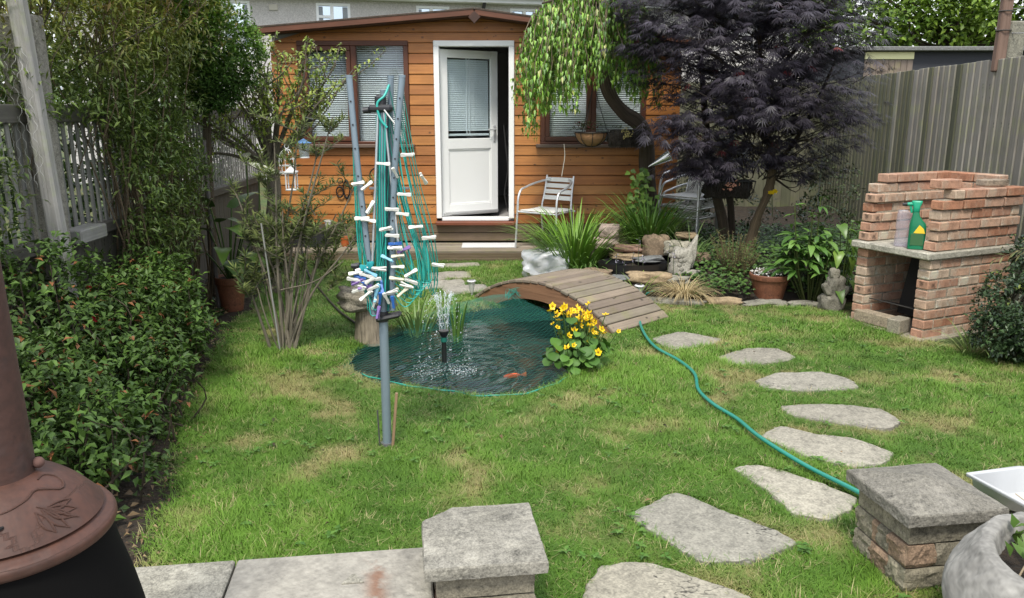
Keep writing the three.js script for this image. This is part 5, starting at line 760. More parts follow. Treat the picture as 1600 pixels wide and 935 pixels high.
// ---------------------------------------------------------------- rockery, statues, edging
{
  const M = { brown: FLAG([0.30, 0.22, 0.15]), tan: FLAG([0.44, 0.33, 0.21]), slate: FLAG([0.24, 0.25, 0.26]), pale: CONC([0.50, 0.47, 0.40]), red: FLAG([0.34, 0.21, 0.16]), grey: CONC([0.33, 0.32, 0.28]), pink: FLAG([0.46, 0.36, 0.32]) };
  const L = [
    ['brown', 1.42, 0.36, -7.78, 0.13, 0.12, 0.09, 'upright brown boulder at the back of the rockery pool'], ['red', 1.14, 0.34, -7.80, 0.14, 0.035, 0.1, 'flat reddish layered stone left of the brown boulder'], ['tan', 1.12, 0.275, -7.72, 0.15, 0.03, 0.1, 'flat tan stone under the reddish layered stone'],
    ['pale', 1.60, 0.36, -7.66, 0.12, 0.07, 0.08, 'pale lumpy rock beside the stone fish'], ['tan', 1.26, 0.165, -7.24, 0.21, 0.05, 0.09, 'long tan slab along the front of the rockery pool'], ['slate', 0.96, 0.155, -7.25, 0.17, 0.022, 0.1, 'thin grey slate at the front of the rockery pool'],
    ['brown', 0.79, 0.185, -7.32, 0.14, 0.04, 0.10, 'brown flat stone at the left of the rockery pool'], ['red', 0.80, 0.135, -7.27, 0.15, 0.025, 0.1, 'reddish thin stone under the brown flat stone'], ['slate', 1.36, 0.265, -7.62, 0.17, 0.025, 0.07, 'dark slate ledge over the back of the rockery pool'],
    ['grey', 1.52, 0.14, -7.22, 0.11, 0.035, 0.08, 'grey rubble stone right of the long tan slab'], ['brown', 1.80, 0.28, -7.62, 0.12, 0.05, 0.1, 'brown stone right of the stone fish'], ['pink', 0.98, 0.48, -7.98, 0.10, 0.07, 0.08, 'pinkish stone between the two lily clumps'], ['pink', 0.93, 0.36, -7.95, 0.13, 0.06, 0.1, 'lower pinkish stone between the two lily clumps'], ['tan', 1.72, 0.46, -7.85, 0.11, 0.03, 0.07, 'flat tan stone under the drooping blue flowers'],
    ['grey', 1.47, 0.018, -6.83, 0.21, 0.035, 0.06, 'mossy edging stone under the straw grass'], ['tan', 1.86, 0.02, -6.83, 0.16, 0.04, 0.06, 'pale edging stone left of the white flower pot'], ['grey', 2.22, 0.005, -6.84, 0.20, 0.03, 0.08, 'flat edging stone under the white flower pot'], ['grey', 1.28, 0.012, -6.93, 0.10, 0.03, 0.06, 'small edging stone beside the hose'], ['grey', 2.55, 0.005, -6.82, 0.12, 0.03, 0.06, 'low edging stone by the grey figurine'],
  ];
  L.forEach(([m, x, y, z, a, b, c, label], k) => { const o = part('rockery_stone', rock(a, b, c, k + 3, 0.28, 4, 1.8), M[m], scene); o.position.set(x, y, z); o.rotation.y = ((k * 37) % 11 - 5) * 0.06; tag(o, label, 'stone', 'stones of the rockery and its edge'); });
  const bas = thing('rockery_pool', 'small black rockery pool between the stones', 'garden pool', [1.15, 0, -7.48]); part('basin_lining', T(new THREE.CylinderGeometry(0.34, 0.30, 0.13, 36, 1, true).scale(1, 1, 0.62), 0, 0.20, 0), mat([0.01, 0.01, 0.011], { roughness: 0.4 }), bas); part('water', T(new THREE.CircleGeometry(0.335, 36).scale(1, 0.62, 1), 0, 0.205, 0, -Math.PI / 2), mat([0.01, 0.012, 0.011], { roughness: 0.04 }), bas);
  const fish = thing('stone_fish', 'pale carved stone fish standing on its head in the rockery', 'statue', [1.585, 0.13, -7.42]); const fm = CONC([0.52, 0.50, 0.46], { bumpScale: 0.006 });
  part('body', T(rock(0.10, 0.15, 0.085, 51, 0.14, 5, 2.2), 0, 0.13, 0, 0, 0, -0.25), fm, fish);
  const tl = new THREE.Shape(); [[0, 0], [0.03, 0.10], [0.10, 0.20], [0.085, 0.06], [0.06, -0.02]].forEach((p, i) => i ? tl.lineTo(...p) : tl.moveTo(...p)); const tg = () => new THREE.ExtrudeGeometry(tl, { depth: 0.03, bevelEnabled: true, bevelSize: 0.014, bevelThickness: 0.012, bevelSegments: 3 });
  part('tail_fin', wuv(T(tg().scale(1.1, 1.25, 1), 0.035, 0.13, 0, 0, 0.2)), fm, fish); part('dorsal_fin', wuv(T(tg().scale(-0.7, 0.45, 1), -0.05, 0.17, -0.02, 0, -0.2, 0.7)), fm, fish); part('fin', wuv(T(tg().scale(0.6, 0.5, 1), 0.05, 0.06, 0.07, 0, 0, -0.9)), fm, fish);
  const sc = []; for (let j = 0; j < 5; j++) for (let i = -2; i <= 2; i++) sc.push(T(new THREE.SphereGeometry(0.024, 8, 6).scale(1, 0.9, 0.4), -0.015 + i * 0.034 + (j % 2) * 0.017 - j * 0.004, 0.05 + j * 0.04, 0.088 - 0.012 * i * i)); part('scale_relief', join(sc), fm, fish);
  const fg = thing('garden_figurine', 'weathered grey stone figurine at the bed edge left of the barbecue', 'statue', [2.72, 0, -6.62]); const gm = CONC([0.26, 0.245, 0.21], { bumpScale: 0.008 });
  part('base', T(rock(0.10, 0.075, 0.08, 61, 0.2, 4), 0, 0.07, 0), gm, fg); part('torso', T(rock(0.07, 0.10, 0.06, 62, 0.25, 4), 0.02, 0.20, 0), gm, fg); part('head', T(rock(0.04, 0.045, 0.04, 63, 0.2, 4), 0.0, 0.32, 0.0), gm, fg); part('arm', T(rock(0.03, 0.06, 0.03, 64, 0.2, 3), -0.06, 0.19, 0.03, 0, 0, 0.5), gm, fg); part('arm', T(rock(0.028, 0.055, 0.03, 65, 0.2, 3), 0.085, 0.17, 0.03, 0, 0, -0.4), gm, fg);
}
// ---------------------------------------------------------------- hanging baskets, cages, lanterns
{
  const wire = mat([0.02, 0.02, 0.02], { metalness: 0.4, roughness: 0.5 }), r = rng(17);
  const hb = thing('hanging_basket', 'wire hanging basket with a tan coconut liner before the right window', 'hanging basket', [0.83, 1.44, -8.55]); part('liner', new THREE.SphereGeometry(0.165, 24, 12, 0, 6.2832, Math.PI / 2, Math.PI / 2).scale(1, 0.85, 1), mat([0.30, 0.16, 0.075], { bumpMap: soilB, bumpScale: 0.01 }), hb);
  const ws = [T(new THREE.TorusGeometry(0.172, 0.006, 6, 36), 0, 0, 0, Math.PI / 2)]; for (let k = 0; k < 8; k++) { const a = k * 0.785; ws.push(tube([0, 0.4, 0.8, 1.2, 1.57].map(t => [Math.cos(a) * Math.cos(t) * 0.172, -Math.sin(t) * 0.147, Math.sin(a) * Math.cos(t) * 0.172]), 0.004, 5, 12)); } part('wire_frame', join(ws), wire, hb); part('chain', join([0, 2.1, 4.2].map(a => rod([Math.cos(a) * 0.17, 0, Math.sin(a) * 0.17], [0.02, 0.48, -0.05], 0.003, 5))), wire, hb);
  const fl = new MB(); for (let k = 0; k < 150; k++) fl.leaf(V(gauss(r) * 0.13 - 0.05, 0.02 + r() * 0.09, gauss(r) * 0.1), rdir(r).setY(0.5).normalize(), V(0, 1, 0), 0.035, 0.018, r() < 0.2 ? [0.20, 0.02, 0.04] : [0.05, 0.07, 0.03]); part('foliage', fl.geo(), LEAF, hb, 'stuff');
  const trough = (label, p, w, fc, turn = 0) => { const t = thing('hanging_trough', label, 'hanging basket', p, turn), mb = new MB(); part('frame', join([rod([-w / 2, 0, 0.09], [w / 2, 0, 0.09], 0.007), rod([-w / 2, 0, -0.09], [w / 2, 0, -0.09], 0.006), rod([-w / 2, 0, -0.09], [-w / 2, 0, 0.09], 0.006), rod([w / 2, 0, -0.09], [w / 2, 0, 0.09], 0.006), ...Array.from({ length: 9 }, (_, k) => tube([[lerp(-w / 2, w / 2, k / 8), 0, 0.09], [lerp(-w / 2, w / 2, k / 8) * 0.93, -0.10, 0.08], [lerp(-w / 2, w / 2, k / 8) * 0.85, -0.155, 0]], 0.004, 5, 8))]), wire, t);
    part('moss_liner', wuv(T(rock(w * 0.46, 0.085, 0.085, 9, 0.22, 5, 3), 0, -0.085, 0)), mat([0.022, 0.018, 0.014], { bumpMap: soilB, bumpScale: 0.03, roughness: 1 }), t);
    for (let k = 0; k < 260; k++) mb.blade(V((r() - 0.5) * w * 0.95, -0.03 - r() * 0.12, 0.08 + r() * 0.02), V(gauss(r) * 0.5, -0.8, 0.5).normalize(), 0.04 + 0.05 * r(), 0.004, 0.5, [0.02, 0.016, 0.012], 2);
    for (let k = 0; k < 26; k++) mb.leaf(V((r() - 0.5) * w * 0.8, 0.01 + 0.03 * r(), 0.06 + 0.05 * r()), rdir(r).setY(0.6).normalize(), V(0, 1, 0), 0.03, 0.014, [0.06, 0.09, 0.03]); part('foliage', mb.geo(), LEAFMATT, t, 'stuff');
    if (fc) { const f = new MB(); for (let k = 0; k < 24; k++) f.leaf(V(0.0 + gauss(r) * 0.05, -0.035 + gauss(r) * 0.04, 0.12), V(gauss(r), gauss(r) - 0.2, 0.3).normalize(), V(0, 0, 1), 0.035, 0.012, fc); part('flowers', f.geo(), LEAFMATT, t); } return t; };
  trough('dark mossy trough hanging at the right end of the right window', [1.19, 1.47, -8.5], 0.40, [0.35, 0.30, 0.12]); trough('dark mossy trough with pale pink flowers in front of the maple trunk', [2.13, 0.99, -7.95], 0.50, [0.55, 0.28, 0.20]);
  tag(part('hanging_string', tube([[0.55, 1.32, -8.6], [0.56, 1.2, -8.6], [0.545, 1.08, -8.6], [0.53, 0.98, -8.6]], 0.004, 5, 16), mat([0.55, 0.5, 0.42]), scene), 'pale string dangling below the right cabin window', 'string');
  const pf = new MB(); for (let k = 0; k < 5; k++) { const o = V(gauss(r) * 0.028, gauss(r) * 0.03, 0.02 * r()); for (let q = 0; q < 5; q++) pf.leaf(o, V(Math.cos(q * 1.257), Math.sin(q * 1.257), 0.1).normalize(), V(0, 0, 1), 0.024, 0.02, [0.70, 0.50, 0.01]); } const yf = thing('yellow_pansy', 'bright yellow pansy flowers hanging right of the maple trunk', 'flower', [2.60, 0.87, -8.0]); part('petals', pf.geo(), LEAFMATT, yf); part('flower_stem', rod([0, -0.02, -0.02], [0.02, -0.25, -0.02], 0.004), mat([0.06, 0.09, 0.03]), yf);
  const fd = thing('bird_feeder', 'dark wire bird feeder hanging right of the maple trunk', 'bird feeder', [2.70, 1.02, -8.1]); const fw = []; for (let k = 0; k < 10; k++) { const a = k * 0.628; fw.push(rod([Math.cos(a) * 0.045, 0, Math.sin(a) * 0.045], [Math.cos(a) * 0.045, 0.2, Math.sin(a) * 0.045], 0.003, 5)); } for (const y of [0, 0.05, 0.1, 0.15]) fw.push(T(new THREE.TorusGeometry(0.045, 0.003, 5, 18), 0, y, 0, Math.PI / 2)); part('wire_cage', join(fw), wire, fd); part('lid', T(new THREE.ConeGeometry(0.055, 0.04, 18), 0, 0.22, 0), wire, fd);
  const wm = PAINT([0.66, 0.66, 0.66]); const bc = thing('bird_cage', 'white wire bird cage ornament hanging in the left shrub', 'bird cage', [-1.72, 1.20, -6.2]); const cw = []; for (let k = 0; k < 12; k++) { const a = k * 0.5236; cw.push(tube([[Math.cos(a) * 0.06, 0, Math.sin(a) * 0.06], [Math.cos(a) * 0.062, 0.10, Math.sin(a) * 0.062], [Math.cos(a) * 0.045, 0.15, Math.sin(a) * 0.045], [0, 0.18, 0]], 0.0028, 4, 14)); } for (const y of [0, 0.05, 0.10]) cw.push(T(new THREE.TorusGeometry(0.061, 0.0035, 5, 24), 0, y, 0, Math.PI / 2)); part('wire_cage', join(cw), wm, bc); part('cage_floor', T(new THREE.CylinderGeometry(0.066, 0.066, 0.012, 24), 0, -0.006, 0), wm, bc); part('hook', T(new THREE.TorusGeometry(0.016, 0.003, 5, 14), 0, 0.195, 0), wm, bc);
  const wl = thing('white_lantern', 'small white box lantern under the bird cage', 'lantern', [-1.67, 1.07, -6.1]); part('lantern_frame', join([bx(-0.04, 0.04, 0, 0.012, -0.04, 0.04), bx(-0.045, 0.045, 0.13, 0.145, -0.045, 0.045), ...[[-1, -1], [1, -1], [-1, 1], [1, 1]].map(([x, z]) => bx(x * 0.034 - 0.005, x * 0.034 + 0.005, 0.0125, 0.1295, z * 0.034 - 0.005, z * 0.034 + 0.005))]), wm, wl); part('lantern_roof', T(new THREE.ConeGeometry(0.05, 0.04, 4), 0, 0.166, 0, 0, 0.785), wm, wl);
  const bl = thing('blue_lantern', 'glass lantern with a blue lid in the left shrub', 'lantern', [-1.60, 1.31, -6.25]); part('lid', T(new THREE.ConeGeometry(0.062, 0.035, 22), 0, 0.125, 0), mat([0.06, 0.17, 0.36], { roughness: 0.4 }), bl); part('glass_jar', T(new THREE.CylinderGeometry(0.045, 0.036, 0.10, 22, 1, true), 0, 0.055, 0), mat([0.7, 0.78, 0.8], { transmission: 0.8, thickness: 0, roughness: 0.15 }), bl); part('base', T(new THREE.CylinderGeometry(0.037, 0.037, 0.01, 20), 0, 0, 0), wm, bl);
  const bk = thing('black_solar_spotlight', 'small black spotlight sticking out of the left shrub', 'spotlight', [-1.55, 1.585, -6.2]); bk.rotation.z = -0.3; part('lamp_head', T(new THREE.CylinderGeometry(0.045, 0.028, 0.045, 18), 0, 0, 0), mat([0.02, 0.02, 0.022], { roughness: 0.35 }), bk); part('bracket', rod([0, -0.02, 0], [-0.03, -0.14, 0], 0.006), mat([0.02, 0.02, 0.02]), bk);
  const wp = thing('ceramic_planter', 'shallow stone bowl of chives beside the aluminium chair', 'planter', [0.50, 0.16, -8.55]); part('bowl', wuv(new THREE.LatheGeometry([[0, 0], [0.12, 0], [0.17, 0.05], [0.19, 0.12], [0.20, 0.125], [0.185, 0.125], [0.17, 0.10]].map(q => new THREE.Vector2(...q)), 32)), CONC([0.40, 0.36, 0.29]), wp); part('soil', T(new THREE.CircleGeometry(0.175, 24), 0, 0.10, 0, -Math.PI / 2), soilM, wp); const ch = new MB(); for (let k = 0; k < 60; k++) ch.blade(V(gauss(r) * 0.07 - 0.05, 0.10, gauss(r) * 0.07), V(gauss(r) * 0.4, 1, gauss(r) * 0.4).normalize(), 0.14 + 0.14 * r(), 0.008, 0.3, [0.05, 0.13, 0.06], 3); part('foliage', ch.geo(), LEAF, wp, 'stuff');
}

// ---------------------------------------------------------------- trees and shrubs
const barkM = (c, b = 0.008) => mat(c, { map: barkT, bumpMap: barkB, bumpScale: b, roughness: 0.95 });
const taper = (a, b) => t => lerp(a, b, t);
function twigs(cs, r, root, share, r0 = 0.006, bend = 0.12) {   // thin branches from the limbs out to the leaf clumps
  const L = []; for (const [c] of cs) if (r() < share) { const o = root(c), m = V().copy(o).lerp(c, 0.55); m.x += gauss(r) * bend; m.y += gauss(r) * bend; m.z += gauss(r) * bend; L.push(tube([o.toArray(), m.toArray(), c.toArray()], taper(r0, r0 * 0.35), 5, 7)); } return L;
}
{ // purple maple
  const r = rng(101), t = thing('purple_maple', 'large dark purple cutleaf maple tree before the right fence', 'tree', [0, 0, 0]);
  const tr = tube([[2.41, 0.1, -8.1], [2.44, 0.36, -8.1], [2.50, 0.62, -8.1], [2.58, 0.87, -8.08], [2.60, 1.08, -8.08], [2.58, 1.25, -8.08], [2.47, 1.68, -8.05], [2.42, 2.0, -8.05], [2.38, 2.6, -8.1], [2.42, 3.0, -8.1]], u => 0.052 - 0.035 * u + 0.006 * Math.sin(u * 23) + 0.012 * Math.exp(-Math.pow((u - 0.155) / 0.012, 2)) + 0.012 * Math.exp(-Math.pow((u - 0.27) / 0.012, 2)), 12, 90);
  const limbs = [[[2.60, 1.05, -8.08], [2.85, 1.5, -8.0], [3.1, 2.1, -8.0]], [[2.47, 1.68, -8.05], [2.1, 2.05, -7.95], [1.7, 2.3, -7.9]], [[2.44, 1.9, -8.05], [2.8, 2.3, -8.1], [3.1, 2.7, -8.2]], [[2.54, 1.35, -8.08], [2.2, 1.6, -7.8], [1.8, 1.55, -7.6]]];
  part('trunk', tr, barkM([0.24, 0.185, 0.12]), t); for (const l of limbs) part('limb', tube(l, taper(0.026, 0.012), 8, 16), barkM([0.12, 0.095, 0.07]), t);
  part('trunk', tube([[2.30, 0.1, -8.45], [2.24, 0.5, -8.45], [2.12, 0.95, -8.5], [2.02, 1.5, -8.5], [1.9, 2.2, -8.4]], taper(0.062, 0.025), 10, 30), barkM([0.11, 0.085, 0.06]), t);
  part('trunk', tube([[2.40, 0.1, -8.55], [2.36, 0.6, -8.6], [2.30, 1.2, -8.6], [2.4, 2.0, -8.5]], taper(0.045, 0.02), 10, 30), barkM([0.10, 0.08, 0.06]), t);
  const mb = new MB(), leaf = (p, out, tint, red) => {
    const d = V(out.x, -0.25 - 0.55 * r(), out.z).add(rdir(r).multiplyScalar(0.35)).normalize(), nrm = V(out.x * 0.6, 0.8, out.z * 0.6).add(rdir(r).multiplyScalar(0.35)).normalize(), s = V().crossVectors(d, nrm).normalize(), n = V().crossVectors(s, d).normalize();
    const L = 0.085 + 0.055 * r(), c = red ? [0.16, 0.03, 0.035] : mulc(mixc([0.022, 0.018, 0.025], [0.066, 0.058, 0.074], r() * r()), tint);
    for (let k = -3; k <= 3; k++) { const a = k * 0.36 + gauss(r) * 0.06, q = d.clone().multiplyScalar(Math.cos(a)).addScaledVector(s, Math.sin(a)).addScaledVector(n, -0.10 * Math.abs(k)).normalize(); mb.dart(p, q, n, L * (1 - 0.07 * Math.abs(k) * Math.abs(k) * 0.6), 0.0092, c); }
  };
  const blobs = [[1.55, 2.35, -8.0, 0.60, 0.5, 0.6], [2.4, 2.45, -8.0, 0.8, 0.6, 0.9], [3.05, 2.3, -8.0, 0.52, 0.55, 0.7], [1.9, 1.8, -7.9, 0.58, 0.36, 0.65], [2.6, 1.75, -7.9, 0.72, 0.4, 0.7], [1.62, 1.46, -7.8, 0.34, 0.2, 0.4], [3.02, 1.58, -7.8, 0.40, 0.3, 0.5], [2.3, 1.28, -8.1, 0.78, 0.2, 0.5], [2.4, 3.05, -8.0, 1.05, 0.5, 0.8], [1.6, 2.75, -8.1, 0.65, 0.4, 0.6], [1.85, 1.15, -7.9, 0.4, 0.14, 0.4], [2.95, 1.15, -8.1, 0.35, 0.22, 0.4]];
  const w = blobs.map(b => Math.pow(b[3] * b[4] * b[5], 0.67)), tot = w.reduce((a, b) => a + b), cs = [];
  for (let k = 0; k < 1400; k++) {
    let x = r() * tot, i = 0; while (x > w[i] && i < w.length - 1) x -= w[i++]; const B = blobs[i], u = rdir(r), rad = Math.pow(r(), 0.4), c = V(B[0] + u.x * B[3] * rad, B[1] + u.y * B[4] * rad, B[2] + u.z * B[5] * rad), out = V(c.x - 2.4, 0, c.z + 8.3).normalize(), tint = 0.7 + 0.7 * r();
    cs.push([c]); for (let q = 0; q < 8; q++) leaf(V(c.x + gauss(r) * 0.12, c.y + gauss(r) * 0.05, c.z + gauss(r) * 0.11), out, tint, r() < 0.006);
  }
  for (let k = 0; k < 40; k++) { const c = pick(r, cs)[0]; if (c.y > 1.5 && r() < 0.5) for (let q = 0; q < 6; q++) leaf(V(c.x + gauss(r) * 0.1, c.y + gauss(r) * 0.05, c.z + gauss(r) * 0.1), V(-0.2, 0, 1), 1.6, false); }
  part('crown', mb.geo(), leafM({ roughness: 0.45, transmission: 0.12, specularIntensity: 0.55 }), t, 'stuff');
  part('twigs', join(twigs(cs, r, c => V(lerp(2.45, c.x, 0.35), Math.max(1.0, c.y - 0.25), lerp(-8.08, c.z, 0.3)), 0.3, 0.007)), barkM([0.09, 0.07, 0.055]), t);
}
{ // weeping tree
  const r = rng(102), t = thing('weeping_tree', 'weeping tree with hanging pale green leaves before the right cabin window', 'tree', [0, 0, 0]);
  part('trunk', tube([[1.55, 0.1, -8.75], [1.50, 0.6, -8.75], [1.46, 1.1, -8.75], [1.43, 1.4, -8.73], [1.34, 1.54, -8.72], [1.19, 1.64, -8.7], [1.05, 1.80, -8.7], [0.97, 2.0, -8.7], [0.92, 2.25, -8.7], [0.95, 2.6, -8.65], [0.8, 2.85, -8.6]], u => (u < 0.32 ? 0.115 - 0.09 * u : 0.086 - 0.05 * (u - 0.32)) + 0.005 * Math.sin(u * 40), 12, 90), barkM([0.115, 0.09, 0.07], 0.014), t);
  const br = [], wh = []; for (const [x, y, z] of [[0.3, 2.75, -8.4], [0.55, 2.95, -8.8], [1.2, 2.9, -8.4], [1.45, 2.7, -8.7], [0.9, 3.1, -8.5], [0.2, 2.45, -8.7]]) br.push(tube([[0.93, 2.35, -8.68], [lerp(0.93, x, 0.5), y + 0.02, lerp(-8.68, z, 0.5)], [x, y - 0.05, z]], taper(0.03, 0.01), 7, 14));
  const mb = new MB();
  for (let k = 0; k < 320; k++) {
    const a = r() * 6.2832, q = Math.sqrt(r()), x = 0.82 + Math.cos(a) * q * 0.66, z = -8.55 + Math.sin(a) * q * 0.45, y0 = 2.95 - 0.55 * q * q + 0.15 * r(), env = x < 0.35 ? 1.45 : x < 0.75 ? 1.72 : x < 1.1 ? 1.95 : 1.80, end = env + 0.75 * Math.pow(r(), 1.3), pts = [], sw = gauss(r) * 0.10;
    if (y0 - end < 0.2) continue; const n = Math.ceil((y0 - end) / 0.085);
    for (let i = 0; i <= n; i++) { const u = i / n; pts.push([x + Math.cos(a) * 0.12 * Math.sin(u * 1.57) + sw * u + 0.012 * Math.sin(i * 1.3 + k), lerp(y0, end, u), z + Math.sin(a) * 0.1 * Math.sin(u * 1.57) + 0.01 * Math.cos(i * 1.7)]); }
    wh.push(tube(pts, 0.0035, 4, n * 2)); const tint = 0.75 + r() * 0.5;
    pts.forEach((p, i) => { const m = 4; for (let j = 0; j < m; j++) { const b = r() * 6.28, d = V(Math.cos(b) * 0.6, -0.75 - 0.4 * r(), Math.sin(b) * 0.6).normalize(), o = V(p[0] + gauss(r) * 0.03, p[1] - r() * 0.08, p[2] + gauss(r) * 0.03); const y = r(), c = y < 0.07 ? [0.30, 0.31, 0.10] : y < 0.3 ? [0.07, 0.15, 0.03] : mixc([0.11, 0.22, 0.03], [0.19, 0.31, 0.05], r()); mb.leaf(o, d, V(Math.cos(b), 0.7, Math.sin(b)), 0.045 + 0.04 * r(), 0.017 + 0.017 * r(), mulc(c, tint * 1.6), 0.35, 0.3); } });
  }
  part('crown', mb.geo(), leafM({ roughness: 0.42, transmission: 0.35, specularIntensity: 0.7 }), t, 'stuff'); part('branch', join(br), barkM([0.15, 0.12, 0.09]), t); part('hanging_twigs', join(wh), barkM([0.34, 0.28, 0.21], 0.001), t, 'stuff');
}
const greens = (a, b, hi, ya, yb) => (p, r, t, h) => mulc(mixc(mixc(a, b, r()), hi, sm(ya, yb, p.y) * (0.4 + 0.6 * h) * r()), t);
{ // big bamboo-leaved shrub on the left
  const r = rng(103), t = thing('bamboo_shrub', 'tall nandina-like shrub with narrow yellow-green leaves over the left fence', 'shrub', [0, 0, 0]), mb = new MB();
  const blobs = [[-3.0, 2.35, -4.7, 0.55, 0.5, 0.7], [-2.72, 2.25, -5.4, 0.5, 0.62, 0.7], [-2.62, 2.45, -6.1, 0.55, 0.7, 0.6], [-2.62, 1.80, -6.0, 0.32, 0.5, 0.5], [-2.55, 1.25, -6.2, 0.2, 0.35, 0.3], [-2.6, 2.9, -5.5, 0.7, 0.4, 0.9], [-2.95, 1.75, -3.9, 0.28, 0.35, 0.4], [-2.5, 0.85, -5.75, 0.25, 0.3, 0.4], [-2.62, 1.75, -5.1, 0.2, 0.22, 0.25], [-2.75, 1.9, -4.35, 0.12, 0.25, 0.2], [-3.1, 2.15, -3.7, 0.4, 0.6, 0.5], [-2.45, 1.15, -5.6, 0.12, 0.5, 0.5], [-2.62, 1.2, -3.9, 0.1, 0.4, 0.35], [-2.5, 1.45, -5.4, 0.14, 0.3, 0.3], [-2.6, 1.75, -4.65, 0.12, 0.14, 0.3], [-2.5, 1.6, -5.6, 0.2, 0.4, 0.4]];
  const cs = crown(mb, r, { blobs, clumps: 2300, per: 17, spread: 0.075, len: 0.056, wid: 0.0155, shell: 0.3, hang: 0.02, wild: 0.85, level: 0.8, simple: false, droop: 0.15, fold: 0.3, color: (p, r, tn, h) => { const up = sm(1.7, 2.6, p.y), c = mixc([0.085, 0.155, 0.028], [0.19, 0.26, 0.05], r()); return mulc(mixc(c, h < 0.3 ? [0.42, 0.26, 0.09] : [0.42, 0.44, 0.08], up * Math.sqrt(r())), tn); } });
  part('crown', mb.geo(), leafM({ transmission: 0.5, roughness: 0.45 }), t, 'stuff');
  const st = []; for (let k = 0; k < 70; k++) { const x = -2.68 + gauss(r) * 0.12, z = -5.2 - r() * 1.5, dx = gauss(r) * 0.25, dz = gauss(r) * 0.35, h = 1.1 + 1.2 * r(); st.push(tube([[x, 0, z], [x + dx * 0.3 + 0.08, h * 0.5, z + dz * 0.4], [x + dx, h, z + dz]], taper(0.009, 0.004), 5, 10)); }
  part('stem', join([...st, ...twigs(cs, r, c => V(c.x - 0.1, c.y - 0.45, c.z), 0.12, 0.004)]), barkM([0.20, 0.155, 0.105], 0.002), t, 'stuff');
  part('long_twig', join([tube([[-2.9, 1.75, -5.0], [-2.45, 2.0, -5.0], [-2.1, 2.2, -5.1]], taper(0.005, 0.003), 5, 12), tube([[-2.62, 2.9, -4.7], [-2.62, 2.45, -4.7], [-2.63, 2.1, -4.7]], 0.006, 5, 8), tube([[-2.62, 2.12, -4.7], [-2.5, 2.3, -4.7], [-2.25, 2.5, -4.8]], 0.004, 5, 8)]), barkM([0.05, 0.04, 0.035], 0.002), t);
}
{ // clipped evergreen ball
  const r = rng(104), t = thing('evergreen_shrub', 'dense dark green rounded evergreen beside the roof of the cabin', 'shrub', [0, 0, 0]), mb = new MB();
  const blobs = [[-2.34, 2.10, -6.6, 0.36, 0.42, 0.36], [-2.70, 2.42, -6.65, 0.40, 0.44, 0.4], [-2.85, 2.75, -6.7, 0.4, 0.35, 0.4], [-2.42, 1.88, -6.6, 0.24, 0.22, 0.26]];
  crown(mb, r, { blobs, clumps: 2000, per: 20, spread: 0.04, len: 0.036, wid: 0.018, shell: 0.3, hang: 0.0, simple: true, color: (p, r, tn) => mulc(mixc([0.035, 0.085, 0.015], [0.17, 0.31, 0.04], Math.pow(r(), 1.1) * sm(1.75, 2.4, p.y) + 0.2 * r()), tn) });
  part('crown', mb.geo(), LEAFMATT, t, 'stuff'); part('trunk', tube([[-2.62, 0, -6.9], [-2.6, 1.0, -6.9], [-2.52, 1.9, -6.8]], taper(0.05, 0.03), 8, 14), barkM([0.16, 0.13, 0.1]), t);
}
{ // rose and camellia bush, front left
  const r = rng(105), t = thing('flowering_bush', 'dense glossy green bush with a few red flowers beside the chiminea', 'bush', [0, 0, 0]), mb = new MB();
  const blobs = [[-2.26, 0.38, -4.6, 0.40, 0.36, 0.6], [-1.95, 0.30, -3.85, 0.27, 0.30, 0.42], [-2.44, 0.46, -5.1, 0.38, 0.36, 0.4], [-1.76, 0.26, -3.15, 0.24, 0.26, 0.36], [-2.45, 0.62, -4.0, 0.35, 0.42, 0.5], [-2.18, 0.30, -5.0, 0.25, 0.25, 0.3], [-2.1, 0.4, -3.2, 0.35, 0.38, 0.4]];
  const cs = crown(mb, r, { blobs, clumps: 1250, per: 14, spread: 0.055, len: 0.049, wid: 0.023, shell: 0.3, hang: 0.1, wild: 1.0, fold: 0.35, keep: c => c.y > 0.03, color: (p, r, tn, h) => { const f = sm(-4.3, -4.9, p.z), c = mixc([0.034, 0.070, 0.014], [0.085, 0.160, 0.024], r() * 0.75 + 0.25 * f); return r() < 0.035 ? mulc([0.24, 0.10, 0.04], tn) : mulc(mixc(c, [0.12, 0.20, 0.04], r() * r() * 0.8 * sm(0.3, 0.8, p.y)), tn); } });
  part('foliage', mb.geo(), leafM({ roughness: 0.48, transmission: 0.3, specularIntensity: 0.45 }), t, 'stuff'); part('stem', join(twigs(cs, r, c => V(c.x * 0.9 - 0.2, Math.max(0, c.y - 0.35), c.z), 0.16, 0.006)), barkM([0.13, 0.10, 0.07]), t, 'stuff');
  for (const [x, y, z] of [[-1.93, 0.30, -3.45], [-2.30, 0.72, -4.25], [-2.12, 0.62, -3.95]]) { const f = new MB(); for (let k = 0; k < 12; k++) f.leaf(V(x + gauss(r) * 0.008, y + gauss(r) * 0.008, z), rdir(r).setZ(0.5).normalize(), V(0.2, 0.3, 1), 0.018, 0.017, [0.30, 0.012, 0.018]); part('red_flower', f.geo(), LEAFMATT, t); }
}
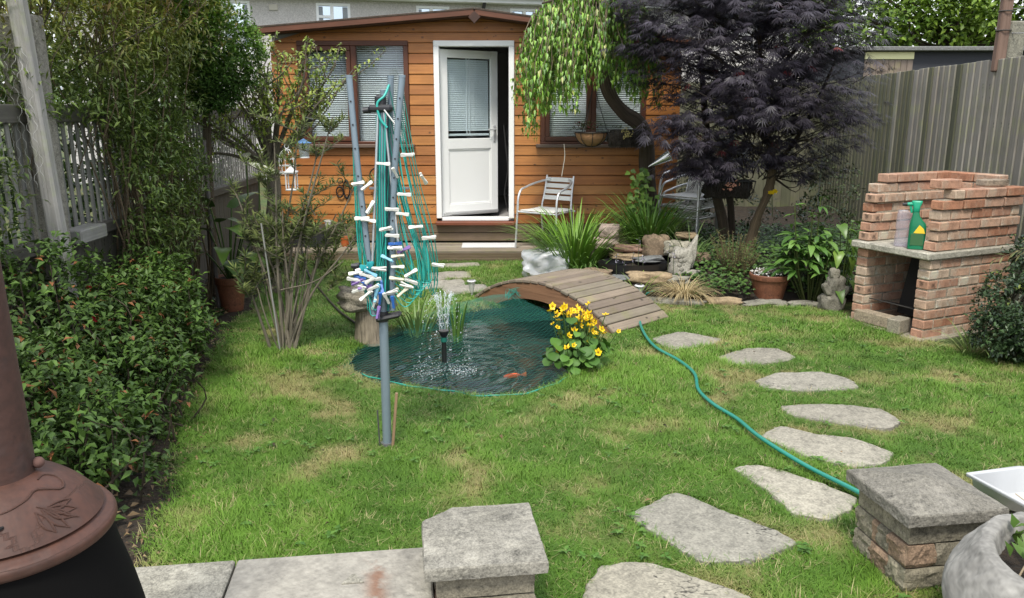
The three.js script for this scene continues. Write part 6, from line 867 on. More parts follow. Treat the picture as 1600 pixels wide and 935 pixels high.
{ // small grey-trunked tree in front of the cabin, left
  const r = rng(106), t = thing('bare_branched_tree', 'small grey trunked tree with sparse fresh yellow-green leaves left of the cabin window', 'tree', [0, 0, 0]), mb = new MB();
  part('trunk', tube([[-2.18, 0, -7.2], [-2.2, 0.5, -7.2], [-2.13, 0.95, -7.2], [-2.15, 1.3, -7.2]], taper(0.07, 0.055), 10, 24), barkM([0.24, 0.215, 0.18], 0.01), t);
  const tips = [[-2.9, 1.75, -7.0], [-2.75, 2.0, -7.1], [-2.6, 1.7, -6.8], [-2.45, 2.1, -7.2], [-2.2, 2.25, -7.2], [-1.95, 2.15, -7.1], [-1.75, 1.95, -7.0], [-2.05, 1.9, -6.9], [-2.7, 1.5, -7.2], [-1.7, 1.75, -7.2], [-1.5, 2.05, -7.1], [-1.6, 1.62, -7.0], [-1.9, 1.72, -6.9], [-2.1, 1.6, -6.9], [-1.5, 1.85, -6.9], [-2.2, 1.95, -6.8], [-1.36, 2.0, -7.1], [-1.7, 2.1, -6.9], [-2.05, 2.05, -7.0], [-2.35, 1.9, -7.4], [-2.85, 1.35, -7.0], [-2.5, 1.45, -6.9]];
  const L = []; for (const [x, y, z] of tips) { L.push(tube([[-2.15, 1.12 + 0.1 * r(), -7.2], [lerp(-2.15, x, 0.45), lerp(1.25, y, 0.35), lerp(-7.2, z, 0.5)], [lerp(-2.15, x, 0.8) + gauss(r) * 0.05, lerp(1.2, y, 0.75), z], [x, y, z]], taper(0.022, 0.005), 6, 18)); for (let k = 0; k < 5; k++) { const u = 0.45 + 0.5 * r(), bx0 = lerp(-2.15, x, u), by = lerp(1.2, y, u), e = [bx0 + gauss(r) * 0.28, by + 0.12 + 0.25 * r(), z + gauss(r) * 0.2]; L.push(tube([[bx0, by, z], [(bx0 + e[0]) / 2, (by + e[1]) / 2 - 0.03, (z + e[2]) / 2], e], taper(0.007, 0.003), 5, 8)); for (let q = 0; q < 34; q++) { const v = r(), p = V(lerp(bx0, e[0], v) + gauss(r) * 0.04, lerp(by, e[1], v) + gauss(r) * 0.04, lerp(z, e[2], v) + gauss(r) * 0.04); mb.leaf(p, rdir(r), V(0, 1, 0.3), 0.036 + 0.02 * r(), 0.018 + 0.008 * r(), mulc(mixc([0.13, 0.21, 0.03], [0.32, 0.38, 0.06], r()), 0.8 + 0.4 * r())); } } }
  part('branch', join(L), barkM([0.25, 0.225, 0.19], 0.004), t, 'stuff'); part('leaves', mb.geo(), LEAF, t, 'stuff');
}
{ // airy grey-stemmed shrub
  const r = rng(107), t = thing('airy_shrub', 'airy shrub of bare grey stems and narrow olive leaves left of the dryer', 'shrub', [-1.60, 0, -5.42]), mb = new MB(), st = [];
  const tip = [[-0.20, 0.95], [-0.12, 1.25], [0.02, 1.45], [0.15, 1.55], [0.30, 1.45], [0.42, 1.62], [0.50, 1.15], [0.55, 0.85], [-0.3, 1.1], [0.22, 1.1], [0.36, 0.95], [0.05, 1.0], [-0.28, 0.6]];
  for (const [x, y] of tip) { const b = [gauss(r) * 0.09, 0, gauss(r) * 0.08], z = gauss(r) * 0.16, m = [lerp(b[0], x, 0.35) + gauss(r) * 0.03, y * 0.5, z * 0.5]; st.push(tube([b, m, [lerp(b[0], x, 0.75), y * 0.8, z * 0.8], [x, y, z]], taper(0.013, 0.004), 6, 20));
    for (let k = 0; k < 7; k++) { const u = 0.45 + 0.55 * r(), ax = lerp(m[0], x, (u - 0.3) / 0.7), ay = y * u, e = [ax + gauss(r) * 0.2, ay + 0.06 + 0.16 * r(), z + gauss(r) * 0.15]; st.push(tube([[ax, ay, z * u], [(ax + e[0]) / 2, (ay + e[1]) / 2, (z + e[2]) / 2], e], taper(0.005, 0.002), 5, 6)); for (let q = 0; q < 50; q++) { const v = r(), d = rdir(r); d.y = Math.abs(d.y) * 0.6 + 0.1; mb.dart(V(lerp(ax, e[0], v), lerp(ay, e[1], v), lerp(z * u, e[2], v)), d.normalize(), V(0, 1, 0.4), 0.055 + 0.03 * r(), 0.011, mulc(mixc([0.065, 0.10, 0.03], [0.17, 0.20, 0.06], r()), 0.7 + 0.5 * r())); } } }
  for (let k = 0; k < 9; k++) { const a = gauss(r) * 0.2; st.push(tube([[a * 0.3, 0.02, gauss(r) * 0.06], [a * 0.8, 0.3, 0.05 * gauss(r)], [a * 1.4, 0.55 + 0.25 * r(), 0.1 * gauss(r)]], taper(0.007, 0.003), 5, 10)); }
  st.push(tube([[0.0, 0.45, 0.02], [0.25, 0.52, 0.05], [0.45, 0.66, 0.05]], taper(0.006, 0.003), 5, 10));
  part('stem', join(st), barkM([0.30, 0.275, 0.225], 0.003), t, 'stuff'); part('foliage', mb.geo(), LEAFMATT, t, 'stuff');
  part('support_cane', rod([-0.02, 0, 0.06], [-0.09, 0.92, 0.06], 0.006), mat([0.22, 0.22, 0.2]), t);
}
// a big leaf blade with a bent midrib, for plants whose leaves can be told apart
function bigLeaf(L, W, bend, fold, shape, seg = 8) { const P = [], I = []; for (let i = 0; i <= seg; i++) { const u = i / seg, w = shape(u) * W / 2, x = u * L * (1 - 0.1 * bend * u), y = -bend * L * u * u * 0.5; P.push(x, y + fold * w, w, x, y, 0, x, y + fold * w, -w); if (i) { const a = (i - 1) * 3, b = i * 3; for (const k of [0, 1]) I.push(a + k, b + k, a + k + 1, a + k + 1, b + k, b + k + 1); } } const g = new THREE.BufferGeometry(); g.setAttribute('position', new THREE.Float32BufferAttribute(P, 3)); g.setIndex(I); g.computeVertexNormals(); return wuv(g, 0); }
const lance = u => Math.pow(Math.sin(Math.PI * Math.pow(u, 0.8)), 0.9) + 0.001, arrow = u => (u < 0.25 ? 0.7 + 1.2 * u : Math.pow((1 - u) / 0.75, 0.75)) + 0.001, round = u => Math.sqrt(Math.max(0, 1 - Math.pow(2 * u - 1, 2))) + 0.001;
const lm = (c, o) => mat(c, { roughness: 0.38, transmission: 0.22, thickness: 0, specularIntensity: 0.7, ...o });
const aim = (o, p, yaw, pitch, roll = 0) => { o.position.set(...p); o.rotation.set(roll, yaw, pitch, 'YZX'); return o; };
{ // arum lily in the left pot
  const r = rng(108), t = thing('arum_lily', 'arum lily with broad green leaves and white flowers in the left terracotta pot', 'plant', [-2.38, 0.27, -6.62]);
  const G = [bigLeaf(0.34, 0.17, 0.7, 0.15, arrow), bigLeaf(0.28, 0.14, 0.9, 0.2, arrow)], M = [[0.075, 0.15, 0.02], [0.05, 0.11, 0.018], [0.10, 0.19, 0.025]].map(c => lm(c)), st = [];
  const spots = [[0.12, 0.40, 0.12, 0.1, 0.2], [-0.02, 0.50, 0.1, -0.6, 0.5], [0.2, 0.52, 0.1, 0.0, 0.25], [-0.12, 0.42, 0.06, -2.6, 0.4], [0.05, 0.6, -0.02, 1.0, 0.7], [0.02, 0.30, 0.18, -1.2, 0.1], [0.18, 0.25, 0.15, -0.5, -0.1], [-0.1, 0.62, 0.05, -2.0, 0.9], [0.22, 0.36, 0.0, 0.4, 0.2], [-0.15, 0.25, 0.1, -2.2, 0.0], [0.08, 0.20, 0.2, -0.9, -0.2], [0.1, 0.47, 0.2, -1.0, 0.3]];
  spots.forEach(([x, y, z, a, p], k) => { aim(part('leaf', G[k % 2], M[k % 3], t), [x, y, z], a, p, (r() - 0.5) * 0.5); st.push(tube([[x * 0.1, 0, z * 0.1], [x * 0.6, y * 0.6, z * 0.6], [x, y, z]], 0.007, 6, 10)); });
  for (const [x, y, z, s, a] of [[0.40, 0.93, 0.3, 1, 0.2], [0.29, 1.03, 0.25, 0.62, 2.4]]) {
    const n = 24, P = [], I = []; for (let j = 0; j <= 8; j++) for (let i = 0; i <= n; i++) { const u = j / 8, th = i / n * 6.2832, R = 0.012 + 0.05 * Math.pow(u, 1.7), lip = u * u * (0.055 * Math.cos(th) + 0.005); P.push(R * Math.cos(th) * 1.1 + lip, 0.075 * u + 0.05 * u * u * Math.cos(th) - 0.02 * u * u, R * Math.sin(th)); if (j && i < n) { const b = j * (n + 1) + i, c = b - n - 1; I.push(c, b, c + 1, c + 1, b, b + 1); } }
    const g = new THREE.BufferGeometry(); g.setAttribute('position', new THREE.Float32BufferAttribute(P, 3)); g.setIndex(I); g.computeVertexNormals(); const f = part('flower', g, mat(s === 1 ? [0.72, 0.72, 0.55] : [0.62, 0.60, 0.55], { roughness: 0.5, transmission: 0.25, thickness: 0 }), t); f.position.set(x, y, z); f.rotation.set(0.35, a, -0.75, 'YXZ'); f.scale.setScalar(s * 0.8);
    part('spadix', rod([0, 0.01, 0], [0.01, 0.07, 0], 0.006), mat([0.65, 0.45, 0.04]), f); st.push(tube([[0.02, 0, 0.02], [x * 0.8, y * 0.55, z * 0.6], [x, y, z]], 0.006, 6, 14));
  }
  part('stem', join(st), lm([0.06, 0.11, 0.03]), t);
}
{ // peony-like plant by the barbecue
  const r = rng(109), t = thing('leafy_peony', 'leafy green peony plant between the flower pot and the barbecue', 'plant', [2.66, 0.02, -6.95]);
  const G = [0, 1, 2].map(k => bigLeaf(0.135 + 0.018 * k, 0.044 + 0.005 * k, 0.5 + 0.3 * k, 0.25, lance, 6)), M = [[0.08, 0.175, 0.03], [0.11, 0.22, 0.042], [0.06, 0.135, 0.028], [0.14, 0.26, 0.05]].map(c => lm(c)), st = [];
  for (let k = 0; k < 40; k++) {
    const a = r() * 6.28, q = Math.sqrt(r()), x = Math.cos(a) * q * 0.29, z = Math.sin(a) * q * 0.22, h = (0.30 + 0.36 * (1 - q * 0.55) * (0.7 + 0.4 * r())) * (k < 2 ? 1 : 1), tall = k < 3, y = tall ? 0.78 + 0.07 * k : h, X = tall ? [-0.06, -0.22, 0.0][k] : x, Z = tall ? 0.05 : z; st.push(tube([[X * 0.3, 0, Z * 0.3], [X * 0.8, y * 0.6, Z * 0.8], [X, y, Z]], 0.005, 6, 10));
    for (let lv = 0; lv < (tall ? 5 : 3); lv++) { const b = r() * 6.28, yy = y - lv * 0.085, n = 3 + (r() < 0.4); for (let i = 0; i < n; i++) { const o = part('leaf', pick(r, G), pick(r, M), t), an = b + (i - (n - 1) / 2) * 0.7; aim(o, [X + Math.cos(an) * 0.02, yy, Z - Math.sin(an) * 0.02], an, 0.15 + (r() - 0.4) * 0.7, (r() - 0.5) * 0.6); const s = (0.75 + 0.4 * r()) * (tall ? 0.7 : 1); o.scale.setScalar(s); } }
  }
  part('stem', join(st), lm([0.08, 0.10, 0.03]), t);
  const hs = thing('hosta', 'broad pale green leaved plant close to the barbecue wall', 'plant', [2.84, 0.02, -6.75]), HG = bigLeaf(0.15, 0.095, 1.1, 0.35, arrow), HM = [[0.12, 0.21, 0.035], [0.16, 0.26, 0.04], [0.09, 0.17, 0.03]].map(c => lm(c)), hst = [];
  for (const [x, y, z, a, p] of [[0.0, 0.66, 0.06, -0.3, -0.3], [-0.02, 0.58, 0.1, -0.9, -0.6], [0.03, 0.52, 0.1, -0.5, -0.8], [-0.06, 0.70, 0.02, -1.6, -0.2], [0.05, 0.72, 0.0, 0.2, 0.0], [0.0, 0.44, 0.12, -1.0, -0.9], [-0.08, 0.48, 0.08, -1.9, -0.5], [0.02, 0.24, 0.12, -1.2, -0.4], [-0.08, 0.18, 0.14, -1.6, -0.3]]) { aim(part('leaf', HG, pick(r, HM), hs), [x, y, z], a, p, (r() - 0.5) * 0.5); hst.push(tube([[0, 0, 0], [x * 0.6, y * 0.6, z * 0.6], [x, y, z]], 0.005, 5, 8)); } part('stem', join(hst), lm([0.08, 0.12, 0.03]), hs);
}
{ // marsh marigold at the pond edge
  const r = rng(110), t = thing('marsh_marigold', 'marsh marigold clump with bright yellow flowers at the pond edge', 'plant', [0.42, 0, -5.02]);
  const G = [bigLeaf(0.062, 0.066, 0.5, 0.25, round, 6), bigLeaf(0.05, 0.052, 0.8, 0.3, round, 6), bigLeaf(0.075, 0.078, 0.4, 0.2, round, 6)], M = [[0.085, 0.19, 0.03], [0.12, 0.24, 0.04], [0.06, 0.14, 0.025]].map(c => lm(c, { specularIntensity: 0.4, roughness: 0.5 })), st = [];
  for (let k = 0; k < 120; k++) { const a = r() * 6.28, q = Math.sqrt(r()), x = Math.cos(a) * q * 0.19, z = Math.sin(a) * q * 0.16, y = 0.03 + (0.33 - 0.2 * q) * r() + 0.06 * r(), o = part('leaf', pick(r, G), pick(r, M), t); aim(o, [x, y, z], r() < 0.6 ? -a + (r() - 0.5) * 1.4 : -1.57 + (r() - 0.5) * 2, -0.1 - 0.6 * r(), (r() - 0.5) * 0.9); st.push(tube([[x * 0.35, 0, z * 0.35], [x * 0.8, y * 0.6, z * 0.8], [x, y, z]], 0.0035, 5, 6)); }
  const F = new MB(); for (let k = 0; k < 5; k++) { const a = k * 1.2566; F.leaf(V(Math.cos(a) * 0.003, 0, Math.sin(a) * 0.003), V(Math.cos(a), 0.35, Math.sin(a)).normalize(), V(0, 1, 0), 0.023, 0.021, [0.80, 0.55, 0.01], -0.2, -0.1, [0.85, 0.62, 0.02]); } for (let k = 0; k < 10; k++) F.dart(V(0, 0.003, 0), V(Math.cos(k * 0.63), 1.2, Math.sin(k * 0.63)).normalize(), V(1, 0, 0), 0.009, 0.004, [0.72, 0.40, 0.01]);
  const fg = F.geo(), fm = leafM({ roughness: 0.4, transmission: 0.2 });
  for (let k = 0; k < 64; k++) { const top = k < 40, a = r() * 6.28, q = Math.sqrt(r()), x = top ? 0.02 + gauss(r) * 0.155 : Math.cos(a) * q * 0.19, z = top ? gauss(r) * 0.09 : Math.sin(a) * q * 0.16 + 0.03, y = top ? 0.38 - 0.3 * Math.max(0, x) + 0.065 * gauss(r) : 0.13 + 0.2 * r(), o = part('flower', fg, fm, t); o.position.set(x, y, z); o.rotation.set(0.4 + (r() - 0.5) * 2.0, r() * 6, (r() - 0.5) * 1.7); o.scale.set(0.6 + 0.7 * r(), 0.7 + 1.2 * r(), 0.6 + 0.7 * r()); st.push(tube([[x * 0.3, 0, z * 0.3], [x * 0.75, y * 0.6, z * 0.75], [x, y, z]], 0.003, 5, 7)); }
  part('stem', join(st), lm([0.07, 0.13, 0.035]), t);
}
// strap-leaved clumps
function clump(name, label, p, o) { const r = rng(o.seed), t = thing(name, label, o.cat || 'plant', p), mb = new MB(); for (let k = 0; k < o.n; k++) { const a = r() * 6.28, q = Math.sqrt(r()), d = V(Math.cos(a) * o.out * (0.3 + q), 1, Math.sin(a) * o.out * (0.3 + q)).normalize(); mb.blade(V(Math.cos(a) * q * o.rad, -0.01, Math.sin(a) * q * o.rad * (o.zs ?? 1)), d, o.L * (0.65 + 0.5 * r()), o.W * (0.75 + 0.5 * r()), o.arch * (0.5 + r()), mulc(mixc(o.c0, o.c1, r()), 0.8 + 0.4 * r()), o.segs ?? 6, o.tip && r() < 0.5 ? o.tip : undefined); } part('foliage', mb.geo(), o.m ?? LEAF, t, o.stuff === false ? undefined : 'stuff'); return t; }
clump('daylily', 'large bright green strap-leaved clump between the chair and the white bag', [0.64, 0.08, -8.02], { seed: 201, n: 330, rad: 0.22, out: 0.55, L: 0.74, W: 0.023, arch: 0.75, c0: [0.11, 0.23, 0.025], c1: [0.21, 0.36, 0.05] });
clump('daylily', 'darker green strap-leaved clump behind the rockery pool', [1.42, 0.28, -8.15], { seed: 202, n: 260, rad: 0.18, out: 0.5, L: 0.66, W: 0.020, arch: 0.75, c0: [0.065, 0.155, 0.022], c1: [0.13, 0.25, 0.035] });
clump('straw_sedge', 'straw coloured tuft of drooping dry grass by the edging stones', [1.54, 0.03, -6.98], { seed: 203, n: 420, rad: 0.08, out: 0.9, L: 0.34, W: 0.006, arch: 1.5, c0: [0.34, 0.26, 0.13], c1: [0.52, 0.42, 0.24], m: LEAFMATT });
clump('pond_iris', 'pale green iris leaves at the back left edge of the pond', [-0.74, -0.02, -6.0], { seed: 204, n: 60, rad: 0.13, out: 0.35, L: 0.36, W: 0.015, arch: 0.8, c0: [0.13, 0.22, 0.06], c1: [0.22, 0.32, 0.11] });
clump('water_plant', 'short upright water plant in the pond behind the fountain', [-0.42, -0.04, -5.85], { seed: 205, n: 22, rad: 0.07, out: 0.2, L: 0.34, W: 0.018, arch: 0.4, c0: [0.07, 0.16, 0.03], c1: [0.14, 0.25, 0.05] });
clump('grass_tuft', 'tuft of long pale grass at the foot of the right bush', [3.22, 0, -5.36], { seed: 206, n: 46, rad: 0.07, out: 0.7, L: 0.30, W: 0.009, arch: 1.2, c0: [0.12, 0.20, 0.04], c1: [0.30, 0.36, 0.14] });
clump('green_tuft', 'small green strap-leaved tuft by the hose at the bridge end', [1.15, 0.03, -7.05], { seed: 207, n: 30, rad: 0.08, out: 0.8, L: 0.30, W: 0.016, arch: 1.0, c0: [0.12, 0.20, 0.03], c1: [0.22, 0.30, 0.06] });
clump('green_tuft', 'narrow green tuft hanging over the front of the big daylily', [0.72, 0.1, -7.55], { seed: 208, n: 34, rad: 0.1, out: 0.5, L: 0.36, W: 0.016, arch: 1.3, c0: [0.07, 0.16, 0.025], c1: [0.14, 0.24, 0.05] });
clump('bluebell', 'drooping strap leaves and faded blue flowers beside the stone fish', [1.72, 0.2, -7.6], { seed: 209, n: 34, rad: 0.07, out: 0.3, L: 0.46, W: 0.014, arch: 1.0, c0: [0.08, 0.15, 0.04], c1: [0.15, 0.22, 0.07] });
{ // wispy shrub, flower spikes, climbing leaves, ground cover
  const r = rng(111), t = thing('wispy_shrub', 'wispy brownish green shrub in front of the maple trunk', 'shrub', [2.08, 0.1, -7.35]), mb = new MB(), st = [];
  for (let k = 0; k < 90; k++) { const a = r() * 6.28, q = Math.sqrt(r()), e = [Math.cos(a) * q * 0.26, 0.22 + 0.26 * r(), Math.sin(a) * q * 0.2], b = [e[0] * 0.4, 0, e[2] * 0.4]; st.push(tube([b, [e[0] * 0.6, e[1] * 0.5, e[2] * 0.6], e], taper(0.004, 0.0018), 4, 7)); for (let i = 0; i < 26; i++) { const u = 0.2 + 0.8 * r(); mb.dart(V(lerp(b[0], e[0], u), e[1] * u, lerp(b[2], e[2], u)), rdir(r).setY(0.5).normalize(), V(0, 1, 0.3), 0.022, 0.007, mixc([0.09, 0.12, 0.035], [0.22, 0.19, 0.08], r())); } }
  part('stem', join(st), barkM([0.20, 0.15, 0.09], 0.001), t, 'stuff'); part('foliage', mb.geo(), LEAFMATT, t, 'stuff');
  const gc = new MB(); for (let k = 0; k < 9500; k++) { const x = 1.55 + r() * 3.2, z = -6.92 - Math.pow(r(), 1.3) * 2.6; if (x > 2.75 && z > -6.8) continue; if (Math.hypot(x - 2.31, z + 7.02) < 0.19) continue; const d = sm(1.55, 1.9, x), y = bedY(x, z) + (0.03 + 0.13 * Math.pow(r(), 1.4)) * d; gc.leaf(V(x, y, z), rdir(r).setY(0.15).normalize(), V(gauss(r) * 0.5, 1, 0.5).normalize(), 0.035 + 0.025 * r(), 0.026 + 0.012 * r(), mulc(mixc([0.045, 0.10, 0.022], [0.10, 0.19, 0.035], r()), 0.7 + 0.5 * r())); } const o = part('ground_cover', gc.geo(), LEAF, scene, 'stuff'); tag(o, 'low leafy green ground cover filling the planting bed', 'ground cover');
  const lb = new MB(); for (let k = 0; k < 7000; k++) { const z = -2.8 - r() * 6.0, edge = lerp(-1.45, -2.25, sm(-2.8, -5.5, z)), x = edge - 0.12 - Math.pow(r(), 0.8) * (2.95 + edge - 0.12) * 1.0; lb.leaf(V(x, 0.02 + 0.25 * r() * r() * sm(edge, edge - 0.7, x), z), rdir(r).setY(0.25).normalize(), V(gauss(r) * 0.5, 1, 0.3).normalize(), 0.035 + 0.03 * r(), 0.02 + 0.014 * r(), r() < 0.25 ? mulc([0.16, 0.11, 0.06], 0.5 + r()) : mulc(mixc([0.03, 0.07, 0.018], [0.07, 0.12, 0.03], r()), 0.6 + 0.5 * r())); } tag(part('border_undergrowth', lb.geo(), LEAF, scene, 'stuff'), 'dark undergrowth and dead leaves along the foot of the left fence', 'undergrowth');
  const cl = thing('climbing_hydrangea', 'bright broad-leaved climber on the trunk below the metal cone', 'climber', [1.40, 0.55, -8.45]), cm = new MB(); for (let k = 0; k < 85; k++) { const y = r() * 0.52; cm.leaf(V(gauss(r) * (0.05 + 0.09 * (1 - y)) - 0.05, y, gauss(r) * 0.06), rdir(r).setY(-0.3).setZ(0.4).normalize(), V(0, 0.5, 1).normalize(), 0.075, 0.06, mulc(mixc([0.07, 0.15, 0.02], [0.15, 0.25, 0.04], r()), 0.7 + 0.5 * r())); } part('foliage', cm.geo(), LEAF, cl, 'stuff'); part('stem', tube([[0.05, -0.3, 0], [0.0, 0.1, 0], [-0.03, 0.5, 0]], 0.008, 6, 10), barkM([0.15, 0.11, 0.08]), cl);
  const fs = thing('flower_spikes', 'thin purple flower spikes standing in the rockery pool', 'plant', [1.17, 0.17, -7.32]), fm = new MB(), ss = []; for (const [x, h] of [[0.0, 0.36], [-0.05, 0.22], [-0.2, 0.2], [0.05, 0.18], [0.28, 0.3], [0.33, 0.24], [-0.13, 0.14]]) { ss.push(tube([[x, 0, 0.03], [x + 0.01 * gauss(r), h * 0.5, 0.03], [x + 0.015 * gauss(r), h, 0.03]], 0.0028, 5, 6)); for (let k = 0; k < 16; k++) fm.dart(V(x + gauss(r) * 0.014, h * (0.6 + 0.4 * r()), 0.03 + gauss(r) * 0.01), rdir(r), V(0, 1, 0), 0.014, 0.01, [0.42, 0.38, 0.50]); } part('stem', join(ss), lm([0.08, 0.10, 0.05]), fs); part('flowers', fm.geo(), LEAFMATT, fs, 'stuff');
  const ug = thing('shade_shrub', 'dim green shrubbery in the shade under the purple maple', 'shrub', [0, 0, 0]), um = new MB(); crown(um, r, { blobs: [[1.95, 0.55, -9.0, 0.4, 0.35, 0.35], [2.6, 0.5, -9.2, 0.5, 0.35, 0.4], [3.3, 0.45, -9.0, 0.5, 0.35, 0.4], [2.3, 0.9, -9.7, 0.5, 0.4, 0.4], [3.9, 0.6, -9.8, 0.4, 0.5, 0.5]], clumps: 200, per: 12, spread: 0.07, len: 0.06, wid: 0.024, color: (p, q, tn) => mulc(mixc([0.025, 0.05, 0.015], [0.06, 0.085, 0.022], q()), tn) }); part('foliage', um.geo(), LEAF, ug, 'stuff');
}
{ // right edge bush, trailing twigs
  const r = rng(112), t = thing('round_dark_bush', 'dark glossy evergreen bush at the right edge beside the barbecue', 'bush', [0, 0, 0]), mb = new MB();
  const cs = crown(mb, r, { blobs: [[3.44, 0.34, -5.2, 0.33, 0.32, 0.32], [3.62, 0.66, -5.28, 0.26, 0.26, 0.28], [3.3, 0.22, -5.15, 0.2, 0.18, 0.2]], clumps: 620, per: 12, spread: 0.04, len: 0.036, wid: 0.018, shell: 0.22, keep: c => c.y > 0.03, color: (p, q, tn, h) => mulc(q() < 0.05 * sm(0.35, 0.6, p.y) ? [0.16, 0.20, 0.03] : mixc([0.016, 0.034, 0.014], [0.045, 0.085, 0.026], q()), tn) });
  part('foliage', mb.geo(), LEAFDARK, t, 'stuff'); part('stem', join(twigs(cs, r, c => V(3.45 + gauss(r) * 0.03, 0.02, -5.22), 0.06, 0.007)), barkM([0.12, 0.1, 0.07]), t, 'stuff');
  const tt = thing('trailing_twigs', 'thin trailing twigs with narrow leaves before the right side of the barbecue', 'shrub', [0, 0, 0]), tm = new MB(), st = []; for (const [x0, y0, x1, y1] of [[3.75, 0.85, 3.22, 0.74], [3.8, 1.02, 3.3, 0.86], [3.75, 1.12, 3.42, 1.10], [3.7, 0.95, 3.36, 0.66], [3.75, 0.8, 3.08, 0.72], [3.75, 1.2, 3.4, 1.0], [3.7, 0.7, 3.42, 0.6]]) { st.push(tube([[x0, y0, -5.15], [(x0 + x1) / 2, (y0 + y1) / 2 + 0.06, -5.1], [x1, y1, -5.05]], taper(0.004, 0.0015), 5, 12)); for (let k = 0; k < 17; k++) { const u = 0.25 + 0.75 * r(); tm.leaf(V(lerp(x0, x1, u), lerp(y0, y1, u) + 0.05 * Math.sin(u * 3.1), lerp(-5.15, -5.05, u)), V(-0.6, gauss(r) - 0.35, gauss(r) * 0.6).normalize(), V(0, 1, 0.4), 0.05 + 0.02 * r(), 0.012, mixc([0.09, 0.12, 0.03], [0.22, 0.20, 0.08], r())); } } part('twig', join(st), barkM([0.2, 0.15, 0.1], 0.001), tt); part('leaves', tm.geo(), LEAF, tt, 'stuff');
}
{ // trees beyond the fences
  const r = rng(113), t = thing('garden_tree', 'bright green tree beyond the right fence and the neighbouring shed', 'tree', [0, 0, 0]), mb = new MB();
  const cs = crown(mb, r, { blobs: [[7.6, 4.2, -17, 1.3, 1.5, 1.2], [6.2, 4.3, -17.4, 1.2, 1.3, 1.1], [6.8, 3.2, -16.8, 1.0, 0.6, 0.8], [9.4, 4.3, -17.3, 1.6, 1.6, 1.4], [11.5, 4.2, -17, 1.5, 1.6, 1.3], [8.6, 3.3, -16.6, 1.3, 0.7, 0.9], [10.6, 3.3, -16.7, 1.4, 0.7, 0.9], [9.5, 6, -17.5, 2.4, 1.2, 1.6]], clumps: 780, per: 24, spread: 0.20, len: 0.15, wid: 0.08, shell: 0.3, color: (p, q, tn) => mulc(mixc([0.08, 0.165, 0.018], [0.24, 0.36, 0.035], q()), tn) });
  part('crown', mb.geo(), leafM({ transmission: 0.4, roughness: 0.5 }), t, 'stuff'); part('trunk', tube([[9.4, 0, -17.3], [9.3, 2, -17.3], [9.5, 4.5, -17.3]], taper(0.22, 0.12), 10, 20), barkM([0.16, 0.13, 0.1]), t); part('limb', join(twigs(cs, r, c => V(9.4, 2.2 + r(), -17.3), 0.07, 0.05, 0.3)), barkM([0.14, 0.11, 0.08]), t);
  const h = thing('neighbour_hedge', 'dark leafy hedge beyond the slatted left fence', 'hedge', [0, 0, 0]), hm = new MB(); crown(hm, r, { blobs: [[-3.9, 1.2, -4.5, 0.6, 1.2, 1.6], [-4.0, 1.2, -7.0, 0.6, 1.3, 1.8], [-4.0, 1.2, -9.6, 0.6, 1.3, 1.6], [-4.1, 2.6, -6.5, 0.7, 0.9, 3.0]], clumps: 1000, per: 14, spread: 0.14, len: 0.11, wid: 0.055, shell: 0.3, simple: true, color: (p, q, tn) => mulc(mixc([0.03, 0.06, 0.016], [0.07, 0.12, 0.028], q()), tn) }); part('foliage', hm.geo(), LEAF, h, 'stuff');
}

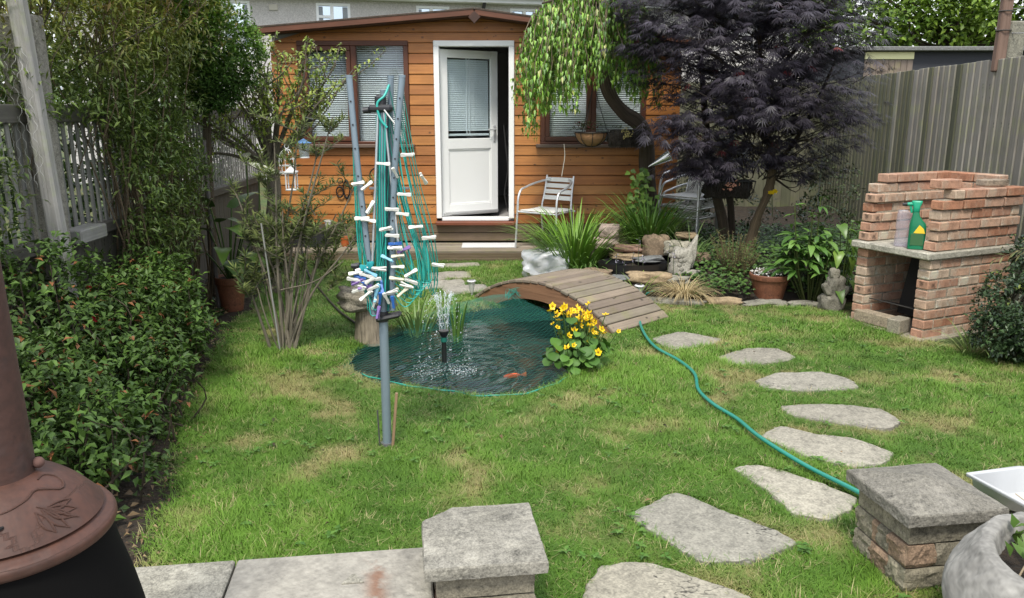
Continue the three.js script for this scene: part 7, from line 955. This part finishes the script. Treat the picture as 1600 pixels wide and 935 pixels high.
// ---------------------------------------------------------------- grass
{
  const r = rng(120), lawn = smooth2([[-1.22, -2.52], [-1.38, -2.8], [-1.50, -3.2], [-1.63, -3.7], [-1.78, -4.3], [-1.95, -5.0], [-2.1, -5.8], [-2.18, -6.8], [-2.3, -7.6], [-2.75, -8.84], [-1.2, -8.87], [0.3, -8.87], [0.30, -8.2], [0.60, -7.75], [0.9, -7.2], [1.12, -6.92], [1.6, -6.78], [2.2, -6.72], [2.65, -6.55], [2.85, -6.0], [3.05, -5.62], [3.35, -5.35], [3.9, -4.9], [4.0, -3.4], [4.0, -2.0], [2.0, -2.25], [0.5, -2.2]], 300);
  const HS = new THREE.CatmullRomCurve3(globalThis.HOSE.map(p => V(p[0], 0, p[1])), false, 'centripetal').getSpacedPoints(260); const pH = grow(pondS, -0.012), ST = globalThis.STONES, cen = ST.map(s => [s.reduce((a, p) => a + p[0], 0) / s.length, s.reduce((a, p) => a + p[1], 0) / s.length]);
  const inStone = (x, z) => { for (let k = 0; k < ST.length; k++) { if (Math.hypot(x - cen[k][0], z - cen[k][1]) > 0.55) continue; const g = 1.045 + 0.05 * n3(x * 14, z * 14, 3); if (inside(ST[k], cen[k][0] + (x - cen[k][0]) / g, cen[k][1] + (z - cen[k][1]) / g)) return true; } return false; };
  const mk = (n, rad, w, seed) => { const q = rng(seed), P = [], N = [], I = []; for (let k = 0; k < n; k++) { const a = q() * 6.28, d = Math.sqrt(q()) * rad, f = q() * 6.28, h = 0.55 + 0.45 * q(), ln = (0.25 + 0.75 * q()) * 0.75, o = [Math.cos(a) * d, Math.sin(a) * d], s = [-Math.sin(f), Math.cos(f)], b = P.length / 3; const sk = q() * 0.5; for (const [u, ww] of [[0, 1], [0.55, 0.8], [1, 0.08]]) { const x = o[0] + Math.cos(f) * (ln + sk) * h * 0.05 * u * u * 1.3, z = o[1] + Math.sin(f) * ln * h * 0.045 * u * u * 1.3, y = h * (u - 0.25 * ln * u * u); for (const e of [-1, 1]) { P.push(x + s[0] * e * w * ww, y, z + s[1] * e * w * ww); const nn = V(Math.cos(f) * -0.5, 1, Math.sin(f) * -0.5).normalize(); N.push(nn.x, nn.y, nn.z); } } I.push(b, b + 1, b + 3, b, b + 3, b + 2, b + 2, b + 3, b + 5, b + 2, b + 5, b + 4); } const g = new THREE.BufferGeometry(); g.setAttribute('position', new THREE.Float32BufferAttribute(P, 3)); g.setAttribute('normal', new THREE.Float32BufferAttribute(N, 3)); g.setIndex(I); return g; };
  const gm = mat([1, 1, 1], { roughness: 0.62, transmission: 0.3, thickness: 0, specularIntensity: 0.4 });
  const sow = (name, label, geo, count, zone, hgt) => {
    const m = new THREE.InstancedMesh(geo, gm, count); m.name = numbered(name); m.userData.kind = 'stuff'; tag(m, label, 'grass'); const q = new THREE.Quaternion(), A = V(0, 1, 0), M = new THREE.Matrix4(), C = new THREE.Color(); let k = 0, tries = 0;
    while (k < count && tries++ < count * 12) {
      const x = -2.8 + r() * 6.8, z = zone[0] + (zone[1] - zone[0]) * r();
      if (!inside(lawn, x + 0.10 * n3(x * 3, z * 3, 9) + 0.09 * gauss(r) * (x < 0 ? 1 : 0.2), z + 0.05 * n3(x * 6, z * 6, 19)) || inside(pH, x, z) || inStone(x, z)) continue;
      if (x > -2.2 && x < 1.75 && z > -2.22 - 0.13 * x && z > -2.5) continue;
      const big = n3(x * 0.9, z * 0.9, 5), med = n3(x * 2.6 + 7, z * 2.6, 6), fine = n3(x * 9, z * 9, 7), dry = sm(0.06, 0.42, med * 0.7 + 0.35 * fine + 0.18 * n3(x * 1.3, z * 1.3, 12) + (x > 1.2 ? 0.08 : 0) + (Math.hypot(x + 1.1, z + 4.6) < 0.5 ? 0.25 : 0)), lush = sm(-0.2, 0.5, big + 0.4 * med);
      if (r() < dry * 0.35 + 0.45 * sm(0.25, 0.45, n3(x * 3.7 + 20, z * 3.7, 51))) continue; const nearEdge = Math.min(...cen.map(c => Math.hypot(x - c[0], z - c[1])));
      if (HS.some(p => Math.abs(p.x - x) < 0.019 && Math.abs(p.z - z) < 0.022)) continue; const h = hgt * (0.45 + 0.95 * r()) * (0.85 + 0.5 * lush) * (1 - 0.3 * dry);
      let c = mixc([0.075, 0.165, 0.018], [0.195, 0.355, 0.042], 0.45 * lush + 0.3 * r() + 0.25 * sm(-0.4, 0.4, n3(x * 4.5, z * 4.5, 33))); c = mixc(c, [0.42, 0.33, 0.165], dry * (0.35 + 0.55 * r())); if (r() < 0.06) c = [0.45, 0.39, 0.20]; const tn = 0.82 + 0.36 * r();
      M.compose(V(x, -0.002, z), q.setFromAxisAngle(A, r() * 6.28), V(0.8 + 0.5 * r(), h, 0.8 + 0.5 * r())); m.setMatrixAt(k, M); m.setColorAt(k, C.setRGB(c[0] * tn, c[1] * tn, c[2] * tn)); k++; if (nearEdge < 0) break;
    }
    m.count = k; m.instanceMatrix.needsUpdate = true; scene.add(m); return m;
  };
  sow('lawn_grass', 'short patchy lawn grass in the foreground of the garden', mk(16, 0.034, 0.0014, 1), 70000, [-5.2, -2.0], 0.037);
  sow('lawn_grass', 'short patchy lawn grass around the pond and before the deck', mk(15, 0.042, 0.0026, 2), 46000, [-8.9, -5.2], 0.037);
  sow('long_grass', 'scattered longer blades sticking out of the lawn', mk(5, 0.02, 0.0016, 3), 11000, [-8.9, -2.0], 0.062);
}
{ // weeds, clover and litter in the lawn
  const r = rng(131), w = new MB(), f = new MB();
  for (let k = 0; k < 900; k++) { const x = -1.5 + r() * 5.2, z = -2.4 - r() * 4.6; if (inside(pondS, x, z) || globalThis.STONES.some(s => inside(s, x, z)) || (x > 2.5 && z < -5.4) || z < -6.8 || n3(x * 1.7, z * 1.7, 40) < 0.05) continue; const n = 3 + Math.floor(r() * 3), a0 = r() * 6.28; for (let i = 0; i < n; i++) { const a = a0 + i * 6.28 / n; w.leaf(V(x, 0.022 + 0.012 * r(), z), V(Math.cos(a), 0.25, Math.sin(a)).normalize(), V(0, 1, 0), 0.018 + 0.022 * r(), 0.013 + 0.008 * r(), mulc(mixc([0.06, 0.15, 0.025], [0.13, 0.24, 0.05], r()), 0.8 + 0.4 * r())); } }
  tag(part('lawn_weeds', w.geo(), LEAFMATT, scene, 'stuff'), 'small clover and weeds growing through the lawn', 'weeds');
  for (let k = 0; k < 420; k++) { const left = r() < 0.72, z = left ? -2.5 - r() * 3.5 : -2.4 - r() * 6, x = left ? lerp(-1.42, -2.15, sm(-2.6, -5.6, z)) + gauss(r) * 0.13 : -1.3 + r() * 4.6; if (inside(pondS, x, z)) continue; f.leaf(V(x, left ? 0.02 : 0.035, z), rdir(r).setY(0.08 * gauss(r)).normalize(), V(gauss(r) * 0.4, 1, gauss(r) * 0.4).normalize(), 0.012 + 0.022 * r(), 0.008 + 0.009 * r(), mulc(pick(r, [[0.20, 0.13, 0.07], [0.13, 0.085, 0.05], [0.30, 0.22, 0.12], [0.07, 0.055, 0.035]]), 0.6 + 0.7 * r()), 0.5, 0.3); }
  tag(part('leaf_litter', f.geo(), LEAFMATT, scene, 'stuff'), 'dead brown leaves scattered along the lawn edge', 'leaf litter');
}
renderer.render(scene, camera);
